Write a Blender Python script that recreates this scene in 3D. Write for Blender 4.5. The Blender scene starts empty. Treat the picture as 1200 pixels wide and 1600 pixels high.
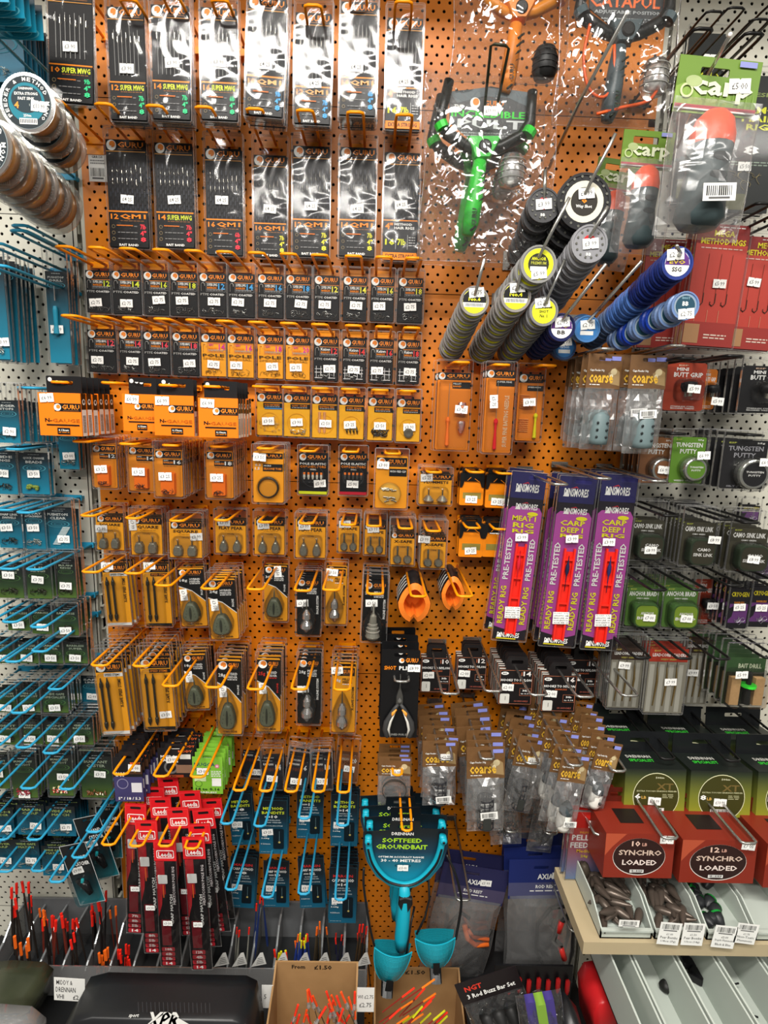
import bpy, math, random
from mathutils import Vector, Matrix
from mathutils.geometry import tessellate_polygon
R = random.Random(7)
scn = bpy.context.scene
PI = math.pi
# ------------------------------------------------------------------ camera, world, lights, exposure
F, DIST, CAMZ = 900.0, 1.15, 1.60
PITCH, YAW, ROLL = 0.179, 0.018, 0.031
_f = Vector((math.sin(YAW)*math.cos(PITCH), math.cos(YAW)*math.cos(PITCH), -math.sin(PITCH)))
_r0 = _f.cross(Vector((0, 0, 1))).normalized(); _u0 = _r0.cross(_f)
_r = _r0*math.cos(ROLL) - _u0*math.sin(ROLL)*-1
_u = _u0*math.cos(ROLL) - _r0*math.sin(ROLL)
CAM = Vector((0, -DIST, CAMZ))
cd = bpy.data.cameras.new('camera'); cam = bpy.data.objects.new('camera', cd); scn.collection.objects.link(cam)
cd.sensor_fit = 'VERTICAL'; cd.sensor_height = 32.0; cd.lens = 32.0*F/1600.0; cd.clip_start = 0.02
m = Matrix((_r, _u, -_f)).transposed().to_4x4(); m.translation = CAM; cam.matrix_world = m
scn.camera = cam
scn.view_settings.view_transform = 'Standard'; scn.view_settings.look = 'None'
scn.view_settings.exposure = 0.0; scn.view_settings.gamma = 1.0; scn.view_settings.use_curve_mapping = False
scn.cycles.transparent_max_bounces = 48
scn.cycles.max_bounces = 6; scn.cycles.diffuse_bounces = 3; scn.cycles.glossy_bounces = 3; scn.cycles.transmission_bounces = 3
scn.cycles.caustics_reflective = False; scn.cycles.caustics_refractive = False
w = bpy.data.worlds.new('world'); scn.world = w; w.use_nodes = True
w.node_tree.nodes['Background'].inputs[0].default_value = (1.0, 0.96, 0.9, 1); w.node_tree.nodes['Background'].inputs[1].default_value = 0.26
def area(name, loc, aim, sx, sy, power, col=(1, .96, .9)):
    l = bpy.data.lights.new(name, 'AREA'); l.shape = 'RECTANGLE'; l.size = sx; l.size_y = sy; l.energy = power; l.color = col
    o = bpy.data.objects.new(name, l); scn.collection.objects.link(o); o.location = loc
    o.rotation_euler = (Vector(aim)-Vector(loc)).to_track_quat('-Z', 'Y').to_euler(); return o
LAMPS = [(-0.15, -1.35, 2.86, 58), (-0.15, -2.6, 2.86, 54), (1.7, -1.8, 2.86, 27), (-1.9, -1.8, 2.86, 27)]
for i, (lx, ly, lz, pw) in enumerate(LAMPS):
    area('ceiling_lamp_light', (lx, ly, lz-0.07), (lx, ly, 0), 1.25, 0.22, pw)
# ------------------------------------------------------------------ pixel -> world point on the plane d metres in front of the panel
def P(px, py, d=0.0):
    ray = _r*((px-600)/F) + _u*((800-py)/F) + _f
    t = (DIST-d)/ray.y
    return CAM + ray*t
def tag(o, label=None, cat=None, group=None, kind=None):
    if label: o['label'] = label
    if cat: o['category'] = cat
    if group: o['group'] = group
    if kind: o['kind'] = kind
    return o
ORD = ['first', 'second', 'third', 'fourth', 'fifth', 'sixth', 'seventh', 'eighth', 'ninth', 'tenth', 'eleventh', 'twelfth', 'thirteenth', 'fourteenth', 'fifteenth', 'sixteenth']
# ------------------------------------------------------------------ materials
_mats = {}
def lin(h):
    h = h.lstrip('#'); v = [int(h[i:i+2], 16)/255 for i in (0, 2, 4)]
    return tuple((c/12.92 if c <= .04045 else ((c+.055)/1.055)**2.4) for c in v) + (1,)
def M(hexc, rough=0.45, metal=0.0, spec=0.3, emit=0):
    k = (hexc, rough, metal, spec, emit)
    if k in _mats: return _mats[k]
    m = bpy.data.materials.new('mat_'+hexc.strip('#')); m.use_nodes = True; b = m.node_tree.nodes['Principled BSDF']
    b.inputs['Base Color'].default_value = lin(hexc); b.inputs['Roughness'].default_value = rough; b.inputs['Metallic'].default_value = metal
    b.inputs['Specular IOR Level'].default_value = spec
    if emit: b.inputs['Emission Color'].default_value = lin(hexc); b.inputs['Emission Strength'].default_value = emit
    _mats[k] = m; return m
def noisy(name, c1, c2, scale=40, rough=0.5, metal=0, bump=0, detail=4):
    if name in _mats: return _mats[name]
    m = bpy.data.materials.new(name); m.use_nodes = True; nt = m.node_tree; b = nt.nodes['Principled BSDF']
    n = nt.nodes.new('ShaderNodeTexNoise'); n.inputs['Scale'].default_value = scale; n.inputs['Detail'].default_value = detail
    tc = nt.nodes.new('ShaderNodeTexCoord'); nt.links.new(tc.outputs['Object'], n.inputs['Vector'])
    mx = nt.nodes.new('ShaderNodeMix'); mx.data_type = 'RGBA'; mx.inputs[6].default_value = lin(c1); mx.inputs[7].default_value = lin(c2)
    nt.links.new(n.outputs['Fac'], mx.inputs[0]); nt.links.new(mx.outputs[2], b.inputs['Base Color'])
    b.inputs['Roughness'].default_value = rough; b.inputs['Metallic'].default_value = metal
    if bump:
        bp = nt.nodes.new('ShaderNodeBump'); bp.inputs['Strength'].default_value = bump; bp.inputs['Distance'].default_value = .002
        nt.links.new(n.outputs['Fac'], bp.inputs['Height']); nt.links.new(bp.outputs[0], b.inputs['Normal'])
    _mats[name] = m; return m
def gradient(name, stops, rough=0.4):
    """printed colour fade from the card's foot (0) to its head (1)"""
    if name in _mats: return _mats[name]
    m = bpy.data.materials.new(name); m.use_nodes = True; nt = m.node_tree; b = nt.nodes['Principled BSDF']
    tc = nt.nodes.new('ShaderNodeTexCoord'); sp = nt.nodes.new('ShaderNodeSeparateXYZ'); cr = nt.nodes.new('ShaderNodeValToRGB')
    nt.links.new(tc.outputs['Generated'], sp.inputs[0]); nt.links.new(sp.outputs[2], cr.inputs[0]); nt.links.new(cr.outputs[0], b.inputs['Base Color'])
    el = cr.color_ramp.elements
    el[0].position, el[0].color = stops[0][0], lin(stops[0][1]); el[1].position, el[1].color = stops[-1][0], lin(stops[-1][1])
    for p_, c_ in stops[1:-1]: e = el.new(p_); e.color = lin(c_)
    b.inputs['Roughness'].default_value = rough; _mats[name] = m; return m
def clear(name='clear_plastic', tint=(1, 1, 1), dens=0.0, refl=0.12, rough=0.08, crinkle=0, cscale=30, crease=False):
    """clear film: transparent, glossy by angle, a little milky"""
    if name in _mats: return _mats[name]
    m = bpy.data.materials.new(name); m.use_nodes = True; nt = m.node_tree; nt.nodes.clear()
    out = nt.nodes.new('ShaderNodeOutputMaterial'); tr = nt.nodes.new('ShaderNodeBsdfTransparent'); tr.inputs[0].default_value = (*tint, 1)
    gl = nt.nodes.new('ShaderNodeBsdfGlossy'); gl.inputs['Roughness'].default_value = rough
    df = nt.nodes.new('ShaderNodeBsdfDiffuse'); df.inputs[0].default_value = (.8, .8, .8, 1)
    fr = nt.nodes.new('ShaderNodeFresnel'); fr.inputs[0].default_value = 1.45
    ma = nt.nodes.new('ShaderNodeMath'); ma.operation = 'MULTIPLY_ADD'; ma.inputs[1].default_value = .55; ma.inputs[2].default_value = refl-.02; ma.use_clamp = True
    m1 = nt.nodes.new('ShaderNodeMixShader'); m2 = nt.nodes.new('ShaderNodeMixShader'); m1.inputs[0].default_value = dens
    nt.links.new(tr.outputs[0], m1.inputs[1]); nt.links.new(df.outputs[0], m1.inputs[2])
    nt.links.new(fr.outputs[0], ma.inputs[0]); nt.links.new(ma.outputs[0], m2.inputs[0]); nt.links.new(m1.outputs[0], m2.inputs[1]); nt.links.new(gl.outputs[0], m2.inputs[2])
    nt.links.new(m2.outputs[0], out.inputs[0])
    if crinkle:
        tc = nt.nodes.new('ShaderNodeTexCoord'); n = nt.nodes.new('ShaderNodeTexNoise'); n.inputs['Scale'].default_value = cscale; n.inputs['Detail'].default_value = 3; n.inputs['Distortion'].default_value = 1.2
        if hasattr(n, 'noise_type'): n.noise_type = 'RIDGED_MULTIFRACTAL'; n.normalize = True
        bp = nt.nodes.new('ShaderNodeBump'); bp.inputs['Strength'].default_value = crinkle; bp.inputs['Distance'].default_value = .01
        nt.links.new(tc.outputs['Object'], n.inputs[0]); nt.links.new(n.outputs['Fac'], bp.inputs['Height'])
        if crease:
            n.inputs['Scale'].default_value = 9; vo = nt.nodes.new('ShaderNodeTexVoronoi'); vo.feature = 'DISTANCE_TO_EDGE'; vo.inputs['Scale'].default_value = cscale
            va = nt.nodes.new('ShaderNodeVectorMath'); va.operation = 'MULTIPLY_ADD'; va.inputs[1].default_value = (.05, .05, .05); n2 = nt.nodes.new('ShaderNodeTexNoise'); n2.inputs['Scale'].default_value = 14; nt.links.new(tc.outputs['Object'], n2.inputs[0])
            nt.links.new(n2.outputs['Color'], va.inputs[0]); nt.links.new(tc.outputs['Object'], va.inputs[2]); nt.links.new(va.outputs[0], vo.inputs['Vector'])
            mr = nt.nodes.new('ShaderNodeMapRange'); mr.inputs[2].default_value = .09; nt.links.new(vo.outputs['Distance'], mr.inputs[0])
            ad = nt.nodes.new('ShaderNodeMath'); ad.operation = 'MULTIPLY_ADD'; ad.inputs[1].default_value = 1.6; nt.links.new(n.outputs['Fac'], ad.inputs[0]); nt.links.new(mr.outputs[0], ad.inputs[2]); nt.links.new(ad.outputs[0], bp.inputs['Height']); bp.inputs['Distance'].default_value = .004
        nt.links.new(bp.outputs[0], gl.inputs['Normal'])
    _mats[name] = m; return m
CLEAR = clear('clear_plastic', refl=.015, dens=.004)
RIM = clear('plastic_edge', refl=.09, dens=.11, rough=.12)
POUCH = clear('crinkled_pouch', refl=.03, dens=.005, rough=.09, crinkle=.35, cscale=16)
BAG = clear('crinkled_bag', refl=.085, dens=.015, rough=.07, crinkle=.8, cscale=52, crease=True)
MILKY = clear('milky_bag', refl=.09, dens=.085, rough=.2, crinkle=.5, cscale=22)
# ------------------------------------------------------------------ mesh builder
_glyph = {}
def glyphs(s, bold=True):
    k = (s, bold)
    if k in _glyph: return _glyph[k]
    cu = bpy.data.curves.new('t', 'FONT'); cu.body = s; cu.size = 1; cu.resolution_u = 1; cu.fill_mode = 'FRONT'
    cu.offset = .025 if bold else .004
    o = bpy.data.objects.new('t', cu); scn.collection.objects.link(o)
    dg = bpy.context.evaluated_depsgraph_get(); me = bpy.data.meshes.new_from_object(o.evaluated_get(dg))
    vs = [(v.co.x, v.co.y) for v in me.vertices]; fs = [tuple(p.vertices) for p in me.polygons]
    bpy.data.objects.remove(o); bpy.data.curves.remove(cu); bpy.data.meshes.remove(me)
    if vs:
        x0 = min(v[0] for v in vs); x1 = max(v[0] for v in vs); y0 = min(v[1] for v in vs); y1 = max(v[1] for v in vs)
        vs = [((x-x0)/max(x1-x0, 1e-6), (y-y0)/max(y1-y0, 1e-6)) for x, y in vs]
    _glyph[k] = (vs, fs); return _glyph[k]
def rrect(x0, z0, x1, z1, r=0.0, n=4):
    if r <= 0: return [(x0, z0), (x1, z0), (x1, z1), (x0, z1)]
    pts = []
    for cx, cz, a in ((x1-r, z0+r, -90), (x1-r, z1-r, 0), (x0+r, z1-r, 90), (x0+r, z0+r, 180)):
        for i in range(n+1): t = math.radians(a+90*i/n); pts.append((cx+r*math.cos(t), cz+r*math.sin(t)))
    return pts
def ell(cx, cz, rx, rz, n=20): return [(cx+rx*math.cos(2*PI*i/n), cz+rz*math.sin(2*PI*i/n)) for i in range(n)]
class MB:
    def __init__(s): s.v = []; s.f = []; s.m = []; s.mats = []
    def mi(s, mat):
        if mat not in s.mats: s.mats.append(mat)
        return s.mats.index(mat)
    def add(s, vs, fs, mat):
        o = len(s.v); s.v += [tuple(v) for v in vs]; k = s.mi(mat)
        for f in fs: s.f.append(tuple(i+o for i in f)); s.m.append(k)
    def flat(s, pts, y, mat, holes=()):
        loops = [[Vector((x, z, 0)) for x, z in pts]] + [[Vector((x, z, 0)) for x, z in h] for h in holes]
        allp = [p for l in loops for p in l]; fs = tessellate_polygon(loops) if (holes or len(pts) > 4) else [tuple(range(len(pts)))]
        s.add([(p.x, y, p.y) for p in allp], [tuple(f) for f in fs], mat)
    def plate(s, pts, y0, y1, mat, holes=(), side=None):
        """sheet with its front at y0 and back at y1"""
        s.flat(pts, y0, mat, holes); s.flat(pts, y1, mat, holes)
        for l in [pts]+list(holes):
            n = len(l); vs = [(x, y0, z) for x, z in l]+[(x, y1, z) for x, z in l]
            s.add(vs, [(i, (i+1) % n, n+(i+1) % n, n+i) for i in range(n)], side or mat)
    def box(s, x0, y0, z0, x1, y1, z1, mat): s.plate([(x0, z0), (x1, z0), (x1, z1), (x0, z1)], y0, y1, mat)
    def dome(s, pts, y0, dep, mat, top=.75, steps=3, base=False, taper=0.0):
        """raised shape standing dep towards the viewer from y0 with rounded shoulders"""
        cx = sum(p[0] for p in pts)/len(pts); cz = sum(p[1] for p in pts)/len(pts); n = len(pts); vs = []
        for k in range(steps+1):
            a = k/steps*PI/2; sc = 1-(1-top)*(1-math.cos(a)) - taper*(k/steps); yy = y0-dep*math.sin(a)
            vs += [(cx+(x-cx)*sc, yy, cz+(z-cz)*sc) for x, z in pts]
        fs = [(k*n+i, k*n+(i+1) % n, (k+1)*n+(i+1) % n, (k+1)*n+i) for k in range(steps) for i in range(n)]
        fs.append(tuple(steps*n+i for i in range(n)))
        if base: fs.append(tuple(range(n))[::-1])
        s.add(vs, fs, mat)
    def tube(s, pts, r, mat, n=6, closed=False, caps=True):
        pts = [Vector(p) for p in pts]; N = len(pts); vs = []; prev = None
        rr = r if isinstance(r, (list, tuple)) else [r]*N
        for i, p in enumerate(pts):
            if closed: t = pts[(i+1) % N]-pts[i-1]
            else: t = pts[min(i+1, N-1)]-pts[max(i-1, 0)]
            if t.length < 1e-9: t = Vector((0, 0, 1))
            t.normalize()
            if prev is None: a = t.orthogonal().normalized()
            else:
                a = prev - t*prev.dot(t)
                a = a.normalized() if a.length > 1e-6 else t.orthogonal().normalized()
            prev = a; b = t.cross(a)
            for k in range(n): an = 2*PI*k/n; vs.append(tuple(p+a*(rr[i]*math.cos(an))+b*(rr[i]*math.sin(an))))
        fs = []; rng = N if closed else N-1
        for i in range(rng):
            j = (i+1) % N
            fs += [(i*n+k, i*n+(k+1) % n, j*n+(k+1) % n, j*n+k) for k in range(n)]
        if caps and not closed: fs += [tuple(range(n))[::-1], tuple((N-1)*n+k for k in range(n))]
        s.add(vs, fs, mat)
    def lathe(s, prof, mat, c=(0, 0, 0), axis='y', n=24, cap=True):
        """profile [(r, t)] turned about an axis through c"""
        vs = []
        for r, t in prof:
            for k in range(n):
                a = 2*PI*k/n; u, v = r*math.cos(a), r*math.sin(a)
                vs.append((c[0]+u, c[1]+t, c[2]+v) if axis == 'y' else (c[0]+u, c[1]+v, c[2]+t) if axis == 'z' else (c[0]+t, c[1]+u, c[2]+v))
        L = len(prof); fs = [(i*n+k, i*n+(k+1) % n, (i+1)*n+(k+1) % n, (i+1)*n+k) for i in range(L-1) for k in range(n)]
        if cap: fs += [tuple(range(n)), tuple((L-1)*n+k for k in range(n))]
        s.add(vs, fs, mat)
    def text(s, t, x0, z0, x1, z1, y, mat, rot=0, bold=True):
        vs, fs = glyphs(t, bold); o = []
        for u, v in vs:
            if rot == 90: a, b = 1-v, u          # reads upwards
            elif rot == -90: a, b = v, 1-u
            else: a, b = u, v
            o.append((x0+(x1-x0)*a, y, z0+(z1-z0)*b))
        s.add(o, fs, mat)
    def xf(s, mtx, start=0):
        s.v = s.v[:start]+[tuple(mtx @ Vector(v)) for v in s.v[start:]]
    def mesh(s, name, smooth=False):
        me = bpy.data.meshes.new(name); me.from_pydata(s.v, [], s.f)
        for m_ in s.mats: me.materials.append(m_)
        me.polygons.foreach_set('material_index', s.m)
        if smooth: me.polygons.foreach_set('use_smooth', [True]*len(s.f))
        me.update(); return me
    def obj(s, name, parent=None, loc=(0, 0, 0), rot=(0, 0, 0), smooth=False):
        o = bpy.data.objects.new(name, s.mesh(name, smooth)); scn.collection.objects.link(o)
        o.location = loc; o.rotation_euler = rot; o.parent = parent; return o
def empty(name, loc, rot=(0, 0, 0)):
    o = bpy.data.objects.new(name, None); scn.collection.objects.link(o); o.location = loc; o.rotation_euler = rot; o.empty_display_size = .02; return o
def place(o, px, py, d): o.location = P(px, py, d); return o
def copy_tree(o, parent=None, skip=('price_sticker',)):
    c = o.copy(); scn.collection.objects.link(c); c.parent = parent
    for ch in [x for x in bpy.data.objects if x.parent == o] if False else KIDS.get(o.name, []):
        if ch.name.split('.')[0] in skip: continue
        cc = copy_tree(ch, c, skip); KIDS.setdefault(c.name, []).append(cc)
    return c
KIDS = {}
def kid(parent, ch): KIDS.setdefault(parent.name, []).append(ch); return ch
# ------------------------------------------------------------------ printed card: fractions of the card, y downwards
class Card(MB):
    def __init__(s, w, h, mat, th=.0006, rad=.0, slot=None, tab=None):
        super().__init__(); s.w = w; s.h = h; s.y = -th/2; s.th = th
        pts = tab or rrect(-w/2, -h/2, w/2, h/2, rad)
        s.plate(pts, -th/2, th/2, mat, [slot] if slot else [])
    def X(s, x): return (x-.5)*s.w
    def Z(s, y): return (.5-y)*s.h
    def up(s): s.y -= .00012; return s.y
    def r(s, x0, y0, x1, y1, c, rad=0):
        s.flat(rrect(s.X(x0), s.Z(y1), s.X(x1), s.Z(y0), rad*s.w), s.up(), c if not isinstance(c, str) else M(c))
    def p(s, pts, c): s.flat([(s.X(x), s.Z(y)) for x, y in pts], s.up(), c if not isinstance(c, str) else M(c))
    def e(s, x, y, rx, c, ry=None, ring=0, n=20):
        rx = rx*s.w; rz = ry*s.h if ry else rx; pts = ell(s.X(x), s.Z(y), rx, rz, n)
        hl = [ell(s.X(x), s.Z(y), rx*(1-ring), rz*(1-ring), n)] if ring else ()
        s.flat(pts, s.up(), c if not isinstance(c, str) else M(c), hl)
    def t(s, t, x0, y0, x1, y1, c, rot=0, bold=True):
        s.text(t, s.X(x0), s.Z(y1), s.X(x1), s.Z(y0), s.up(), c if not isinstance(c, str) else M(c), rot, bold)
    def frame(s, x0, y0, x1, y1, c, k=.02):
        kw = k*s.w
        s.flat(rrect(s.X(x0), s.Z(y1), s.X(x1), s.Z(y0)), s.up(), M(c), [rrect(s.X(x0)+kw, s.Z(y1)+kw, s.X(x1)-kw, s.Z(y0)-kw)])
    def bars(s, x0, y0, x1, y1, n=13):
        s.r(x0, y0, x1, y1, '#E8E8E4'); s.up(); x = x0+.06*(x1-x0); rr = random.Random(int(x0*100)+n)
        wd = (x1-x0)*.88/n
        for i in range(n):
            k = rr.choice((.35, .5, .7)); s.flat(rrect(s.X(x), s.Z(y0+(y1-y0)*.72), s.X(x+wd*k), s.Z(y0+.1*(y1-y0))), s.y, M('#1A1A1A')); x += wd
        s.r(x0+.15*(x1-x0), y0+.8*(y1-y0), x0+.85*(x1-x0), y0+.92*(y1-y0), '#555555')
    def lines(s, x0, y0, x1, y1, n, c, k=.45):
        """rows of unreadably small print"""
        s.up(); dy = (y1-y0)/n; rr = random.Random(n)
        for i in range(n):
            x = x0
            while x < x1-.02:
                L = rr.uniform(.05, .12)
                s.flat(rrect(s.X(x), s.Z(y0+dy*(i+k)), s.X(min(x+L, x1)), s.Z(y0+dy*i)), s.y, M(c)); x += L+.02
def smooth(pts, k=4):
    p = [Vector(q) for q in pts]; out = []
    for i in range(len(p)-1):
        a, b, c, d = p[max(i-1, 0)], p[i], p[i+1], p[min(i+2, len(p)-1)]
        for j in range(k): t = j/k; out.append(.5*((2*b)+(c-a)*t+(2*a-5*b+4*c-d)*t*t+(3*b-a-3*c+d)*t**3))
    return out+[p[-1]]
def pear(x, z, W, H, pr):
    r = [(x+W*a, z+H*b) for a, b in pr]; return r+[(x-W*a, z+H*b) for a, b in pr[::-1] if abs(a) > 1e-6]
STK = {}
def sticker(parent, x, z, y, text, w=.017, h=None, rot=0, inked=True):
    h = h or w*.62; k = (text, round(w, 3), round(h, 3))
    if k not in STK:
        b = MB(); n = .1*w
        pts = [(-w/2, -h/2), (-n/2, -h/2), (0, -h/2+n*.7), (n/2, -h/2), (w/2, -h/2), (w/2, h/2), (n/2, h/2), (0, h/2-n*.7), (-n/2, h/2), (-w/2, h/2)]
        b.plate(pts, -.0002, .0, M('#F4F4F0', .5))
        if text: b.text(text, -w*.36, -h*.22, w*.36, h*.22, -.00035, M('#3A3A3A'), bold=False)
        STK[k] = b.mesh('price_sticker')
    o = bpy.data.objects.new('price_sticker', STK[k]); scn.collection.objects.link(o); o.parent = parent
    o.location = (x, y, z); o.rotation_euler = (0, rot, 0); kid(parent, o); return o
# ------------------------------------------------------------------ display hooks (double wire prong with a crossbar)
ORA, BLU, STE, BLK = M('#FF9A06', .35), M('#2F9CC4', .35), M('#B9B9B4', .25, .9), M('#121212', .35)
HK = {}
def hook(tx, ty, L, mat, label, width=.026, r=.0024, sag=0.0, base=None, group=None):
    """prong whose crossbar is seen at pixel (tx, ty), L metres out of the panel"""
    p = P(tx, ty, L); k = (round(L, 3), mat.name, width, r, sag)
    hx, hz = p.x, p.z
    b = MB(); W = width/2; c = .006
    pts = [(-W, -.012, -sag), (-W, -L+.012+c, -sag*.1), (-W+.001, -L+.003, 0), (-W+c, -L, 0), (W-c, -L, 0), (W-.001, -L+.003, 0), (W, -L+.012+c, -sag*.1), (W, -.012, -sag)]
    b.tube(pts, r, mat, 8)
    q = MB(); q.box(-W-.004, -.0135, -.005-sag, W+.004, -.0105, .006-sag, mat); q.box(-W-.003, -.011, -.003-sag, -W+.001, .004, .003-sag, mat); q.box(W-.001, -.011, -.003-sag, W+.003, .004, .003-sag, mat)
    root = tag(empty('display_hook', (hx, 0, hz)), label, 'display hook', group)
    b.obj('wire_prong', root, smooth=True); q.obj('back_clip', root); return hx, hz
def euro(hx, zc, w=.030, h=.008): return rrect(hx-w/2, zc-h/2, hx+w/2, zc+h/2, .002, 2)
def sleeve(root, w, h, top, name='clear_sleeve', m=.003, dep=.0025, slotx=0, slotz=None, mat=None, rad=.003):
    b = MB(); x = w/2+m; z0 = -h/2-m; z1 = h/2+top
    sw = min(.030, 2*x-.012); sz = slotz if slotz is not None else z1-.009
    slotx = max(-x+sw/2+.004, min(x-sw/2-.004, slotx)); sz = min(sz, z1-.006)
    sl = [euro(slotx, sz, sw, .007)]; out = rrect(-x, z0, x, z1, rad)
    b.flat(out, -dep, mat or CLEAR, sl)
    e = .0008
    b.plate(out, -dep-.0002, .0014, RIM, [rrect(-x+e, z0+e, x-e, z1-e, max(rad-e, .0004))])
    o = b.obj(name, root); kid(root, o); return o
ALL_DESC = {}
def stack(name, cat, fn, bb, d, n, desc, price='£2·75', stk=(.5, .62), srot=None, dz=.006, hk=None, tilt=0, lean=0, grp=None, top=None, slv=True, pouch=None, jit=1.0, stw=.0225, fan=0.0, hkw=.026, fd=0.0):
    """packets sharing a hook: bb = front card in pixels, d its distance from the panel, n packets in all"""
    x0, y0, x1, y1 = bb; df = d+fd; c = P((x0+x1)/2, (y0+y1)/2, df)
    w = abs((P(x1, (y0+y1)/2, df)-P(x0, (y0+y1)/2, df)).x); h = abs((P((x0+x1)/2, y0, df)-P((x0+x1)/2, y1, df)).z); c.y = -d
    hx, hz = c.x, c.z+h/2+.008
    if hk:
        tx, ty, L, hm = hk
        hx, hz = hook(tx, ty, L, hm, '%s display hook holding the %s' % ({'ORA': 'orange', 'BLU': 'blue', 'STE': 'steel', 'BLK': 'black'}[[k for k, v in (('ORA', ORA), ('BLU', BLU), ('STE', STE), ('BLK', BLK)) if v == hm][0]], desc), width=hkw)
    root = empty(name, c, (lean, math.radians(tilt), 0))
    root.name = name
    tag(root, (desc + ', front one of its hook') if n > 1 else desc, cat, grp or None)
    fr = fn(root, w, h)           # builds parts, returns sticker depth
    if slv:
        tp = top if top is not None else max(.014, min(.04, hz-(c.z+h/2)+.007))
        sleeve(root, w, h, tp, slotx=hx-c.x, slotz=(hz-c.z) if top is None else None, mat=pouch)
    if price:
        y = -(fr or .0033); rr = srot if srot is not None else R.uniform(-.09, .09)
        sticker(root, (stk[0]-.5)*w, (.5-stk[1])*h, y, price, stw, rot=rr)
    for i in range(1, n):
        dd = i*dz
        if d-dd < .004: break
        c2 = copy_tree(root); c2.location = c+Vector((R.uniform(-1, 1)*.0012*jit + fan*i, dd, R.uniform(-1, 1)*.0012*jit))
        c2.rotation_euler = (lean, math.radians(tilt)+R.uniform(-1, 1)*.018*jit, 0)
        c2['label'] = '%s, %s one behind' % (desc, ORD[i]) if i < 16 else desc
    return root
# ------------------------------------------------------------------ printed designs
OC, OY, KB, WH = '#F58A12', '#F7A51C', '#0D0D0F', '#ECECE8'
def brand(c, x0, y0, x1, y1, band=KB, word='#F08A24'):
    """round two-tone emblem and the orange word beside it"""
    if band: c.r(x0, y0, x1, y1, band)
    hh = (y1-y0)*c.h/c.w; r = hh*.46; cx = x0+r+.02; cy = (y0+y1)/2
    c.e(cx, cy, r, WH); c.e(cx+r*.18, cy-r*.2*c.w/c.h, r*.62, '#E8862E'); ry = r*c.w/c.h
    c.p([(cx-r*.9, cy+ry*.1), (cx+r*.1, cy+ry*.15), (cx-r*.1, cy+ry*.5), (cx+r*.3, cy+ry*.75), (cx-r*.3, cy+ry*.85)], WH)
    a = cx+r+.04; c.t('GURU', a, y0+(y1-y0)*.2, x1-.05, y0+(y1-y0)*.7, word)
    c.r(a, y0+(y1-y0)*.78, x1-.1, y0+(y1-y0)*.84, '#8A5A30')
def arcs(b, n, w, cx, cz, sx, sz, y, mat, r=.0003, size=.004, seed=1):
    """loose pile of small bent wire hooks"""
    rr = random.Random(seed)
    for i in range(n):
        x, z, a, s = cx+rr.uniform(-sx, sx), cz+rr.uniform(-sz, sz), rr.uniform(0, 6.28), size*rr.uniform(.7, 1.2)
        pts = [(x+s*math.cos(a+t), y-rr.uniform(0, .001), z+s*math.sin(a+t)*.8) for t in (0, .9, 1.8, 2.7)]
        e = pts[-1]; pts.append((e[0]+s*1.2*math.cos(a+4.2), y, e[2]+s*1.2*math.sin(a+4.2)))
        b.tube(pts, r, mat, 3, caps=False)
def rig(num, title, tc, nc, kind=0, extra=None):
    def fn(root, w, h):
        c = Card(w, h, M('#141417', .55), .0008)
        brand(c, 0, 0, 1, .105); c.r(0, .105, 1, .112, '#C98A3A')
        if kind == 0:                                   # long snoods running straight down
            for i in range(7): x = .16+.11*i; c.r(x, .2+.02*(i % 2), x+.012, .60, '#9A9A98')
        else:
            c.up(); rr = random.Random(num)
            for i in range(16):
                for j in range(7): c.flat(rrect(c.X(.06+.062*i-.0), c.Z(.2+.07*j+.035*(i % 2)+.045), c.X(.06+.062*i+.035), c.Z(.2+.07*j+.035*(i % 2))), c.y, M('#1E1E23' if (i+j) % 2 else '#2A2C34'))
        if extra != 'hair':
            c.r(0, .655, 1, .668, OC); c.r(0, .668, 1, 1, '#101013')
            c.t(num, .05, .685, .25, .735, OC); c.t(title, .29, .685, .95, .735, tc); c.lines(.3, .745, .9, .76, 1, '#8A5A30')
            for k, (tx) in enumerate((nc[0], nc[1], nc[2])):
                y = .785+.06*k; c.e(.11, y+.02, .045, '#8A7A5A', ring=.25, n=12); c.lines(.22, y+.01, .72, y+.03, 1, '#777'[0:1]+'777777')
                c.t(tx, .80, y-.005, .95, y+.042, nc[3])
            c.r(.2, .79, .62, .80, '#C86A20'); c.r(0, .962, 1, 1, KB); c.t('BAIT BAND', .25, .968, .75, .99, WH)
        else:
            c.r(0, .62, 1, .63, OC); c.r(0, .63, 1, .93, '#26262A'); c.t('4"', .05, .65, .28, .71, OC); c.t('METHOD', .32, .65, .85, .675, WH); c.t('HAIR RIGS', .32, .683, .92, .71, WH)
            c.t('16', .06, .80, .34, .86, '#D8DC30'); c.t('7lb', .42, .80, .68, .86, '#D8DC30'); c.r(.37, .76, .378, .9, WH); c.r(.72, .76, .728, .9, WH); c.lines(.76, .78, .95, .88, 4, '#AAAAAA')
            c.r(0, .93, 1, 1, OC); c.t('EXTRA STRONG', .08, .945, .92, .983, KB)
        kid(root, c.obj('printed_card', root))
        b = MB(); rr = random.Random(len(title)+ord(num[-1]))
        for i in range(7):
            for j in range(2 if kind else 1):
                x = (-.36+.12*i)*w; z = h*(.5-.22-.1*j)-rr.uniform(0, .02)*h*2; s = .003
                b.tube([(x, -.0011, z), (x, -.0012, z-.008), (x+s*.5, -.0013, z-.0105), (x+s, -.0012, z-.008), (x+s, -.0012, z-.006)], .00028, M('#C9C5B8', .25, .7), 3)
        kid(root, b.obj('hooks', root)); return .003
    return fn
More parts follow.
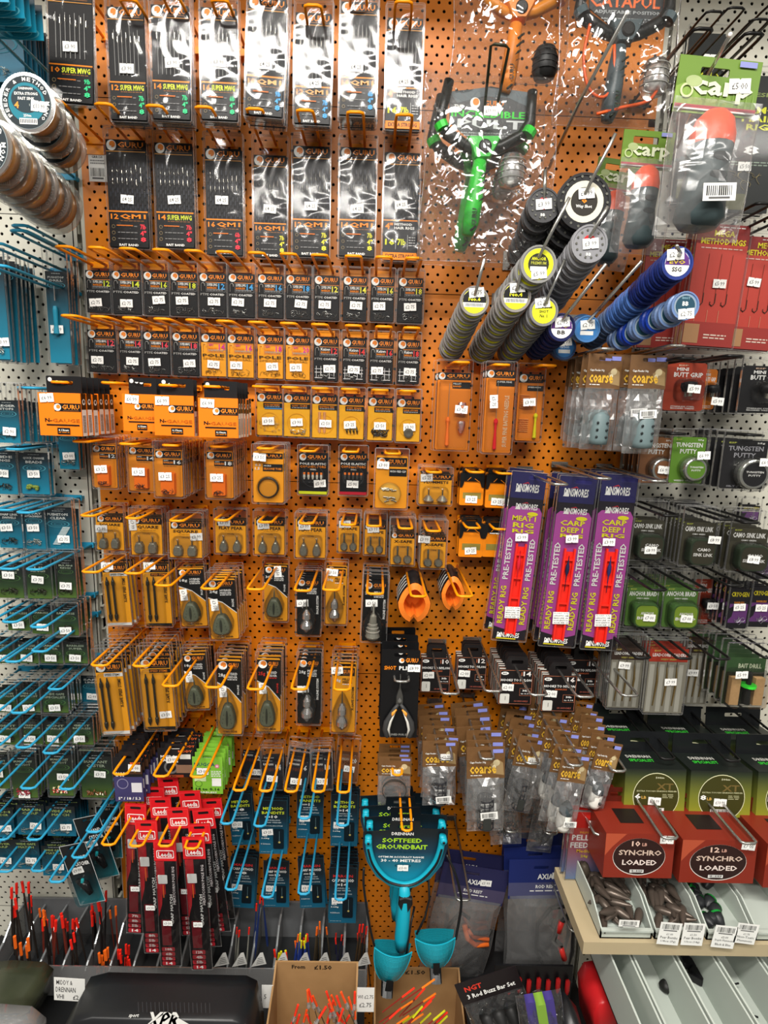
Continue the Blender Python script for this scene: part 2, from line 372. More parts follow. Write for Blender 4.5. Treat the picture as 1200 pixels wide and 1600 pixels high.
def ptfe(num, nc, kind='black', l1='SUPER LWG'):
    def fn(root, w, h):
        pole = kind == 'pole'
        c = Card(w, h, M(OY if pole else '#121214', .6), .0008)
        brand(c, 0, 0, 1, .2)
        c.r(.24, .205, 1, .215, OC)
        if pole: c.t('GPS', .3, .235, .5, .285, '#E0508C')
        else: c.t('Kaizen' if kind == 'kaizen' else l1, .3, .235, .68, .30, WH)
        c.t('BARBLESS', .3, .315, .66, .36, OC); c.t(num, .72, .235, .97, .37, nc); c.frame(.26, .225, .99, .43, '#9A9A9A' if not pole else '#C03070', .008)
        c.r(.28, .37, .97, .378, '#A9A9A9'); c.lines(.3, .39, .9, .42, 1, '#A0A0A0')
        b0 = c.up(); c.tube([(c.X(.08), b0-.0002, c.Z(.42)), (c.X(.08), b0-.0002, c.Z(.27)), (c.X(.11), b0-.0002, c.Z(.235)), (c.X(.16), b0-.0002, c.Z(.23)), (c.X(.2), b0-.0002, c.Z(.25)), (c.X(.21), b0-.0002, c.Z(.3))], .0006, M('#9A9A96' if not pole else '#E8B060'), 3)
        if pole: c.t('POLE', .06, .47, .94, .54, '#3A2A08'); c.t('SPECIAL', .06, .56, .94, .60, '#B07810')
        else: c.t('PTFE', .05, .47, .36, .52, '#B8B8B4', bold=False); c.t('COATED', .4, .47, .95, .52, WH)
        if kind == 'kaizen':
            for x in (.06, .6):
                c.r(x, .72, x+.3, .735, '#C8C8C8'); c.r(x, .80, x+.3, .815, '#C8C8C8'); c.r(x+.05, .66, x+.07, .95, '#C8C8C8'); c.r(x+.24, .66, x+.26, .9, '#C8C8C8'); c.r(x, .93, x+.3, .945, '#C8C8C8')
        kid(root, c.obj('printed_card', root)); b = MB()
        arcs(b, 14, w, 0, -h*.39, w*.34, h*.04, -.0016, M('#4A3A20' if pole else '#8A8A86', .3, .6), .0003, .0035, int(num)+len(kind))
        kid(root, b.obj('hooks', root)); return .0034
    return fn
def acc(kind, l1):
    def fn(root, w, h):
        c = Card(w, h, M('#F7B21E', .4), .0008); brand(c, 0, 0, 1, .2); c.r(.24, .205, 1, .215, OC); c.r(.25, .23, 1, .34, KB); c.t(l1, .3, .25, .9, .29, OC); c.lines(.3, .305, .9, .33, 1, '#CCCCCC')
        if kind == 'rings': c.r(.3, .34, 1, .37, '#3A8AC8')
        c.e(.5, .68, .38, '#E8A010', ring=.04)
        kid(root, c.obj('printed_card', root)); b = MB(); rr = random.Random(len(l1))
        if kind == 'rings':
            for i in range(26): b.lathe([(.0016, -.0003), (.0022, 0), (.0016, .0003)], M('#D8B060'), ((rr.uniform(-.4, .4))*w, -.0018, -h*rr.uniform(.05, .42)), n=8, cap=False)
            nm = 'bait_bands'
        elif kind == 'clips': arcs(b, 10, w, .05*w, -h*.38, w*.25, h*.04, -.002, M('#A8A494', .3, .8), .0006, .004, 4); nm = 'wire_clips'
        elif kind == 'strip':
            for s in (-1, 1):
                for i in range(14): b.box(-.1*w+s*.1*w-.003, -.002, h*(.1-.035*i)-.0005, -.1*w+s*.1*w+.003, -.001, h*(.1-.035*i)+.0005, M('#E8A878'))
                b.box(-.1*w+s*.1*w-.0006, -.0022, -h*.4, -.1*w+s*.1*w+.0006, -.001, h*.12, M('#E8A878'))
            nm = 'stop_strip'
        elif kind == 'beads':
            for i in range(4): b.tube([(w*(-.2+.14*i), -.002, -h*.2), (w*(-.18+.14*i), -.0035, -h*.3), (w*(-.15+.14*i), -.002, -h*.38)], [.0008, .0022, .0006], M('#3A3420', .4), 6)
            nm = 'speed_beads'
        elif kind == 'knot': arcs(b, 30, w, 0, -h*.3, w*.28, h*.08, -.0025, M('#26221C', .35, .4), .0009, .004, 9); nm = 'quick_links'
        else: b.lathe([(.0015, 0), (.009, 0), (.009, -.004), (.006, -.0045), (.0015, -.004)], M('#4A463C', .4), (.02*w, -.001, -h*.3), n=18); nm = 'line_reel'
        kid(root, b.obj(nm, root)); return .0045
    return fn
def blister_shell(root, pts, dep, y=-.001, name='blister', mat=None, w=None, h=None, top=.014, flange=.004):
    b = MB(); b.dome(pts, y, dep, mat or CLEAR, .88, 3); kid(root, b.obj(name, root, smooth=False))
def tubbox(num):
    def fn(root, w, h):
        c = Card(w, h, M('#F7951A', .4), .001, rad=.003); brand(c, 0.02, 0.02, .98, .18); c.r(.3, .205, 1, .32, KB); c.t('BARBLESS', .33, .25, .68, .29, OC); c.t('QM1', .33, .215, .5, .24, WH); c.t(num, .7, .215, .98, .30, WH); c.lines(.33, .34, .8, .36, 1, '#8A5A20')
        kid(root, c.obj('printed_card', root)); b = MB(); o = rrect(-.26*w, -.44*h, .26*w, .02*h, .002); b.dome(o, -.0006, .009, M('#F0701A', .25), .96, 2); 
        arcs(b, 12, w, 0, -.38*h, .16*w, .02*h, -.0102, M('#3A1A08', .4), .0004, .003, int(num)); kid(root, b.obj('hook_box', root))
        b = MB(); b.dome(rrect(-w*.47, -h*.48, w*.47, h*.36, .004), -.0012, .011, CLEAR, .97, 2); kid(root, b.obj('blister', root)); return .0128
    return fn
def gauge(root_name='box', n='0.15mm'):
    def fn(root, w, h):
        D = .019                                        # box front at y=-D, header card at the rear edge
        b = MB(); b.box(-w/2, -D, -h/2, w/2, 0, h/2, M('#F07C14', .4)); b.flat(rrect(w/2-.0, -h/2, w/2+.0, h/2), 0, M(OC))
        c = Card(w, h, M('#F07C14', .4), .0002); c.y = -D-.0002
        c.r(.38, .24, 1, .43, KB); c.e(.45, .335, .085, WH); c.e(.47, .32, .05, '#E8862E'); c.t('GURU', .56, .27, .97, .38, '#F08A24'); c.r(.58, .40, .95, .41, '#8A5A30')
        c.t('N-', .14, .59, .3, .68, KB); c.t('GAUGE', .31, .60, .96, .68, '#A8580C', bold=False); c.r(.17, .73, .95, .76, KB); c.r(.42, .81, .72, .96, KB); c.t(n, .45, .84, .69, .89, WH); c.lines(.45, .91, .7, .94, 1, OC)
        c.e(.1, .28, .8, '#F59030', ring=.12, n=28) if False else None
        s = MB(); x = w/2+.0003
        for (z0, z1, col) in ((.12, .5, KB), (-.5, .12, '#ECE8E0')): s.add([(x, -D+.002, z0*h), (x, -.002, z0*h), (x, -.002, z1*h), (x, -D+.002, z1*h)], [(0, 1, 2, 3)], M(col))
        for i in range(12): s.add([(x+.0002, -D+.004, (-.42+.035*i)*h), (x+.0002, -.005, (-.42+.035*i)*h), (x+.0002, -.005, (-.42+.035*i+.018)*h), (x+.0002, -D+.004, (-.42+.035*i+.018)*h)], [(0, 1, 2, 3)], M('#4A4440'))
        s.add([(x+.0002, -D/2+.005*math.cos(a), .3*h+.005*math.sin(a)) for a in [k*PI/6 for k in range(12)]], [tuple(range(12))], M(WH)); s.add([(x+.0004, -D/2+.003*math.cos(a), .31*h+.003*math.sin(a)) for a in [k*PI/6 for k in range(12)]], [tuple(range(12))], M(KB))
        for mb in (c, s):
            o = len(b.v); b.v += mb.v; b.f += [tuple(i+o for i in f) for f in mb.f]; b.m += [b.mi(mb.mats[k]) for k in mb.m]
        ct = kid(root, b.obj('carton', root)); t = MB(); t.plate(rrect(-w*.42, h/2-.002, w*.42, h/2+.028, .002), -.001, 0, M('#141416', .4), [euro(0, h/2+.017, .03, .007)]); t.flat(ell(-w*.33, h/2+.022, .0035, .0035, 12), -.0012, M(WH)); kid(ct, t.obj('header_flap', ct))
        return D+.0016
    return fn
def weights(title, nw='square', small=False):
    def fn(root, w, h):
        c = Card(w, h, M('#F7A71E', .4), .0008); brand(c, .05 if not small else 0, 0, 1, .19 if not small else .17)
        c.t(title, .12, .22, .9, .31, '#3A2408'); c.lines(.3, .34, .8, .36, 1, '#A8741C'); c.t('1.5oz/7g' if not small else '1.5oz', .4, .42, .62, .455, '#6A4A14')
        c.lines(.15, .94, .9, .96, 1, '#B07A20'); kid(root, c.obj('printed_card', root))
        mt = noisy('cast_lead', '#6A6A5C', '#96968A', 300, .32, .6, .2); b = MB()
        for sx in (-.22, .22):
            x = sx*w
            if nw == 'square': o = pear(x, -.30*h, .15*w, .16*h, [(0, -1), (.75, -.95), (1, -.6), (1, .3), (.6, .95), (0, 1)]); b.dome(o, -.001, .009, mt, .72, 3)
            elif nw == 'pear': o = pear(x, -.29*h, .15*w, .19*h, [(0, -1), (.5, -.92), (.88, -.65), (1, -.25), (.88, .2), (.55, .65), (.3, .95), (0, 1)]); b.dome(o, -.001, .009, mt, .65, 3)
            elif nw == 'plummet': b.lathe([(.001, .15*h), (.004, .12*h), (.17*w, -.02*h), (.15*w, -.06*h), (.002, -.06*h)], M('#A8A89C', .25, .8), (x, -.010, -.32*h), 'z', 16)
            else: o = [(x+.19*w*math.cos(t), -.33*h+.14*h*math.sin(t)) for t in [k*PI/4+PI/8 for k in range(8)]]; b.dome(o, -.001, .008, mt, .7, 2)
            b.tube([(x, -.005, -.2*h), (x, -.005, (-.02 if nw != 'x' else .1)*h)], .0011 if nw != 'x' else .0016, M('#4A4A40', .4), 6); b.tube([(x+.0018*math.cos(a), -.005, .0*h+.0018*math.sin(a)) for a in [k*PI/4 for k in range(8)]], .0005, M('#8A8A84', .3, .8), 4, closed=True)
        kid(root, b.obj('lead_weights', root)); b = MB()
        b.dome([(.42*w*math.cos(t), -.2*h+.26*h*math.sin(t)) if False else p for p in rrect(-.42*w, -.45*h, .42*w, .12*h, .18*w) for t in (0,)], -.0012, .010, CLEAR, .92, 2); kid(root, b.obj('blister', root)); return .0022
    return fn
def stems(white=False):
    def fn(root, w, h):
        c = Card(w, h, M('#F7A71E', .4), .001); brand(c, .02, 0, .98, .13); c.r(.3, .14, 1, .19, KB if not white else WH); c.t('SPEED STEMS', .33, .15, .9, .18, OC if not white else KB)
        c.t('X-SAFE SPEED STEMS', .78, .22, .9, .62, KB, 90); c.r(0, .955, 1, 1, KB if not white else WH); kid(root, c.obj('printed_card', root)); b = MB()
        for x in (-.3, -.06): b.lathe([(.001, .31*h), (.0018, .26*h), (.003, .24*h), (.0034, .19*h), (.0022, .17*h), (.0022, -.3*h), (.0034, -.31*h), (.0034, -.36*h), (.0006, -.42*h)], M('#26241A', .4), (x*w, -.006, 0), 'z', 8)
        kid(root, b.obj('feeder_stems', root)); b = MB(); b.dome(rrect(-.46*w, -.47*h, .3*w, .36*h, .006), -.0014, .012, CLEAR, .94, 2); kid(root, b.obj('blister', root)); return .003
    return fn
def feeder_shape(b, x, z, W, H, style):
    gm = noisy('feeder_plastic', '#4A5040', '#5E6450', 200, .45)
    if style == 'hybrid':
        o = pear(x, z, W*.5, H*.5, [(0, -1), (.45, -.97), (.8, -.82), (1, -.5), (.95, -.1), (.78, .35), (.56, .75), (.36, .94), (0, 1)])
        b.plate([(x+(a-x)*1.05, z+(q-z)*1.04) for a, q in o], -.004, -.001, gm); b.dome(o, -.004, .009, gm, .8, 4)
        b.dome([(x+W*.07*math.cos(t), z-H*.02+H*.33*math.sin(t)) for t in [k*PI/8 for k in range(16)]], -.0125, .0018, M('#2E3228', .5), .8, 2)
        for s in (-1, 1):
            for k in range(3): b.lathe([(.0007, -.0136), (.0007, -.0128)], M('#1A1C16'), (x+s*W*(.2+.04*k), 0, z+H*(.12-.16*k)), n=6)
        b.lathe([(.0016, H*.45), (.0012, H*.75), (.0005, H*.95)], gm, (x, -.006, z), 'z', 8)
    elif style == 'inline':
        g = clear('smoky_plastic', (.75, .74, .66), .25, .25, .12)
        b.lathe([(.002, H*.5), (.004, H*.42), (W*.3, H*.3), (W*.3, H*.1), (W*.2, H*.02), (W*.42, -H*.15), (W*.42, -H*.3), (W*.2, -H*.42), (.002, -H*.5)], g, (x, -.012, z), 'z', 16)
        b.lathe([(.0008, H*.95), (.0016, H*.45), (.003, -.1*H), (.003, -H*.45), (.001, -H*.52)], M('#3A382C', .4), (x, -.012, z), 'z', 8)
    else:   # pellet cone
        b.lathe([(.0015, H*.9), (.002, H*.5), (.006, H*.42), (W*.25, H*.15), (W*.38, -H*.2), (W*.5, -H*.42), (W*.4, -H*.5)], M('#8E8C80', .35, .3), (x, -.012, z), 'z', 16)
        for k in range(3): b.lathe([(W*(.27+.08*k), H*(.12-.14*k)), (W*(.31+.08*k), H*(.10-.14*k)), (W*(.31+.08*k), H*(.07-.14*k))], M('#B8B6AA', .35, .3), (x, -.012, z), 'z', 16, cap=False)
def hybrid(num, style='hybrid', bg='diag', rc=WH):
    def fn(root, w, h):
        c = Card(w, h, M(KB if bg == 'black' else '#F5A41E', .4), .001, rad=.003)
        if bg == 'diag': c.p([(0, .02), (1, .02), (1, .56), (.5, .38), (0, .3)], KB); c.p([(0, .3), (.5, .38), (1, .56), (1, .575), (.5, .395), (0, .315)], WH)
        brand(c, .04, .02, .96, .14, KB); c.t(num, .06, .18, .36, .24, WH if rc == WH else rc); c.t('HYBRID' if bg == 'diag' else 'PELLET', .44, .17, .86, .205, WH if bg != 'orange' else KB); c.t('FEEDER', .44, .215, .86, .245, WH if bg != 'orange' else KB)
        c.lines(.44, .255, .86, .285, 1, rc)
        if bg == 'diag': c.t('IN-LINE', .84, .33, .92, .46, WH if rc == WH else rc, 90); c.t('HYBRID FEEDER', .22, .95, .82, .975, '#3A2408')
        elif bg == 'black': c.t('IN-LINE SYSTEM', .84, .3, .94, .62, WH, 90)
        else: c.t('X-SAFE SYSTEM', .84, .3, .94, .66, KB, 90)
        kid(root, c.obj('printed_card', root)); b = MB()
        H = .34*h if style == 'hybrid' else .4*h
        feeder_shape(b, -.05*w, -.5*h+H*.5+.09*h, w*(.68 if style == 'hybrid' else .62), H, style); kid(root, b.obj('method_feeder', root, smooth=False))
        b = MB(); o = [(-.05*w+.44*w*math.cos(t)*(1 if math.sin(t) < 0 else 1-.5*math.sin(t)), -.18*h+.30*h*math.sin(t)) for t in [k*PI/10 for k in range(20)]]
        b.dome(o, -.0014, .024, CLEAR, .85, 3); kid(root, b.obj('blister', root)); return .003
    return fn
def tackle(kind):
    def fn(root, w, h):
        if kind.startswith('elastic'):
            c = Card(w, h, M(KB, .4), .001); brand(c, 0, 0, 1, .18); c.t('POLE ELASTIC', .04, .22, .96, .275, WH); c.t('CONNECTORS', .04, .29, .96, .35, OC); c.t('SMALL', .4, .37, .62, .40, WH)
            c.e(.5, .55, .4, '#3A3A3C', ring=.06); c.r(0, .93, 1, 1, '#D8E020' if kind[-1] == 'y' else '#C01830'); kid(root, c.obj('printed_card', root)); b = MB()
            for i in range(5): x = (-.3+.15*i)*w; b.lathe([(.0022, .0), (.0022, -.004)], M('#F08030'), (x, -.004, .04*h), 'z', 8); b.lathe([(.0022, -.004), (.0026, -.008), (.0014, -.013)], M('#C8C8BC' if kind[-1] == 'y' else '#4A4A48', .3), (x, -.004, .04*h), 'z', 8)
            kid(root, b.obj('connectors', root)); b = MB(); b.dome(rrect(-.42*w, -.22*h, .42*w, .1*h, .003), -.0014, .009, CLEAR, .94, 2); kid(root, b.obj('blister', root)); return .0025
        c = Card(w, h, M('#F7A01A', .4), .001, rad=.003); brand(c, .02, .03, .98, .2 if kind != 'tube' else .14)
        if kind == 'tube':
            c.t('0.3', .06, .24, .25, .29, WH); c.t('1.5', .06, .31, .22, .36, WH); c.r(.32, .24, .98, .38, KB); c.t('MICRO', .35, .26, .6, .29, WH); c.t('SILICONE TUBE', .35, .31, .94, .355, OC)
            kid(root, c.obj('printed_card', root)); b = MB()
            for k in range(3): b.tube([((.34-.01*k)*w*math.cos(a), -.003-.0013*k, -.2*h+(.34-.01*k)*w*math.sin(a)) for a in [j*PI/12 for j in range(24)]], .0011, M('#2A2418', .3), 6, closed=True)
            kid(root, b.obj('silicone_tube', root, smooth=True)); b = MB(); b.dome(ell(0, -.2*h, .4*w, .4*w, 24), -.0014, .009, CLEAR, .9, 3); kid(root, b.obj('blister', root)); return .0115
        if kind == 'clip':
            c.t('MICRO', .45, .26, .62, .28, WH); c.r(.42, .24, .98, .38, KB); c.t('MICRO FEED CLIP', .45, .27, .95, .31, WH); c.e(.45, .72, .36, '#F8B840'); kid(root, c.obj('printed_card', root)); b = MB(); rr = random.Random(3)
            for i in range(14): x, z, a = -.05*w+rr.uniform(-.2, .2)*w, (-.15 if i < 8 else -.32)*h+rr.uniform(-.04, .04)*h, rr.uniform(-.5, .5); b.tube([(x-.005*math.cos(a), -.004, z-.005*math.sin(a)), (x+.005*math.cos(a), -.0045, z+.005*math.sin(a))], .0012, M('#6A665A', .3, .7), 5)
            kid(root, b.obj('swivel_clips', root)); b = MB(); b.dome(ell(-.05*w, -.22*h, .38*w, .38*w, 24), -.0014, .010, CLEAR, .85, 3); kid(root, b.obj('blister', root)); return .004
        kid(root, c.obj('printed_card', root)); return .003
    return fn
def micro(root, w, h):
    c = Card(w, h, M('#D87A14', .4), .001, rad=.003); c.t('MICRO CUBES', .24, .47, .8, .53, '#4A1A10'); c.lines(.3, .57, .75, .6, 1, '#6A2A10'); kid(root, c.obj('label_card', root)); b = MB()
    b.plate(rrect(-.5*w, -.5*h, .5*w, .26*h, .003), -.012, -.0006, M('#E88414', .2)); b.flat(rrect(-.36*w, -.30*h-.0, .4*w, -.12*h), -.0124, noisy('pellet_fill', '#7A6A20', '#9A8A3A', 900, .7)); 
    kid(root, b.obj('tub', root)); b = MB(); k = M('#151515', .3)
    b.plate(rrect(-.5*w, .22*h, .5*w, .46*h, .004), -.0145, .002, k); b.plate(rrect(-.42*w, .46*h, .42*w, .6*h, .004), -.010, .0, k, [euro(0, .53*h, .022, .006)])
    for s in (-1, 1): b.plate([(s*.5*w, .3*h), (s*.36*w, .3*h), (s*.34*w, .18*h), (s*.4*w, .05*h), (s*.5*w, .03*h)][::s], -.0143, -.0, k)
    b.tube([(-.2*w, -.0146, .24*h), (-.06*w, -.0146, .34*h)], .0007, M(OC), 4); b.tube([(.1*w, -.0146, .3*h), (.3*w, -.0146, .2*h)], .0007, M(OC), 4) 
    kid(root, b.obj('dispenser_lid', root)); return .0135
def needle(kind):
    def fn(root, w, h):
        c = Card(w, h, M('#F2861A', .4), .001, rad=.003); brand(c, .0, .0, 1, .095 if kind != 'short' else .13)
        b = MB(); q = M({'clearo': '#F5752A', 'red': '#D81E28', 'short': '#D8D020'}[kind], .3)
        if kind == 'clearo': c.r(.45, .12, 1, .2, KB); c.t('PELLET', .47, .13, .72, .15, WH); c.t('BAND', .47, .16, .72, .185, OC)
        else: c.r(.35, .12 if kind == 'red' else .17, 1, .19 if kind == 'red' else .25, KB); c.t('SUPER FINE' if kind == 'red' else 'SPEEDMESH', .38, .13 if kind == 'red' else .185, .9, .15 if kind == 'red' else .205, WH)
        if kind == 'red': c.t('SUPER FINE BAITING NEEDLE', .68, .3, .84, .93, '#F8D0A0', 90)
        kid(root, c.obj('printed_card', root)); x = {'clearo': -.15, 'red': -.1, 'short': .25}[kind]*w
        z = -.12*h if kind == 'clearo' else -.13*h
        b.tube([(x, -.006, z), (x, -.006, .36*h)], .0005, M('#A09A8A', .3, .8), 4)
        b.lathe([(.001, .05*h), (.0035, .03*h), (.004, 0), (.0025, -.03*h), (.002, -.1*h), (.003, -.22*h), (.0035, -.32*h), (.001, -.34*h)], q, (x, -.006, z), 'z', 10)
        if kind == 'clearo':
            for k in range(2): b.lathe([(.007, .0), (.008, -.03*h), (.006, -.12*h), (.003, -.16*h)], clear('orange_clear', (1, .5, .15), .15, .2), (.25*w, -.009, (.12-.24*k)*h), 'z', 14)
        if kind == 'short':
            for z0 in (.18, -.18):
                for i in range(7): b.box(-.42*w, -.004, (z0-.03*i)*h, -.02*w, -.002, (z0-.03*i)*h+.0009, M('#E89A50'))
        kid(root, b.obj('baiting_needle', root)); b = MB(); b.dome(rrect(-.46*w, -.48*h, .46*w, .4*h, .004), -.0014, .014, CLEAR, .95, 2); kid(root, b.obj('blister', root)); return .0156
    return fn
TEAL = lambda: gradient('teal_fade', [(0, '#0E8FB0'), (.5, '#0D6C86'), (.8, '#0F2E3A'), (1, '#101A20')])
GRN = lambda: gradient('green_fade', [(0, '#5A7A2A'), (.35, '#2E4A26'), (.75, '#16241E'), (1, '#12181A')])
DTEAL = lambda: gradient('dark_teal_fade', [(0, '#0C6A88'), (.5, '#0C3E50'), (.85, '#10191E'), (1, '#0C1216')])
def teal(l1, l2='', kind='beads', mt=None, tc='#D8DCD8', ripple='#5AB4C8'):
    def fn(root, w, h):
        c = Card(w, h, mt() if mt else TEAL(), .0008); ar = w/h; th = .085*ar/.7
        c.lines(.3, .04*ar+.01, .7, .04*ar+.03, 1, '#B8C0C0')
        y = .1*ar+.03; c.t(l1, .12, y, .88, y+th*.8, tc)
        if l2: y += th*1.15; c.t(l2, .2 if len(l2) < 8 else .08, y, .8 if len(l2) < 8 else .92, y+th*.8, tc)
        y += th*2.2
        for k in (1, .65, .35): c.e(.5, y, .42*k, ripple, ry=.42*k*ar*.32, ring=.08)
        kid(root, c.obj('printed_card', root)); b = MB(); rr = random.Random(len(l1)); zb = -h/2+.009
        if kind == 'beads':
            for i in range(9): b.lathe([(.0005, -.003), (.0028, -.002), (.0034, 0), (.0028, .002), (.0005, .003)], M('#6A7A2E', .35), (rr.uniform(-.25, .25)*w, -.004, zb+rr.uniform(0, .008)), n=8)
        elif kind == 'drill':
            b.lathe([(.0007, .27*h), (.0012, .1*h)], M('#A8ACAA', .3, .8), (-.05*w, -.005, .08*h-.0), 'z', 6); b.lathe([(.003, .02*h), (.0042, -.02*h), (.0038, -.2*h), (.005, -.28*h), (.001, -.3*h)], M('#1E8AA8', .4), (-.05*w, -.006, .1*h), 'z', 10)
        elif kind == 'comb':
            for k in range(16): z = zb+.002+k*.0022; x = -.1*w+.006*k*.22; b.box(x-.006, -.003, z, x+.008, -.002, z+.001, M('#D0E0E0')); 
        elif kind == 'maggots':
            cs = ['#C83A3A', '#E0C890', '#D8A0A0', '#E8E0C8']
            for i in range(26): x, z, a = rr.uniform(-.3, .3)*w, zb+rr.uniform(0, .014), rr.uniform(0, 3); b.tube([(x-.003*math.cos(a), -.004, z-.003*math.sin(a)), (x, -.0055, z), (x+.003*math.cos(a), -.004, z+.003*math.sin(a))], [.0006, .0014, .0005], M(cs[rr.randrange(4)], .4), 5)
        elif kind == 'casters':
            cs = ['#7A4A24', '#5A3218', '#E8E0C0']
            for i in range(24): x, z, a = rr.uniform(-.32, .32)*w, zb+rr.uniform(0, .01), rr.uniform(0, 3); b.tube([(x-.003*math.cos(a), -.004, z-.003*math.sin(a)), (x, -.0055, z), (x+.003*math.cos(a), -.004, z+.003*math.sin(a))], [.0006, .0016, .0006], M(cs[min(2, rr.randrange(5)//2)], .4), 5)
        elif kind == 'red':
            for i in range(26): x, z, a = rr.uniform(-.3, .3)*w, zb+rr.uniform(0, .014), rr.uniform(0, 3); b.tube([(x-.003*math.cos(a), -.004, z-.003*math.sin(a)), (x, -.0055, z), (x+.003*math.cos(a), -.004, z+.003*math.sin(a))], [.0006, .0014, .0005], M('#8A2430', .4), 5)
        else: arcs(b, 16, w, 0, zb+.005, w*.28, .004, -.003, M('#2A2820' if kind == 'dark' else '#8A8F88', .35, .4), .0006, .0035, 5)
        kid(root, b.obj({'beads': 'beads', 'drill': 'bait_drill', 'comb': 'stop_comb', 'maggots': 'maggots', 'casters': 'casters', 'red': 'maggots'}.get(kind, 'fittings'), root)); return .0045
    return fn
def bandit(l1, l2, num, lc='#C8D430', wt='8'):
    def fn(root, w, h):
        tab = [(-w/2, -h/2), (w/2, -h/2), (w/2, h*.46), (w*.38, h*.46), (w*.33, h/2), (w*.12, h/2), (w*.08, h*.47), (-w*.08, h*.47), (-w*.12, h/2), (-w*.33, h/2), (-w*.38, h*.46), (-w/2, h*.46)]
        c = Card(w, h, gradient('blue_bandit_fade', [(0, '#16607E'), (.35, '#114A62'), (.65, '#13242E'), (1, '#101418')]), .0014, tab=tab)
        c.frame(.0, .04, 1, 1, '#2A6A80', .006); c.t(l1, .14, .16, .86, .21, lc); c.t(l2, .1, .235, .9, .285, lc if l2 == 'BANDITS' else WH)
        c.t('SIZE', .2, .32, .4, .345, WH); c.t(num, .44, .305, .66, .355, WH); c.t('BARBLESS', .25, .38, .75, .4, '#B8C4C8'); c.t('CARP FEEDER', .2, .42, .8, .44, '#B8C4C8'); c.t('HOOKLENGTHS', .16, .48, .84, .50, '#B8C4C8')
        c.t(wt+'LB', .1, .64, .3, .68, WH); c.t('3.63kg', .08, .70, .36, .73, WH); c.t('0.220mm', .06, .80, .4, .825, '#C8D0D4')
        c.r(.5, .54, .88, .9, '#0C1A22', .06); c.e(.72, .78, .04, '#B8A860'); c.r(.715, .58, .725, .76, '#6A8A90'); c.lines(.06, .95, .5, .965, 1, '#9AB0B8')
        kid(root, c.obj('printed_card', root)); return .0022
    return fn
def nylon(num):
    def fn(root, w, h):
        t = [(-w/2, -h/2), (w/2, -h/2), (w/2, h/2), (w*.32, h/2), (w*.32, h/2+.02), (w*.26, h/2+.026), (-w*.26, h/2+.026), (-w*.32, h/2+.02), (-w*.32, h/2), (-w/2, h/2)]
        c = Card(w, h, M('#1A1718', .4), .0016, slot=euro(0, h/2+.015, .022, .007), tab=t); c.frame(.02, .02, .98, .98, '#A8664A', .014); c.e(.16, .11, .11, WH, ry=.045); c.t('MAP', .1, .09, .22, .13, KB)
        c.t(num, .7, .05, .93, .18, '#E8E4E0'); c.r(.64, .07, .67, .17, '#A8583A'); c.t('HOOKS TO NYLON', .05, .26, .95, .33, WH); c.t('BARBLESS', .38, .36, .72, .40, '#C0603A')
        c.frame(.62, .52, .96, .73, '#A8664A', .01); c.t('3lb', .7, .56, .88, .61, WH); c.t('to 0.14', .66, .65, .92, .69, WH); c.r(.05, .68, .33, .96, '#D8D8D0', .04); c.r(.2, .75, .215, .86, '#5A5A50'); c.t('10 HOOKS', .48, .86, .88, .91, '#A8584A')
        kid(root, c.obj('printed_card', root)); b = MB(); b.plate(rrect(-w*.49, -h*.49, w*.49, h*.49), .0009, .0065, M('#D6D2C8', .6)); kid(root, b.obj('nylon_sleeve', root)); return .0034
    return fn
def middy(kind):
    def fn(root, w, h):
        g = kind == 'mugga'
        t = [(-w/2, -h/2), (w/2, -h/2), (w/2, h*.42), (w*.3, h*.42), (w*.26, h/2+.004), (-w*.26, h/2+.004), (-w*.3, h*.42), (-w/2, h*.42)]
        c = Card(w, h, M('#7DB83A' if g else '#1C1A1C', .4), .0012, slot=euro(0, h*.43, .018, .006), tab=t)
        if kind == 'carp':
            c.r(0, .48, 1, 1, '#3E3A66'); c.r(.58, .16, .98, .23, KB); c.t('MIDDY', .6, .17, .96, .22, '#E86A30'); c.r(.55, .26, 1, .42, '#4A3020'); c.e(.75, .34, .07, '#B8923A'); c.t('CARP', .04, .38, .42, .47, WH); c.r(.6, .6, .96, .8, '#D8D8DC')
            c.e(.3, .62, .2, '#8A86A8', ring=.15); c.t('5" / 18 / 5.3', .12, .9, .9, .96, WH)
        elif kind == 'barbel':
            c.t('MICRO', .08, .3, .5, .39, WH); c.t('BARBEL', .08, .42, .52, .5, WH); c.t('MIDDY', .58, .14, .96, .21, '#E86A30'); c.r(.62, .27, .92, .42, '#D8D8D0'); c.e(.36, .68, .2, '#6A6A6A', ring=.3); c.r(.5, .6, .95, .86, '#8A6A54'); c.r(0, .92, .7, 1, '#A04020'); c.t('LTD', .1, .935, .5, .985, KB)
        else:
            c.t('MUGGA', .06, .22, .75, .31, '#1E4A5A'); c.t('CARP', .06, .34, .62, .43, '#1E4A5A'); c.e(.82, .3, .07, '#E070A0'); c.e(.82, .3, .03, WH); c.lines(.62, .42, .95, .58, 4, WH); c.r(.64, .6, .95, .8, WH); c.r(.06, .55, .45, .68, '#C8E0A8'); c.e(.2, .74, .12, '#3A6A20', ring=.12)
            c.t('14 to 0.16', .1, .84, .9, .91, '#16381A'); c.t('BARBLESS', .15, .935, .8, .975, WH)
        kid(root, c.obj('printed_card', root)); b = MB(); b.plate(rrect(-w*.48, -h*.48, w*.48, h*.38), .0007, .003, M('#D8D4CC', .6)); kid(root, b.obj('folder', root)); return .0026
    return fn
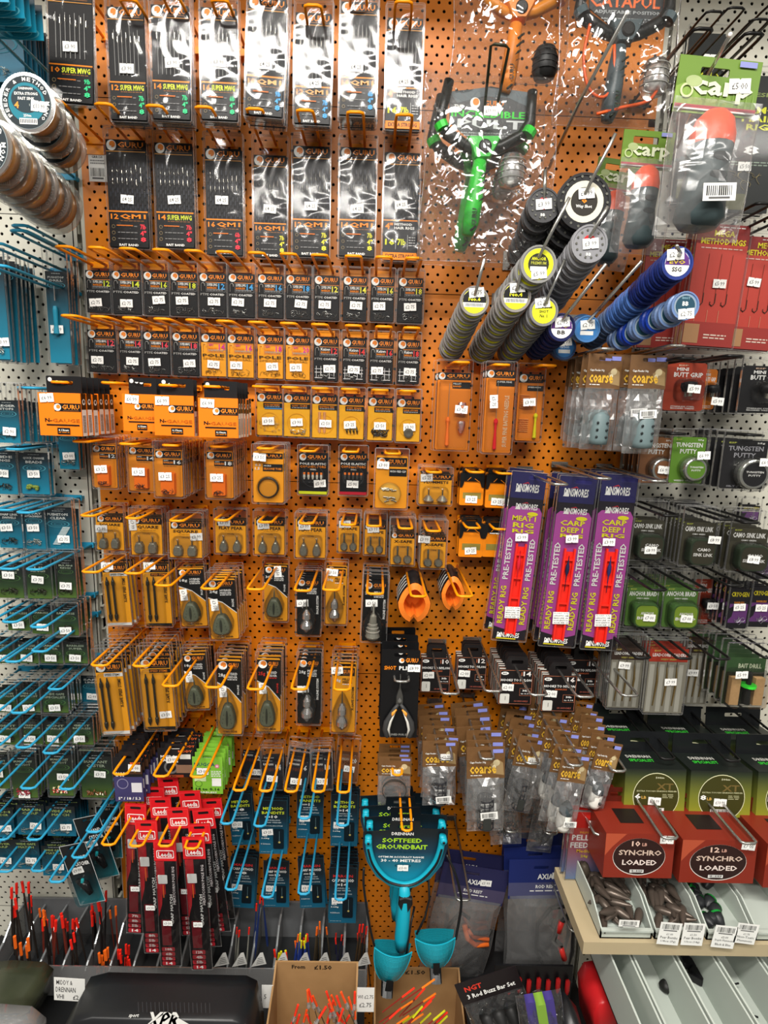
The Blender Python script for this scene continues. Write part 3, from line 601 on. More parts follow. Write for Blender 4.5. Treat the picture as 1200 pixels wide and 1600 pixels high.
def kobra(num, brown=False):
    def fn(root, w, h):
        c = Card(w, h, M('#8A5A3A' if brown else '#28262C', .4), .0008); c.t('KAMASAN', .05, .06 if not brown else .1, .55, .14 if not brown else .2, '#C8B8A8' if brown else WH, 0 if not brown else 0); c.t('B980' if not brown else 'B920', .08, .22, .6, .37, '#6A3A28' if not brown else '#4A2818'); c.t(num, .66, .1, .94, .3, WH)
        kid(root, c.obj('printed_card', root)); b = MB(); arcs(b, 10, w, 0, -h*.38, w*.3, h*.05, -.0014, M('#8A8A86', .3, .6), .0003, .003, 4); kid(root, b.obj('hooks', root)); return .0032
    return fn
def leeda(ft, lb):
    """long slim rig packet: red header card folded over a clear bag"""
    def fn(root, w, h):
        hh = .155*h; c = Card(w, h, M('#171416', .4), .0012); c.r(0, .16, .42, .42, '#A81E26'); c.r(.42, .16, 1, .62, '#1A1618'); c.p([(0, .16), (.42, .16), (.2, .5), (0, .6)], '#B0222A')
        c.t('CARP MATCH', .62, .42, .76, .66, WH, 90); c.t('MEAT/CORN POLE RIG', .78, .2, .92, .5, '#D8D0D0', 90); c.r(.12, .62, .6, .83, '#7A1A24', .05)
        for k, s in enumerate((ft, lb, '5lb', '14')): c.r(.06, .845+.038*k, .74, .878+.038*k, '#B02430', .06); c.t(s, .25, .851+.038*k, .6, .872+.038*k, WH)
        c.r(.3, .34, .36, .44, '#E8602A'); c.r(.08, .26, .56, .33, '#E0E0DC', .05); kid(root, c.obj('printed_insert', root))
        b = Card(w*1.12, hh, M('#D01C24', .35), .003, slot=euro(0, hh*.32, .02, .006)); b.frame(.03, .06, .97, .94, '#E85050', .01); b.r(.12, .46, .9, .86, WH, .06); b.r(.15, .5, .87, .82, '#C81C24', .05); b.t('Leeda', .2, .54, .82, .79, WH)
        for i, v in enumerate(b.v): b.v[i] = (v[0], v[1], v[2]+h/2-hh/2)
        kid(root, b.obj('header_card', root))
        g = MB(); bag_mesh(g, w*1.1, h*.86, .006, POUCH, 0, -.075*h, 6, 16, 3); kid(root, g.obj('clear_bag', root)); return .0048
    return fn
def bag_mesh(b, w, h, dep, mat, cx=0, cz=0, nx=10, nz=14, seed=1, rough=1.0, edge=True):
    """soft clear bag: two crumpled sheets meeting at the seams"""
    rr = random.Random(seed); G = {}
    for s in (-1, 1):
        vs = []
        for j in range(nz+1):
            for i in range(nx+1):
                u, v = i/nx, j/nz; puff = (math.sin(PI*u)*math.sin(PI*min(1, v*1.0)))**.5 if 0 < i < nx and 0 < j < nz else 0
                jt = rr.uniform(-.35, .35)*rough*dep if puff else 0
                wob = .012*w*math.sin(9*v+seed)*(1 if i in (0, nx) else 0)
                vs.append((cx+(u-.5)*w+wob+(rr.uniform(-.1, .1)*w/nx if puff else 0), s*(dep*puff+jt*.6)+ .0002*s, cz+(v-.5)*h))
        fs = []
        for j in range(nz):
            for i in range(nx):
                a, b2, c, d = j*(nx+1)+i, j*(nx+1)+i+1, (j+1)*(nx+1)+i+1, (j+1)*(nx+1)+i
                fs += [(a, b2, c), (a, c, d)] if rr.random() < .5 else [(a, b2, d), (b2, c, d)]
        b.add(vs, fs, mat)
        if s == -1 and edge:
            L = [vs[j*(nx+1)] for j in range(nz+1)]; Rr = [vs[j*(nx+1)+nx] for j in range(nz+1)]; Bm = [vs[i] for i in range(nx+1)]
            for ln in (L, Rr, Bm): b.tube(ln, .0006, RIM, 3)
CAGE = None
def cagefeeder(b, x, z, W, H, mat):
    """mesh tube feeder: open lattice cylinder with a lead strip"""
    r = W/2; n = 10; rows = 6
    for k in range(n): a = 2*PI*k/n; b.tube([(x+r*math.cos(a), -.004+r*math.sin(a), z-H/2), (x+r*math.cos(a), -.004+r*math.sin(a), z+H/2)], .0011, mat, 4)
    for j in range(rows): zz = z-H/2+H*j/(rows-1); b.tube([(x+r*math.cos(2*PI*k/14), -.004+r*math.sin(2*PI*k/14), zz) for k in range(14)], .0012, mat, 4, closed=True)
    b.box(x-r*.5, -.006-r, z-H*.45, x+r*.5, -.003-r, z-H*.05, M('#3A3C3A', .4, .3))
def coarse(kind='cage', hf=.36, bar=None):
    """brown header card over a frosted bag"""
    def fn(root, w, h):
        hh = hf*h; c = Card(w, hh, noisy('brown_header', '#5A3E22', '#7A5632', 60, .45), .002, slot=euro(0, hh*.36, .022, .006))
        c.p([(0, .45), (.55, .62), (1, .3), (1, .5), (.6, .78), (0, .6)], '#6A4A28'); c.p([(.62, .55), (.8, .38), (.95, .5), (.98, .9), (.7, .85)], '#9A8058'); c.e(.78, .5, .09, '#C8B890'); c.e(.72, .62, .05, '#E0D4B0')
        c.t('Cage Feeder 30g', .08, .44, .5, .52, WH); c.t('coarse', .08, .6, .78, .84, '#E0B03A'); c.lines(.1, .88, .4, .93, 1, WH); c.r(.68, .06, .95, .18, '#8A90D8')
        for i, v in enumerate(c.v): c.v[i] = (v[0], v[1], v[2]+h/2-hh/2)
        kid(root, c.obj('header_card', root)); b = MB(); bz = -h*.5+.22*h
        if kind == 'cage': cagefeeder(b, 0, bz+.02*h, w*.42, h*.34, M('#26262A', .4)); nm = 'cage_feeder'
        elif kind == 'white': b.lathe([(.003, .17*h), (.2*w, .12*h), (.26*w, .02*h), (.26*w, -.12*h), (.2*w, -.17*h), (.002, -.18*h)], M('#E6E4DC', .35), (0, -.004, bz), 'z', 16); b.lathe([(.0022, .001), (.003, 0), (.003, -.001)], M('#2A2A2A'), (.1*w, -.004-.25*w, bz-.06*h), n=8); b.lathe([(.003, .2*h), (.2*w, .135*h), (.235*w, .09*h), (.24*w, .05*h), (.2*w, .04*h)], M('#3A4448', .4), (0, -.005, bz), 'z', 16); nm = 'maggot_feeder'
        elif kind == 'grey': b.lathe([(.002, .2*h), (.17*w, .19*h), (.27*w, .13*h), (.29*w, -.12*h), (.27*w, -.17*h), (.002, -.18*h)], M('#66787A', .45), (0, -.004, bz), 'z', 18); [b.lathe([(.0022, -.0), (.0022, -.0008)], M('#22282A'), (s*.14*w, -.004-.26*w-.0006, bz+(.06-.075*k)*h), n=8) for s in (-1, 1) for k in range(3)]; nm = 'block_feeder'
        elif kind == 'ring': [b.tube([(.37*w*math.cos(a), -.002-.001*k, -.14*h+(.37-.02*k)*w*math.sin(a)) for a in [j*PI/12 for j in range(24)]], .0006, M('#5A5A56', .3, .6), 4, closed=True) for k in range(3)]; nm = 'wire_coil'
        else: arcs(b, 20, w, 0, bz, w*.25, h*.08, -.004, M('#2A2A2A', .4), .001, .006, 3); nm = 'fittings'
        kid(root, b.obj(nm, root, smooth=(kind in ('white', 'grey')))); g = MB(); bag_mesh(g, w*.96, h*(1-hf)*1.04, .016 if kind not in ('ring',) else .003, MILKY, 0, -h*hf/2-.0, 8, 10, int(w*1e5) % 97); kid(root, g.obj('frosted_bag', root)); 
        if bar:
            s = Card(w*.45, w*.22, M('#F0F0EC'), .0003); s.bars(.04, .06, .96, .96)
            o = s.obj('barcode_label', root, (bar[0]*w, -.02, (.5-bar[1])*h), (0, bar[2] if len(bar) > 2 else -.08, 0)); kid(root, o)
        return .0016 if bar is None else .0018
    return fn
def dins(l1, l2, fl):
    def fn(root, w, h):
        c = Card(w, h, M('#1C1620', .4), .001); yy = [(.0, .22), (.1, .2), (.9, .2), (1, .23), (1, .93), (.7, .95), (.4, .94), (0, .92)]; c.p(yy, '#AE4A9E')
        def dlogo(x0, y0, x1, y1):
            c.p([(x0, y1), (x0+.1, y0+.3*(y1-y0)), (x0+.16, y1)], WH); c.t('DINSMORES', x0+.02, y0+.2*(y1-y0), x1, y1, WH); c.p([(x0+.25*(x1-x0), y0+.25*(y1-y0)), (x0+.5*(x1-x0), y0), (x0+.6*(x1-x0), y0+.25*(y1-y0)), (x0+.5*(x1-x0), y0+.12*(y1-y0))], '#C02838')
        c.r(0, 0, 1, .15, '#242258'); dlogo(.12, .055, .82, .115); dlogo(.18, .17, .85, .215)
        c.e(.72, .237, .16, '#E8E020', ry=.012); c.t(l1, .14, .25, .84, .28, '#E8E020'); c.t(l2, .18, .29, .8, .32, '#E8E020'); c.t('RIG', .18, .328, .82, .35, '#E8E020')
        for x in (.06, .74): c.t('READY RIG', x, .67, x+.17, .9, '#E8E020', 90); c.t('PRE-TESTED', x, .38, x+.17, .63, WH, 90)
        dlogo(.1, .945, .8, .985); c.r(.1, .988, .7, .994, '#D8C820'); kid(root, c.obj('printed_card', root)); b = MB(); x = .0
        q = M('#E02A1E', .3); b.plate(rrect(-.17*w, -.46*h, .15*w, .07*h), -.003, -.0012, q)
        for s in (-.17, .10): b.plate(rrect(s*w, -.46*h, (s+.05)*w, .09*h), -.009, -.003, q)
        for z in (.02, -.12, -.24, -.36): b.box(-.12*w, -.008, z*h, .1*w, -.003, (z+.012)*h, q)
        kid(root, b.obj('rig_winder', root)); b = MB(); b.lathe([(.0006, .09*h), (.0016, .05*h), (.0034, .03*h), (.0038, 0), (.001, -.03*h), (.0006, -.12*h)], M(fl, .3), (-.02*w, -.0075, -.04*h), 'z', 10); kid(root, b.obj('float', root, smooth=True))
        s = Card(w*.46, w*.36, M('#F2F2EE'), .0003)
        for k, tx in enumerate(('FLOAT  0.5g', 'LENGTH  6M', 'MAIN LINE  6lb', 'HOOK LENGTH 5lb', 'HOOK SIZE  14')): s.t(tx, .06, .06+.19*k, .94, .17+.19*k, '#1A1A1A', bold=False)
        kid(root, s.obj('spec_label', root, (-.03*w, -.0105, -.32*h), (0, -.05, 0))); return .0105
    return fn
def esp(kind):
    def fn(root, w, h):
        if kind.startswith('butt'):
            bgc = {'buttr': '#A03A22', 'butto': '#D87A20', 'buttk': '#1A1A1C'}[kind]; c = Card(w, h, M(bgc, .4), .001, rad=.005); c.t('ESP', .3, .04, .55, .07, '#C8A890'); c.t('MINI', .26, .1, .55, .17, WH); c.t('BUTT GRIP', .2, .2, .92, .3, WH); c.t('STAINLESS STEEL', .2, .9, .8, .925, WH); c.t('MACHINED THREAD', .2, .94, .8, .965, WH)
            kid(root, c.obj('printed_card', root)); b = MB(); b.lathe([(.004, .13*h), (.011, .11*h), (.012, .02*h), (.008, -.05*h), (.007, -.07*h)], M('#151517', .5), (.05*w, -.012, -.02*h), 'z', 14); b.lathe([(.0045, -.07*h), (.0045, -.17*h), (.003, -.18*h)], M('#B0B0A8', .25, .9), (.05*w, -.012, -.02*h), 'z', 12)
            kid(root, b.obj('butt_grip', root, smooth=True)); b = MB(); b.dome(rrect(-.28*w, -.32*h, .38*w, .18*h, .014), -.0012, .024, CLEAR, .8, 3); kid(root, b.obj('blister', root)); return .026
        if kind.startswith('putty'):
            bgc, nm = {'puttyb': ('#8A5C3A', 'BROWN'), 'puttyg': ('#5E8A2A', 'WEEDY GREEN'), 'puttyk': ('#202022', 'SILT BLACK')}[kind]; c = Card(w, h, M(bgc, .4), .001, rad=.003); tc = WH if kind != 'puttyk' else '#9A9AA0'; c.t('ESP', .1, .04, .28, .07, '#B8C050'); c.t('25g', .74, .04, .92, .08, WH); c.t('TUNGSTEN', .1, .12, .9, .22, tc); c.t('PUTTY', .24, .26, .74, .36, tc); c.t(nm, .15, .93, .75, .965, tc)
            kid(root, c.obj('printed_card', root)); b = MB(); x, z = .12*w, -.18*h; b.lathe([(.34*w, -.001), (.35*w, -.006), (.35*w, -.014), (.33*w, -.018), (.30*w, -.019)], M('#B8BAB4', .2, .85), (x, 0, z), n=24); b.lathe([(.27*w, -.0185), (.27*w, -.0195)], M(bgc, .35), (x, 0, z), n=24); b.text('TUNGSTEN', x-.2*w, z+.03*h, x+.2*w, z+.07*h, -.0197, M(WH)); b.text('PUTTY', x-.14*w, z-.04*h, x+.14*w, z-.0*h, -.0197, M(WH))
            kid(root, b.obj('putty_tin', root)); b = MB(); b.dome(ell(x, z, .42*w, .42*w, 20), -.0012, .022, CLEAR, .88, 3); kid(root, b.obj('blister', root)); return .024
        if kind in ('sink', 'braid'):
            s = kind == 'sink'; c = Card(w, h, noisy('camo_print', '#2A2A20', '#4A4634', 90, .4) if s else M('#4E7430', .4), .001, rad=.005); c.t('ESP', .1, .03, .3, .06, '#B8C050'); c.t('CAMO SINK LINK' if s else 'ANCHOR BRAID', .06, .1, .94, .22, WH); c.t('CAMO GREEN' if s else 'WEEDY GREEN', .3, .26, .7, .295, WH)
            kid(root, c.obj('printed_card', root)); b = MB(); o = rrect(-.36*w, -.46*h, .44*w, .16*h, .2*w, 5); b.dome(o, -.001, .018, M('#2E3A2A' if s else '#3A5A2A', .3), .93, 3); b.flat([(.04*w+(a-.04*w)*.84, -.15*h+(z+.15*h)*.84) for a, z in o], -.0193, M('#3A382A' if s else '#7E9A2E', .3)); x0 = -.28*w
            for k, tx in enumerate(('CAMO', 'SINK LINK') if s else ('ANCHOR', 'BRAID')): b.text(tx, -.16*w if k == 0 else -.26*w, (-.12-.12*k)*h, .26*w if k == 0 else .34*w, (-.045-.12*k)*h, -.0196, M(WH))
            kid(root, b.obj('line_spool', root)); b = MB(); b.dome(rrect(-.42*w, -.49*h, .49*w, .19*h, .2*w, 5), -.0012, .021, CLEAR, .95, 2); kid(root, b.obj('blister', root)); return .0225
        if kind == 'cryo':
            c = Card(w, h, M('#1A181E', .4), .001); c.r(.04, .38, .96, .86, '#6A3A7A'); c.p([(0, .5), (.3, .42), (.2, .7), (0, .8)], '#1A181E'); c.t('CRYOGEN', .06, .08, .94, .2, '#E0D020'); c.t('BARBLESS', .25, .32, .75, .37, '#D88A30'); kid(root, c.obj('printed_card', root)); b = MB(); arcs(b, 12, w, 0, -.3*h, .28*w, .06*h, -.0016, M('#B0A8B8', .3, .6), .0004, .004, 2); kid(root, b.obj('hooks', root)); return .0035
        if kind == 'mega':
            c = Card(w, h, M('#C8483C', .4), .0012); c.r(0, 0, 1, .16, '#8A2A28'); c.r(0, .8, 1, 1, '#A83A34'); c.lines(.4, .02, .9, .035, 1, WH); c.t('MEGA', .32, .05, .72, .1, '#E8D82A'); c.t('METHOD RIGS', .08, .115, .95, .165, '#E8D82A'); c.lines(.1, .19, .9, .21, 1, '#F0C8B8'); c.r(.0, .82, .3, .98, '#B88A60'); c.lines(.4, .9, .85, .95, 2, '#F0D8C8'); kid(root, c.obj('printed_card', root)); b = MB()
            for x in (-.22, .02, .24): b.tube([(x*w, -.0014, .26*h), (x*w-.001, -.0016, -.06*h)], .0004, M('#6A3A28'), 3); b.tube([(x*w, -.0014, -.06*h), (x*w, -.0018, -.14*h), (x*w-.004, -.0018, -.165*h), (x*w-.008, -.0018, -.15*h), (x*w-.008, -.0018, -.13*h)], .0008, M('#4A3A30', .3, .5), 4); b.tube([(x*w-.01, -.0015, -.2*h), (x*w-.01, -.0015, -.3*h)], .0005, M('#D8A080'), 3)
            kid(root, b.obj('hair_rigs', root)); return .0035
        if kind == 'dark':
            c = Card(w, h, M('#1C2020', .4), .0012); c.t('ESP', .5, .12, .8, .15, '#8A9A5A'); c.t('CAMO', .2, .22, .95, .27, '#D8DC30'); c.t('HAIR', .3, .285, .95, .33, '#D8DC30'); c.t('RIGS', .4, .345, .95, .39, '#D8DC30'); c.t('8', .4, .5, .7, .57, WH); c.lines(.2, .62, .9, .66, 2, '#8A9A8A'); c.r(.1, .86, .55, .98, '#5A5A30'); kid(root, c.obj('printed_card', root)); b = MB(); arcs(b, 8, w, 0, -.25*h, .3*w, .05*h, -.0016, M('#A89A70', .3, .5), .0004, .006, 6); kid(root, b.obj('hair_rigs', root)); return .0035
        if kind in ('lead', 'leadr'):
            c = Card(w, h, M('#2A2420', .4), .001); c.r(0, 0, 1, .2, '#A8321E' if kind == 'leadr' else '#3A2A22'); c.t('ESP', .12, .02, .3, .045, '#C8B050'); c.t('LEADCORE LEADERS', .08, .07, .95, .12, WH); c.t('WEEDY GREEN', .3, .15, .7, .175, '#B8B050'); c.r(0, .2, 1, 1, '#8A8678')
            for x in (.1, .36, .6, .85): c.r(x-.06, .24, x+.06, .98, '#B0AEA2')
            kid(root, c.obj('printed_card', root)); b = MB()
            for k in range(3): x = (-.27+.25*k)*w; b.tube([(x, -.002, .22*h), (x+.002, -.0025, 0), (x-.001, -.002, -.38*h)], [.001, .0022, .0012], M('#5A4A28', .6), 5); b.tube([(x, -.002, .3*h), (x, -.002, .22*h)], .0006, M('#3A342A'), 4)
            kid(root, b.obj('leaders', root)); return .0045
        if kind == 'drill':
            c = Card(w, h, M('#4A6A34', .4), .001); c.r(0, 0, 1, .3, '#3A5A34'); c.t('BAIT DRILL', .3, .12, .9, .22, '#D8E0C0'); c.r(0, .3, 1, 1, '#26301E'); kid(root, c.obj('printed_card', root)); b = MB()
            for s in (-.3, .32): b.box((s-.12)*w, -.012, -.46*h, (s+.12)*w, -.001, .12*h, noisy('cork', '#B08A5A', '#C8A070', 200, .7))
            kid(root, b.obj('cork_sticks', root)); b = MB(); b.lathe([(.003, .26*h), (.0045, .2*h), (.0045, 0), (.012, -.01*h), (.012, -.05*h), (.004, -.06*h), (.006, -.2*h), (.007, -.42*h)], M('#1A1C1A', .4), (.02*w, -.012, 0), 'z', 12); b.lathe([(.007, 0), (.0135, -.005*h), (.0135, -.05*h), (.007, -.055*h)], M('#3AD83A', .3), (.02*w, -.012, -.0*h), 'z', 16)
            kid(root, b.obj('bait_drill', root)); b = MB(); b.dome(rrect(-.48*w, -.49*h, .48*w, .3*h, .006), -.0012, .022, CLEAR, .95, 2); kid(root, b.obj('blister', root)); return .0236
    return fn
# ------------------------------------------------------------------ the setting: perforated shop panels, uprights, floor, ceiling
XL = sum(P(*q).x for q in ((123, 213), (146, 690), (182, 1165)))/3
XR = sum(P(*q).x for q in ((1042, 40), (968, 738)))/2
def pegboard(name, x0, x1, z0, z1, mat, n=8):
    vs, fs = [], []; dz, px, r = .01365, .019, .0029; rows = int((z1-z0)/dz)
    for j in range(rows+1):
        za, zb = z0+j*dz, min(z1, z0+(j+1)*dz); zc = (za+zb)/2; off = (j % 2)*px/2; x = x0+.004
        xs = []; cx = x0+px/2+off+.002
        while cx+px/2 < x1-.002: xs.append(cx); cx += px
        edges = [x0]+[c-px/2 for c in xs]+[xs[-1]+px/2, x1]
        for a, b in ((edges[0], edges[1]), (edges[-2], edges[-1])):
            if b-a > 1e-5: o = len(vs); vs += [(a, 0, za), (b, 0, za), (b, 0, zb), (a, 0, zb)]; fs.append((o, o+1, o+2, o+3))
        if zb-za < dz*.9: o = len(vs); vs += [(x0, 0, za), (x1, 0, za), (x1, 0, zb), (x0, 0, zb)]; fs.append((o, o+1, o+2, o+3)); continue
        for c in xs:
            o = len(vs); sq = [(c+px/2, zc), (c+px/2, zb), (c, zb), (c-px/2, zb), (c-px/2, zc), (c-px/2, za), (c, za), (c+px/2, za)]
            ho = [(c+r*math.cos(k*PI/4), zc+r*math.sin(k*PI/4)) for k in range(8)]
            vs += [(a, 0, b) for a, b in sq]+[(a, 0, b) for a, b in ho]+[(a, .0015, b) for a, b in ho]
            fs += [(o+k, o+(k+1) % 8, o+8+(k+1) % 8, o+8+k) for k in range(8)]+[(o+8+k, o+8+(k+1) % 8, o+16+(k+1) % 8, o+16+k) for k in range(8)]
    me = bpy.data.meshes.new(name); me.from_pydata(vs, [], fs); me.materials.append(mat); me.update()
    o = bpy.data.objects.new(name, me); scn.collection.objects.link(o); o['kind'] = 'structure'; return o
PAINT_O = noisy('orange_paint', '#E07C0D', '#E98914', 3, .42); PAINT_W = noisy('cream_paint', '#CFCDBE', '#D8D6C8', 3, .45)
seams = [P(550, 1052).z, P(550, 755).z, P(550, 455).z, P(550, 168).z]
zz = [.06, seams[0]-.37]+seams+[2.42]
for i in range(len(zz)-1): pegboard('wall_centre', XL+.002, XR-.002, zz[i]+.0007, zz[i+1]-.0007, PAINT_O)
zl = [.06, .45, .82, 1.19, 1.56, 1.93, 2.42]
for i in range(len(zl)-1):
    pegboard('wall_left', XL-.98, XL-.022, zl[i]+.0007, zl[i+1]-.0007, PAINT_W); pegboard('wall_right', XR+.022, XR+.98, zl[i]+.0007, zl[i+1]-.0007, PAINT_W)
b = MB(); b.box(XL-1.05, .035, 0, XR+1.05, .05, 2.6, M('#1A1410', .9)); b.obj('wall_back')['kind'] = 'structure'
for k, (xa, xb) in enumerate(((XL-.021, XL+.001), (XR-.001, XR+.021))):
    b = MB(); hl = [rrect((xa+xb)/2-.003, .1+.05*i, (xa+xb)/2+.003, .125+.05*i) for i in range(46)]
    b.plate(rrect(xa, .05, xb, 2.44), .002, .02, PAINT_W, hl); b.obj('trim_%d' % (k+1))['kind'] = 'structure'
b = MB(); b.box(-2.6, -3.6, -.02, 2.6, .05, 0, noisy('grey_vinyl', '#6A665E', '#7A766C', 6, .5)); b.obj('floor')['kind'] = 'structure'
b = MB(); b.box(-2.6, -3.6, 2.9, 2.6, .05, 2.92, M('#D8D6CE', .8)); b.obj('ceiling')['kind'] = 'structure'
b = MB(); b.box(XL-1.0, -.42, 2.425, XR+1.0, .03, 2.455, PAINT_W); b.obj('trim_3')['kind'] = 'structure'  # unseen header canopy added above the frame, sized to shade the panel tops
for i, (lx, ly, lz, pw) in enumerate(LAMPS):
    t = tag(empty('ceiling_light', (lx, ly, 2.9)), ['ceiling strip light closest to the display wall', 'ceiling strip light farthest from the display wall', 'ceiling strip light over the right bay', 'ceiling strip light over the left bay'][i], 'ceiling light')
    b = MB(); b.box(-.66, -.13, -.05, .66, .13, 0, M('#E0E0DC')); b.obj('housing', t)
    b = MB(); b.tube([(-.62, 0, -.062), (.62, 0, -.062)], .013, M('#FFF6E8', .5, 0, .5, 3), 10); b.obj('tube', t)
SIZES = 'BLACK'
# ------------------------------------------------------------------ row A: eight tall rig packets at the top
LIME, GRN_, SKY, RED, YEL = '#D6E03A', '#3AD08A', '#4AA8E8', '#F03848', '#E8E040'
rowA = [
 ((77, -14, 145, 163), .135, 2, '10', 'SUPER MWG', LIME, ('9lb', '4"', '8', GRN_), 0, 2.2, 'tall black rig packet numbered ten, top left corner', '£3·90', (.5, .5)),
 ((171, 13, 227, 190), .11, 4, '12', 'SUPER MWG', LIME, ('7lb', '4"', '8', GRN_), 0, 0, 'tall black rig packet with twelve in green, top row', '£3·90', (.5, .54)),
 ((238, 10, 296, 189), .115, 5, '14', 'SUPER MWG', LIME, ('7lb', '4"', '8', GRN_), 0, .5, 'tall black rig packet, third along the top row', '£3·90', (.55, .5)),
 ((315, 14, 370, 190), .11, 4, '16', 'SUPER MWG', LIME, ('6lb', '4"', '8', GRN_), 0, .5, 'tall black rig packet with green sixteen, top row', '£3·90', (.5, .48)),
 ((386, -2, 444, 184), .125, 7, '10', 'QM1', '#E8A86A', ('9lb', '4"', '8', SKY), 0, 2.5, 'tall glary rig packet with blue figures, fifth of top row', '£4·25', (.5, .56)),
 ((461, 22, 516, 196), .10, 3, '12', 'QM1', '#E8A86A', ('7lb', '4"', '8', SKY), 0, .5, 'tall glary rig packet, sixth of the top row', '£4·25', (.56, .63)),
 ((532, 5, 587, 183), .12, 8, '14', 'QM1', '#E8A86A', ('6lb', '4"', '8', SKY), 0, 0, 'tall rig packet in thick stack, seventh of top row', '£4·25', (.45, .57)),
 ((604, 30, 658, 204), .08, 3, '4', 'HAIR', YEL, ('9lb', '4"', '8', YEL), 0, 0, 'tall rig packet with orange foot strip, eighth of top row', '£4·25', (.5, .57))]
G1 = 'tall rig packets in the top row'
for i, (bb, d, n, num, ti, tc, nc, kd, tilt, desc, pr, st) in enumerate(rowA):
    hx = [78, 190, 258, 333, 410, 487, 560, 634][i]
    stack('rig_packet', 'rig packet', rig(num, ti, tc, nc, kd, 'hair' if i == 7 else None), bb, d, n, desc, pr, st, dz=.006, tilt=tilt, grp=G1, top=.022, pouch=POUCH, hk=((bb[0]+bb[2])/2, bb[1]-(14 if i != 7 else 28), .145, ORA))
rowB = [
 ((169, 220, 230, 388), .05, 3, '12', 'QM1', OC, ('7lb', '4"', '8', RED), 'silver-grey woven rig packet numbered twelve, second row', (160, 162), (.5, .55)),
 ((244, 225, 302, 388), .05, 4, '14', 'SUPER MWG', LIME, ('7lb', '4"', '8', RED), 'rig packet with lime fourteen and red figures, second row', (240, 165), (.5, .54)),
 ((322, 234, 378, 400), .04, 3, '16', 'QM1', OC, ('6lb', '4"', '8', RED), 'rig packet with orange sixteen and red figures, second row', (317, 167), (.45, .48)),
 ((397, 244, 447, 404), .035, 2, '10', 'QM1', OC, ('7lb', '4"', '8', YEL), 'narrow rig packet with yellow figures, fourth of second row', (397, 170), (.5, .52)),
 ((458, 230, 514, 402), .045, 3, '12', 'QM1', OC, ('7lb', '4"', '8', YEL), 'rig packet with yellow figures, fifth of second row', (476, 172), (.5, .54)),
 ((531, 232, 586, 402), .045, 3, '14', 'QM1', OC, ('7lb', '4"', '8', YEL), 'rig packet with yellow figures, sixth of second row', (555, 175), (.5, .56)),
 ((600, 240, 653, 408), .04, 3, '4', 'HAIR', OC, ('', '', '', YEL), 'rig packet with orange foot strip, end of second row', (632, 179), (.5, .48))]
for i, (bb, d, n, num, ti, tc, nc, desc, hk, st) in enumerate(rowB):
    stack('rig_packet', 'rig packet', rig(num, ti, tc, nc, 1, 'hair' if i == 6 else None), bb, d, n, desc, '£4·25', st, hk=(*hk, .14, ORA), grp='rig packets in the second row', pouch=POUCH, dz=.007)
hook(82, 157, .15, ORA, 'orange display hook with only a ticket plate, left end of second row')
t = tag(empty('ticket_plate', P(150, 232, .004)), 'orange ticket plate with a barcode strip below the leftmost top hook', 'ticket plate')
b = MB(); b.plate(rrect(-.016, -.012, .016, .012), -.006, -.003, ORA); b.obj('plate', t)
c = Card(.032, .045, M(WH)); c.t('GRR150', .2, .04, .8, .14, '#1A1A1A'); c.lines(.1, .2, .9, .4, 2, '#888888'); c.bars(.05, .45, .95, .95); c.obj('barcode_ticket', t, (.003, -.004, -.034))
# ------------------------------------------------------------------ rows C and D: small hook packets
def rowsmall(items, cat, nm, grp):
    for (x0, x1, y0, y1, fn, desc, hk, st, n, d, pr) in items:
        stack(nm, cat, fn, (x0, y0, x1, y1), d, n, desc, pr, st, dz=.005, hk=(*hk, .14, ORA), grp=grp)
C = []
xs = [(135, 174), (176, 220), (225, 263), (267, 308), (312, 353), (357, 397), (403, 442), (447, 485), (491, 529), (536, 573), (579, 615), (622, 660)]
tx = [98, 149, 198, 250, 300, 350, 400, 450, 499, 552, 600, 647]
nums = ['12', '14', '16', '18', '12', '14', '16', '18', '12', '14', '16', '18']; cols = [LIME]*4+[SKY]*4+[YEL]*4; cw = ['green', 'green', 'green', 'green', 'blue', 'blue', 'blue', 'blue', 'pale yellow', 'pale yellow', 'pale yellow', 'pale yellow']
wn = {'12': 'twelve', '14': 'fourteen', '16': 'sixteen', '18': 'eighteen', '20': 'twenty'}
for i in range(12):
    y0 = 423+1.05*i; y1 = 489+1.35*i
    C.append((xs[i][0], xs[i][1], y0, y1, ptfe(nums[i], cols[i]), 'black hook packet with %s %s, upper small row' % (cw[i], wn[nums[i]]), (tx[i], 385+1.65*i), (.5+.06*((i*7) % 5-2), .76 if i < 2 else .66), 2+(i % 3), .035, '£2·75'))
rowsmall(C, 'hook packet', 'hook_packet', 'black hook packets in the upper small row')
D = []
xs = [(138, 181), (187, 222), (225, 265), (270, 310), (315, 353), (356, 396), (403, 442), (447, 484), (490, 528), (535, 571), (577, 614), (621, 655)]
tx = [107, 154, 203, 252, 302, 350, 400, 450, 499, 552, 600, 644]
nums = ['12', '14', '16', '18', '14', '16', '18', '20', '12', '14', '16', '18']
for i in range(12):
    k = 'black' if i < 4 else 'pole' if i < 8 else 'kaizen'; y0 = 516+1.5*i; y1 = 581+1.75*i
    dn = {'black': 'black hook packet with pink %s', 'pole': 'yellow hook packet with pink %s', 'kaizen': 'black script-printed hook packet, red %s'}[k] % wn[nums[i]]
    D.append((xs[i][0], xs[i][1], y0, y1, ptfe(nums[i], '#F04858' if k == 'black' else '#E0409A' if k == 'pole' else '#E83A3A', k, 'SUPER MWG'), dn+', lower small row', (tx[i], 493+1.75*i), (.5+.08*((i*3) % 5-2), .72), 2+(i % 2), .03, '£2·75'))
rowsmall(D, 'hook packet', 'hook_packet', 'hook packets in the lower small row')
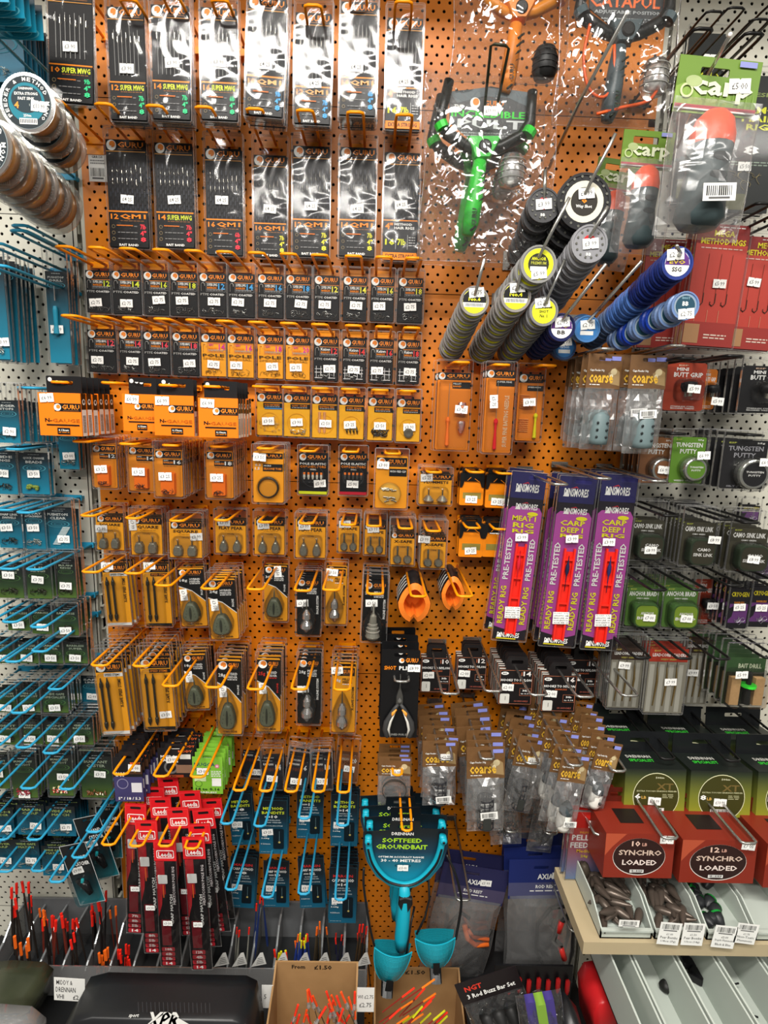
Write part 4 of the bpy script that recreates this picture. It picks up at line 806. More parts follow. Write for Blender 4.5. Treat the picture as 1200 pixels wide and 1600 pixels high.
# row E: four stacks of flat cartons, then six small yellow packets
def cartons(bb, d, n, desc, st, hk, tl):
    x0, y0, x1, y1 = bb; stack('line_carton', 'carton', gauge(n=tl), bb, d, n, desc, '£6·99', st, dz=.0205, hk=(*hk, .155, ORA), slv=False, jit=.6, fd=.019, grp='orange cartons with black headers', stw=.023)
cartons((61, 614, 127, 681), .15, 6, 'flat orange carton with black header, far left of carton row', (.22, .12), (91, 597), '0.13mm')
cartons((192, 616, 244, 674), .13, 3, 'flat orange carton half covered by its neighbour', (.3, .14), (170, 598), '0.15mm')
cartons((241, 618, 303, 681), .145, 2, 'flat orange carton third along the carton row', (.22, .14), (260, 602), '0.17mm')
cartons((310, 622, 372, 684), .15, 5, 'flat orange carton at the right of carton row', (.24, .14), (330, 604), '0.19mm')
E_ = [(402, 441, 'rings', 'MICRO BAIT BANDS', 'small yellow packet of pale bait bands', '£3·50'), (444, 484, 'clips', 'QM1 CLIPS', 'small yellow packet with a few wire clips', '£3·90'), (488, 526, 'strip', 'BAITING TIPS', 'small yellow packet with a peach stop strip', '£2·50'), (530, 568, 'beads', 'SPEED BEADS', 'small yellow packet of dark pointed beads', '£3·25'), (575, 613, 'knot', 'SNAP LINK SWIVEL', 'small yellow packet of black link swivels', '£3·50'), (620, 656, 'reel', 'LINE STOPS', 'small yellow packet with a dark little reel', '£3·90')]
for i, (x0, x1, k, l1, desc, pr) in enumerate(E_):
    y0 = 615+1.7*i; stack('tackle_packet', 'tackle packet', acc(k, l1), (x0, y0, x1, 680+2*i), .05, 2+(i % 3), desc, pr, (.45+.05*(i % 3), .66), dz=.006, hk=((x0+x1)/2-4*(4-i) if i < 4 else (x0+x1)/2, 604+1.4*i, .12, ORA), grp='small yellow tackle packets')
# row F: blister packs
G = 'orange blister packs of hooks'
for bb, num, n, d, desc, hk in [((146, 695, 182, 762), '12', 6, .10, 'orange blister pack of hooks, numbered twelve', (125, 690)), ((202, 698, 243, 767), '14', 3, .11, 'orange blister pack of hooks, numbered fourteen', (198, 694)), ((243, 703, 285, 776), '16', 10, .135, 'orange blister pack of hooks, numbered sixteen', (265, 696)), ((323, 705, 364, 778), '18', 9, .125, 'orange blister pack of hooks, numbered eighteen', (340, 698))]:
    stack('hook_blister', 'blister pack', tubbox(num), bb, d, n, desc, '£3·25', (.45, .55), dz=.0125, hk=(*hk, .15, ORA), grp=G)
stack('tube_blister', 'blister pack', tackle('tube'), (396, 706, 443, 785), .12, 6, 'orange blister pack holding a coiled black tube', '£3·50', (.25, .1), dz=.0125, hk=(413, 701, .14, ORA), grp='coiled tube blister packs')
stack('connector_pack', 'blister pack', tackle('elasticy'), (467, 709, 511, 772), .06, 3, 'black connector pack with a yellow foot', '£5·95', (.75, .73), dz=.011, hk=(480, 705, .13, ORA), grp='connector packs with yellow foot')
stack('connector_pack', 'blister pack', tackle('elasticr'), (531, 709, 573, 773), .05, 2, 'black connector pack with a red foot', '£5·90', (.48, .74), dz=.011, hk=(547, 706, .13, ORA), grp='connector packs with red foot')
stack('clip_blister', 'blister pack', tackle('clip'), (587, 713, 636, 794), .08, 3, 'orange blister pack with a round bubble of clips', '£3·00', (.22, .17), dz=.0125, hk=(614, 709, .12, ORA), grp='bubble packs of clips')
stack('plummet_pack', 'blister pack', weights('PLUMMETS', 'plummet'), (656, 741, 705, 788), .07, 5, 'yellow blister pack of two silver plummets', '£5·25', (.2, .12), dz=.012, hk=(679, 738, .09, ORA), grp='plummet packs')
for (x0, y0, hx, hy, y1, ds) in ((717, 728, 745, 738, 788, 'left of the upper pair'), (757, 730, 790, 740, 792, 'right of the upper pair'), (716, 805, 740, 825, 868, 'left of the lower pair'), (753, 807, 783, 827, 868, 'right of the lower pair')):
    stack('bait_dispenser', 'bait dispenser', micro, (x0, y0+8, x0+37, y1), .055, 2, 'black-capped orange bait tub, '+ds, '£3·25', (.5, .82 if y0 != 807 else .22), dz=.02, hk=(hx, hy, .11, ORA), slv=False, grp='black-capped bait tubs')
# ------------------------------------------------------------------ row G: carded lead weights
for i, (bb, ti, k, n, d, desc, hk, st) in enumerate([
 ((151, 806, 193, 859), 'SQUARE', 'square', 3, .07, 'orange card of two square leads, leftmost on its row', (136, 806), (.2, .38)), ((205, 808, 253, 867), 'SQUARE', 'square', 4, .08, 'orange card of square leads with an upright price ticket', (206, 810), (.08, .2)),
 ((265, 816, 315, 871), 'SQUARE', 'square', 5, .10, 'orange card of square leads, third along its row', (275, 814), (.85, .4)), ((337, 811, 384, 864), 'FLAT PEAR', 'pear', 3, .07, 'orange card of two pear leads, leftmost pear card', (345, 813), (.3, .1)),
 ((398, 811, 444, 866), 'FLAT PEAR', 'pear', 3, .07, 'orange card of two pear leads, middle pear card', (414, 816), (.3, .18)), ((462, 812, 508, 871), 'FLAT PEAR', 'pear', 5, .08, 'orange card of two pear leads, rightmost pear card', (478, 818), (.3, .17)),
 ((529, 813, 561, 862), 'X-SAFE', 'x', 5, .06, 'narrow card of two bolt leads, leftmost of four', (544, 820), (.3, .12)), ((570, 819, 602, 866), 'X-SAFE', 'x', 6, .06, 'narrow card of two bolt leads, second of four', (584, 822), (.4, .16)),
 ((611, 833, 647, 882), 'X-SAFE', 'x', 8, .08, 'narrow card of two bolt leads, third of four', (634, 826), None), ((658, 838, 696, 887), 'X-SAFE', 'x', 7, .075, 'narrow card of two bolt leads, rightmost of four', (678, 830), (.1, .1))]):
    stack('weight_card', 'lead weight pack', weights(ti, k, k == 'x'), bb, d, n, desc, '£3·99' if st else None, st or (.5, .5), dz=.0105, hk=(*hk, .15, ORA), grp='carded lead weights', srot=1.5 if i == 1 else None, hkw=.024)
# row H and row I: feeders on long cards
H = [
 (stems(True), (164, 882, 202, 977), .09, 3, 'orange card of two thin feeder stems, upper left', (140, 894), (.25, .02), 'stem_card', -3),
 (stems(), (226, 882, 266, 978), .085, 3, 'orange card of two thin feeder stems, beside upper left', (206, 896), (.3, .02), 'stem_card', -2),
 (hybrid('18g'), (281, 888, 321, 978), .09, 3, 'split black and orange feeder card marked 18g, upper row', (254, 915), (.18, .45), 'feeder_card', -3),
 (hybrid('24g'), (327, 905, 370, 998), .12, 5, 'split black and orange feeder card marked 24g, upper row', (326, 920), (.22, .42), 'feeder_card', -3),
 (hybrid('30g'), (413, 884, 449, 970), .05, 2, 'split black and orange feeder card, slim, middle of row', (398, 921), (.6, .1), 'feeder_card', 0),
 (hybrid('30g', 'inline', 'black'), (464, 904, 500, 992), .08, 4, 'black feeder card with a smoky bulb, upper row', (472, 923), (.25, .43), 'feeder_card', 0),
 (hybrid('24g', 'inline', 'orange'), (509, 888, 541, 975), .07, 2, 'orange feeder card with a smoky bulb, upper row', (517, 922), (.3, .07), 'feeder_card', 0),
 (hybrid('24g', 'cone', 'black'), (567, 908, 604, 1002), .11, 7, 'black feeder card with a pale ribbed cone', (586, 928), (.35, .36), 'feeder_card', 1)]
for fn, bb, d, n, desc, hk, st, nm, tl in H:
    stack(nm, 'feeder pack', fn, bb, d, n, desc, '£3·50', st, dz=.016, hk=(*hk, .19, ORA), tilt=tl, srot=1.5 if 'split' in desc else None, hkw=.028, grp='feeder and stem cards in the upper row')
I_ = [
 (stems(True), (155, 1036, 197, 1147), .145, 8, 'orange card of two thin feeder stems, lower left', (154, 1040), None, 'stem_card', -4),
 (stems(), (223, 1030, 270, 1140), .13, 6, 'orange card of two thin feeder stems, second of lower row', (219, 1041), (.72, .78), 'stem_card', -3),
 (hybrid('18g'), (289, 1022, 324, 1107), .10, 4, 'split black and orange feeder card marked 18g, lower row', (265, 1072), (.22, .4), 'feeder_card', -3),
 (hybrid('28g'), (340, 1031, 377, 1147), .12, 6, 'split black and orange feeder card marked 28g, lower row', (332, 1074), (.25, .42), 'feeder_card', 0),
 (hybrid('25g', rc='#D83028'), (402, 1029, 438, 1143), .11, 5, 'split feeder card with red lettering, lower row', (398, 1077), (.25, .4), 'feeder_card', 0),
 (hybrid('28g', 'inline', 'black'), (465, 1029, 500, 1131), .09, 4, 'black feeder card with a smoky bulb, lower row', (467, 1077), (.25, .46), 'feeder_card', 0),
 (hybrid('28g', 'inline', 'orange'), (519, 1042, 555, 1144), .10, 5, 'orange feeder card with a smoky bulb, lower row', (534, 1078), (.2, .05), 'feeder_card', 0)]
for fn, bb, d, n, desc, hk, st, nm, tl in I_:
    stack(nm, 'feeder pack', fn, bb, d, n, desc, '£3·50' if st else None, st or (.5, .5), dz=.016, hk=(*hk, .205, ORA), tilt=tl, srot=1.5 if 'split' in desc else None, hkw=.028, grp='feeder and stem cards in the lower row')
# needles
stack('needle_blister', 'baiting needle pack', needle('clearo'), (682, 583, 733, 703), .09, 2, 'orange blister pack with clear orange cups', '£3·25', (.72, .47), dz=.02, hk=(722, 566, .12, ORA), grp='needle packs with clear orange cups', fan=-.004)
stack('needle_blister', 'baiting needle pack', needle('red'), (757, 579, 801, 708), .12, 3, 'long orange blister pack with a red needle handle', '£5·75', (.25, .38), dz=.018, hk=(785, 570, .13, ORA), srot=1.5, grp='needle packs with a red handle')
stack('needle_blister', 'baiting needle pack', needle('short'), (808, 585, 846, 689), .07, 1, 'short orange blister pack with a yellow needle handle', '£3·90', (.4, .42), hk=(858, 571, .12, ORA))
# ------------------------------------------------------------------ split-shot dispensers and spools threaded on steel prongs
def lab(c, dx, dz, y, kind, r):
    """printed disc on the face of a round dispenser"""
    T = lambda s, a, b_, a2, b2, col, bo=True: c.text(s, a*r, b_*r, a2*r, b2*r, y-.0003, M(col), bold=bo)
    if kind == 'no6' or kind == 'no4':
        c.flat(ell(0, 0, .82*r, .82*r, 24), y, M('#E8E828')); c.flat([(x*r, z*r) for x, z in [(-.81, .1), (-.75, .35), (-.4, .71), (.4, .71), (.75, .35), (.81, .1), (.8, -.1), (-.8, -.1)]], y-.0001, M(KB)); c.flat([(x*r, z*r) for x, z in [(-.8, -.1), (.8, -.1), (.72, -.4), (-.72, -.4)]], y-.0001, M(WH))
        T('No.6' if kind == 'no6' else 'No.4', -.42, -.0, .42, .26, '#E8E828'); [c.flat(rrect(-.6*r+.1*k*r, -.36*r, -.55*r+.1*k*r, -.15*r), y-.0002, M('#303030')) for k in range(12)]
    elif kind == 'prem': c.flat(ell(0, 0, .82*r, .82*r, 24), y, M('#E8E828')); T('PREMIUM', -.55, .18, .55, .36, '#1A1A10'); T('SHOT', -.32, -.12, .32, .08, '#1A1A10'); T('No. 1', -.26, -.42, .26, -.2, '#1A1A10')
    elif kind == 'anchor': c.flat(ell(0, 0, .82*r, .82*r, 24), y, M('#E0E020'), [ell(0, 0, .58*r, .58*r, 20)]); c.flat(ell(0, 0, .58*r, .58*r, 20), y, M('#26281A')); T('ANCHOR', -.4, .2, .4, .38, '#E8E828'); T('PREMIUM', -.42, -.02, .42, .14, '#A8A83A'); c.flat(rrect(-.45*r, -.35*r, .45*r, -.12*r), y-.0001, M(WH))
    elif kind == 'six': c.flat(ell(0, 0, .72*r, .72*r, 28), y, M('#E0DCC8'), [ell(0, 0, .5*r, .5*r, 24)]); c.flat(ell(0, 0, .5*r, .5*r, 24), y, M('#2A2620')); T('6', -.1, -.05, .1, .2, OC); T('Way Shot', -.3, -.24, .3, -.1, WH); [c.lathe([(.05*r, 0), (.05*r, -.001)], M('#77776F', .3, .7), (.86*r*math.cos(a), y, .86*r*math.sin(a)), n=6) for a in [k*PI/9 for k in range(18)]]
    elif kind == 'red': c.flat(ell(0, .1*r, .36*r, .36*r, 20), y, M('#D8242A')); T('BB', -.14, -.62, .14, -.46, WH); [c.lathe([(.06*r, 0), (.06*r, -.001)], M('#77776F', .3, .7), (.72*r*math.cos(a), y, .72*r*math.sin(a)), n=6) for a in [k*PI/7 for k in range(14)]]
    elif kind in ('bb', 'ssg'): c.flat(ell(0, 0, .78*r, .78*r, 24), y, M(WH)); c.flat([(x*r, z*r) for x, z in [(.77, -.1), (.7, .34), (.4, .67), (0, .775), (-.4, .67), (-.7, .34), (-.77, -.1)]], y-.0001, M('#5A2E7A')); T('EVO', -.5, -.04, .5, .2, '#D8C030'); T('BB' if kind == 'bb' else 'SSG', -.3, -.5, .3, -.22, '#1A1A1A')
    elif kind == 'blue': c.flat(ell(0, 0, .8*r, .8*r, 24), y, M('#3A7AB8')); T('carbon', -.4, -.05, .4, .2, '#BFD8F0'); c.flat(rrect(-.5*r, -.45*r, .5*r, -.15*r), y-.0001, M(WH))
    elif kind == 'gbb': c.flat(ell(0, 0, .8*r, .8*r, 24), y, M('#22485A')); c.flat(ell(0, 0, .8*r, .8*r, 24), y-.0001, M('#8A9AA8'), [ell(0, 0, .7*r, .7*r, 24)]); T('BB', -.22, .0, .22, .3, WH); T('SHOT', -.3, .45, .3, .6, '#8AB0C0')
def puck(col, kind, r, th):
    def fn():
        b = MB(); b.lathe([(r*.9, 0), (r, .0), (r, -th*.45), (r*.86, -th*.5), (r*.86, -th*.8), (r, -th*.85), (r, -th), (r*.9, -th), (r*.88, -th+.0012)], M(col, .3), n=28); lab(b, 0, 0, -th-.0001 if False else -th+.0009, kind, r); return b
    return fn
def puckrow(col, kind, f, bk, rp, df, db, n, desc, price, cols=None, st=(0, .35), grp=None):
    """dispensers in a row: front disc centre pixel f at df, last one's centre pixel bk at db"""
    a = P(*f, df); z = P(*bk, db); r = rp*(DIST-df)/F*1.02; th = (df-db)/n*.94
    b = puck(col, kind, r, th)(); me = b.mesh('shot_dispenser')
    o = bpy.data.objects.new('shot_dispenser', me); scn.collection.objects.link(o); o.location = a
    tag(o, desc+', front one of its prong' if n > 1 else desc, 'shot dispenser', grp); 
    if price: sticker(o, st[0]*r, st[1]*r, -th-.0006, price, min(.024, r*1.15), rot=-.12)
    meshes = {col: me}
    for i in range(1, n):
        t = i/(n-1); cc = col if not cols else cols[i % len(cols)] if not callable(cols) else cols(i)
        if cc not in meshes: meshes[cc] = puck(cc, kind, r, th)().mesh('shot_dispenser')
        c2 = bpy.data.objects.new('shot_dispenser', meshes[cc]); scn.collection.objects.link(c2); c2.location = a.lerp(z, t)+Vector((R.uniform(-1, 1)*.001, 0, R.uniform(-1, 1)*.001))
        tag(c2, '%s, %s one behind' % (desc, ORD[min(i, 15)]) if i < 16 else desc, 'shot dispenser', grp)
def prong(pts, desc, r=.0026, mat=None):
    """steel prong through pixels (px, py, d)"""
    w = [P(*p) for p in pts]; o = w[0].copy(); root = tag(empty('steel_prong', o), desc, 'display hook')
    b = MB(); b.tube([p-o for p in w], r, mat or STE, 8); b.lathe([(.0005, -.0012), (r, -.001), (r*1.1, .002)], M('#E8E8E4', .5), w[-1]-o, n=8); b.obj('rod', root, smooth=True); return root
def pline(f, bk, df, db, top, dt, desc):
    a, z = P(*f, df), P(*bk, db); hole = Vector((0, 0, .0))
    a2 = a+Vector((0, 0, 0)); t = P(*top, dt); o = z.copy(); o.y = 0
    root = tag(empty('steel_prong', o), desc, 'display hook'); b = MB(); up = Vector((0, 0, .012))
    b.tube([Vector((0, .0, 0))+up*0, z-o+up, a-o+up+Vector((0, -.016, 0)), t-o], .0026, STE, 8); b.obj('rod', root, smooth=True)
    b = MB(); b.box(-.012, -.004, -.004, .012, -.001, .03, STE); b.obj('back_clip', root)
pr = [('#4A4A4C', 'red', (845, 326), (815, 398), 23, .20, .10, 6, 'dark clear shot dispenser with small red centre', '£3·99', (0, .05)),
 ('#2A2A2C', 'six', (908, 320), (862, 392), 38, .21, .12, 6, 'large black six-way shot dispenser', '£7·99', (.05, .28)),
 ('#8E8E92', 'red', (917, 384), (850, 478), 26, .22, .06, 13, 'grey shot dispenser with large red centre', '£3·99', (.05, 0)),
 ('#8A8A88', 'anchor', (838, 416), (795, 470), 26, .20, .10, 7, 'clear shot dispenser with yellow ring label', '£5·99', (.05, -.5)),
 ('#8C8884', 'no6', (740, 472), (705, 545), 21, .17, .03, 13, 'grey shot dispenser with a black label numbered six', '£2·75', (.1, .55)),
 ('#8C8884', 'no4', (804, 465), (752, 548), 22, .18, .03, 14, 'grey shot dispenser with a black label numbered four', '£2·75', (.05, .55)),
 ('#7E7E80', 'prem', (847, 488), (795, 550), 21, .18, .03, 13, 'grey shot dispenser with round yellow premium label', '£2·75', (-.15, .55)),
 ('#1E2450', 'bb', (874, 513), (838, 543), 20, .17, .06, 8, 'navy shot dispenser with purple label marked BB', '£2·75', (0, .35)),
 ('#3A5A8A', 'blue', (877, 545), (872, 540), 17, .09, .03, 3, 'small blue shot dispenser beneath the navy row', '£2·75', (0, .5)),
 ('#4A7AB0', 'blue', (912, 516), (905, 512), 19, .14, .05, 5, 'light blue shot dispenser at its prong end', '£2·75', (0, .3)),
 ('#2A3A80', 'ssg', (1053, 414), (925, 528), 23, .29, .05, 22, 'navy blue shot dispenser marked SSG', '£2·75', (-.2, .5)),
 ('#6A84B0', 'gbb', (1058, 482), (965, 530), 20, .27, .12, 6, 'blue tube shot dispenser marked BB', '£2·75', (.1, -.55))]
for (col, k, f, bk, rp, df, db, n, desc, p_, st) in pr:
    cl = None
    if k == 'ssg': cl = lambda i: '#1E2C6A' if i < 8 else '#4E74B8' if i < 14 else '#6E88B0'
    if k == 'gbb': cl = ['#1A3A9A', '#6A84B0']
    puckrow(col, k, f, bk, rp, df, db, n, desc, p_, cl, st, grp=desc+'s')
for f, bk, df, db, top, dt, desc in [
 ((845, 326), (815, 398), .20, .10, (852, 265), .22, 'bent steel prong holding the small red-centred dispensers'), ((908, 320), (862, 392), .21, .12, (962, 208), .26, 'bent steel prong through the large six-way dispensers'),
 ((917, 384), (850, 478), .22, .06, (950, 322), .25, 'bent steel prong above the large red-centred dispensers'), ((838, 416), (795, 470), .2, .1, (890, 308), .25, 'bent steel prong above the yellow ring dispenser'),
 ((740, 472), (705, 545), .17, .03, (757, 404), .21, 'bent steel prong above the leftmost grey dispensers'), ((804, 465), (752, 548), .18, .03, (820, 405), .21, 'bent steel prong above the second row of grey dispensers'),
 ((847, 488), (795, 550), .18, .03, (883, 405), .21, 'bent steel prong above the round yellow premium labels'), ((874, 513), (838, 543), .17, .06, (947, 412), .24, 'long steel prong above the navy BB dispensers'),
 ((912, 516), (905, 512), .14, .05, (1003, 408), .26, 'long steel prong above the light blue dispensers'), ((1053, 414), (925, 528), .29, .05, (1057, 384), .33, 'steel prong through the navy SSG dispensers')]:
    pline(f, bk, df, db, top, dt, desc)
prong([(852, 268, .01), (858, 262, .1), (905, 160, .22), (980, 20, .33)], 'longest steel prong rising past the black catapult bag')
prong([(1050, 250, .01), (1075, 190, .1), (1105, 120, .25), (1141, 54, .34)], 'steel prong rising through the tallest green header card')
# ------------------------------------------------------------------ catapults in crinkled bags
def catapult(hx, hy, s, d, col, armc, desc, words, wcol, elastic=None, bag=(-88, -118, 96, 178), card=True, pocket=(45, 30), seed=3, tx=1.0):
    c = P(hx, hy, d); L = lambda x, y, e=0: P(hx+x*s, hy+y*s, d+e)-c
    root = tag(empty('catapult', c), desc, 'catapult', None); k = (DIST-d)/F*s; K_ = M(armc, .35); C_ = M(col, .35)
    b = MB(); b.tube([L(-52, -112, .01), L(-62, -70, .012), L(-66, -48, .012), L(-56, -30, .012), L(-25, -8, .01), L(0, -2, .008)], [7*k, 7*k, 8*k, 8.5*k, 8*k, 9*k], K_, 10)
    b.tube([L(78, -95, .01), L(76, -70, .012), L(74, -45, .012), L(60, -25, .012), L(28, -8, .01), L(0, -2, .008)], [7*k, 7*k, 8*k, 8.5*k, 8*k, 9*k], K_, 10); kid(root, b.obj('frame_arms', root, smooth=True))
    b = MB(); b.tube([L(-66, -46, .02), L(-62, -36, .02)], 9.5*k, C_, 10); b.tube([L(76, -36, .02), L(70, -26, .02)], 9.5*k, C_, 10)
    o = [(x, z) for x, z in [(v[0], v[2]) for v in [L(*q) for q in [(-27, -18), (27, -18), (20, -2), (8, 18), (-16, 18), (-22, -2)][::-1]]]]
    b.dome(o, -.006, .016, C_, .85, 3); b.lathe([(9*k, 0), (9*k, -.002), (7*k, -.0035)], M('#181818', .4), (0, -.0215, 0), n=18); kid(root, b.obj('frame_head', root))
    b = MB(); pts = [L(-4, 14, .012), L(-8, 40, .012), L(-13, 75, .012), L(-19, 110, .012), L(-24, 130, .012)]; b.tube(pts, [9*k, 11*k, 12*k, 12.5*k, 8*k], C_, 12)
    for i in range(7):
        t = i/6; x, y = -3-18*t, 32+85*t; b.tube([L(x+2, y+5, .012+10*k), L(x+9, y-1, .012+8*k), L(x+12.5, y-3, .012)], 1.6*k, M('#20281E'), 5)
    b.text('GURU', (L(-20, 92)).x, L(-20, 122).z, L(-12, 92).x, L(-12, 96).z, -.012-12.8*k, M('#1A3A1A' if col[1] < '8' else '#3A2A10'), 90); kid(root, b.obj('handle', root, smooth=True))
    b = MB(); q = [L(x*tx+13, y) for x, y in [(-65, -93), (-25, -97), (0, -102), (25, -97), (70, -90), (62, -50), (46, -24), (10, -18), (-35, -22), (-65, -46)]]; q = [(v.x, v.z) for v in q][::-1]; 
    if card:
        b.plate(q, -.002, 0, M('#3C3E40', .4)); A = lambda t, x0, y0, x1, y1, cc: b.text(t, L(x0, 0).x, L(0, y1).z, L(x1, 0).x, L(0, y0).z, -.0024, M(cc))
        b.flat([(v.x, v.z) for v in [L(x, y) for x, y in [(-52, -94), (-20, -97), (8, -101), (40, -97), (76, -92), (70, -70), (40, -84), (0, -86), (-40, -76)]]][::-1], -.0022, M('#5A6468'))
        v = L(-12, -76); b.flat(ell(v.x, v.z, 7*k, 7*k), -.0023, M(WH)); b.flat(ell(v.x+1.2*k, v.z+1.5*k, 4.5*k, 4.5*k), -.0024, M('#E8862E')); A('GURU', -2, -80, 28, -71, '#F08A24')
        for t, x0, y0, x1, y1, cc in words: A(t, x0, y0, x1, y1, cc)
        for i in range(4): A('BALANCED CATAPULT WITH', -36+5*i, -30+4*i, 54-5*i, -27.5+4*i, '#B8BCBC')
        kid(root, b.obj('header_card', root))
    b = MB(); px, py = pocket; v = L(px, py, .01); b.lathe([(.5*k, 24*k), (14*k, 20*k), (19*k, 6*k), (19*k, -10*k), (15*k, -20*k), (.5*k, -23*k)], clear('pouch_plastic', (.8, .82, .8), .35, .25, .2) if armc != '#D88420' else M('#1C1C1C'), v, 'z', 14)
    for j in range(4): b.tube([v+Vector((19.3*k*math.cos(a), 19.3*k*math.sin(a), (-12+8*j)*k)) for a in [PI+i*PI/8 for i in range(9)]], .0007, M('#9A9A94' if armc != '#D88420' else '#2A2A2A'), 4)
    kid(root, b.obj('pouch', root, smooth=True))
    if elastic:
        b = MB(); b.tube(smooth([L(-50, -22, .022), L(-60, 30, .024), L(-52, 78, .024), L(-30, 92, .02), L(-14, 70, .02), L(-12, 10, .02)]), 2.1*k, M(elastic, .3), 6); b.tube(smooth([L(-40, 118, .02), L(0, 108, .022), L(40, 98, .022), L(58, 75, .02)]), 2.3*k, M(elastic, .3), 6); kid(root, b.obj('elastic', root, smooth=True))
    a, z = L(bag[0], bag[1]), L(bag[2], bag[3]); b = MB(); bag_mesh(b, abs(z.x-a.x), abs(a.z-z.z), .026, BAG, (a.x+z.x)/2, (a.z+z.z)/2, 16, 22, seed, .5)
    for i, v in enumerate(b.v): b.v[i] = (v[0], v[1]-.012, v[2])
    kid(root, b.obj('crinkled_bag', root, smooth=True)); return root
catapult(754, 238, 1.0, .15, '#35B83A', '#1A1C1A', 'green-handled catapult in a crinkled clear bag', [('THE', -48, -72, -34, -66, WH), ('INCREDIBLE', -52, -64, 62, -53, '#3AC83A'), ('PULT', -42, -50, 62, -36, '#C8CCCC')], '#35B83A')
o = catapult(742, 262, 1.0, .085, '#35B83A', '#1A1C1A', 'second green-handled catapult showing below the front one', [], '#35B83A', card=False, seed=8, bag=(-80, -100, 90, 160))
catapult(810, 26, .92, .14, '#E8862A', '#D88420', 'orange-handled catapult in a crinkled bag, top centre', [], OC, seed=5, bag=(-105, -140, 72, 125), pocket=(45, 80), card=False)
catapult(972, 60, 1.0, .16, '#4A565A', '#17191A', 'black catapult with orange elastic in a crinkled bag', [('CATAPULT', -55, -66, 68, -46, '#E8703A'), ('ADJUSTABLE POSITIONS', -48, -42, 62, -35, '#A8ACAC')], OC, elastic='#F0622A', bag=(-92, -125, 66, 148), pocket=(50, 62), seed=11)
sticker(bpy.data.objects['catapult'], .004, .045, -.032, '£19·99', .021)
prong([(750, 245, .003), (757, 170, .16), (767, 72, .19), (773, 69, .195), (790, 71, .195), (795, 76, .19), (778, 160, .16)], 'dark wire prong hanging the front green catapult', .0022, M('#3A3C30', .3, .7))
# ------------------------------------------------------------------ rod rest pods under green header cards
def pod(x0, y0, x1, y1, d, tilt, desc, n=1, price=True, bx=(0, 0)):
    c = P((x0+x1)/2, (y0+y1)/2, d); w = abs((P(x1, y0, d)-P(x0, y0, d)).x); h = abs((P(x0, y0, d)-P(x0, y1, d)).z)
    root = tag(empty('rod_rest', c, (0, math.radians(tilt), 0)), desc, 'rod rest')
    hh = h*.30; cd_ = Card(w*.93, hh, M('#6A8A34', .4), .002, slot=euro(-.05*w, hh*.25, .04, .01)); cd_.p([(0, .55), (.2, .4), (.35, .8), (.3, 1), (0, 1)], '#86A54A'); cd_.p([(.35, 1), (.45, .5), (.55, 1), (.65, .55), (.75, 1)], '#7A9A42')
    for k in range(12): cd_.p([(.05+.08*k, .95), (.07+.08*k, .5+.03*(k % 3)), (.085+.08*k, .95)], '#7E9E48')
    cd_.t('carp' if n else 'carp', .2, .42, .93, .78, '#E0E8C8'); cd_.e(.13, .62, .08, '#C8D8A0', ring=.3); cd_.e(.2, .45, .1, '#A8B880', ry=.1); cd_.r(0, .86, 1, .92, '#C03048'); cd_.r(0, .92, 1, .95, WH); cd_.r(.72, .04, .93, .14, '#8A90C8')
    for i, v in enumerate(cd_.v): cd_.v[i] = (v[0]+.01*w, v[1], v[2]+h/2-hh/2)
    kid(root, cd_.obj('header_card', root)); b = MB(); q = M('#3C4A4C', .5); z0 = -.44*h; S = [(.2*w, .0), (.27*w, .05*h), (.25*w, .16*h), (.22*w, .3*h), (.235*w, .45*h)]
    b.lathe([(.001, z0-.02*h)]+[(r_, z0+t) for r_, t in S], q, (0, -.012, 0), 'z', 18, cap=False)
    kid(root, b.obj('grip_body', root, smooth=True)); b = MB(); b.lathe([(.237*w, z0+.445*h), (.24*w, z0+.5*h), (.2*w, z0+.585*h), (.12*w, z0+.63*h), (.001, z0+.645*h)], M('#F0562A', .4), (0, -.012, 0), 'z', 18, cap=False); kid(root, b.obj('orange_cap', root, smooth=True))
    b = MB()
    for k in range(3): b.dome([(.09*w*math.cos(a)*(1.2 if math.cos(a) > 0 else 1)+.02*w, z0+(.36-.1*k)*h+.024*h*math.sin(a)) for a in [j*PI/6 for j in range(12)]], -.012-.225*w, .001, M('#1A2224', .6), .9, 1)
    kid(root, b.obj('finger_recesses', root)); b = MB(); bag_mesh(b, w*.98, h*.76, .30*w, MILKY, 0, -.12*h, 10, 14, 5, .12)
    for i, v in enumerate(b.v): b.v[i] = (v[0], v[1]-.012, v[2])
    kid(root, b.obj('frosted_bag', root))
    if price:
        sticker(root, .25*w, h*.36, -.0032, '£5·00', .03, rot=-.1); s = Card(.044, .022, M('#F0F0EC'), .0003); s.bars(.04, .06, .96, .96); kid(root, s.obj('barcode_label', root, (.0, -.33*w-.016, z0+.14*h), (0, -.1, 0)))
    return root
pod(1032, 94, 1172, 382, .27, 3, 'grip with orange cap under the largest green header card')
pod(958, 206, 1045, 402, .17, 2, 'grip with orange cap in the middle green-headed bag', price=False)
pod(915, 250, 990, 425, .08, 6, 'grip with orange cap in the rearmost green-headed bag', price=False)
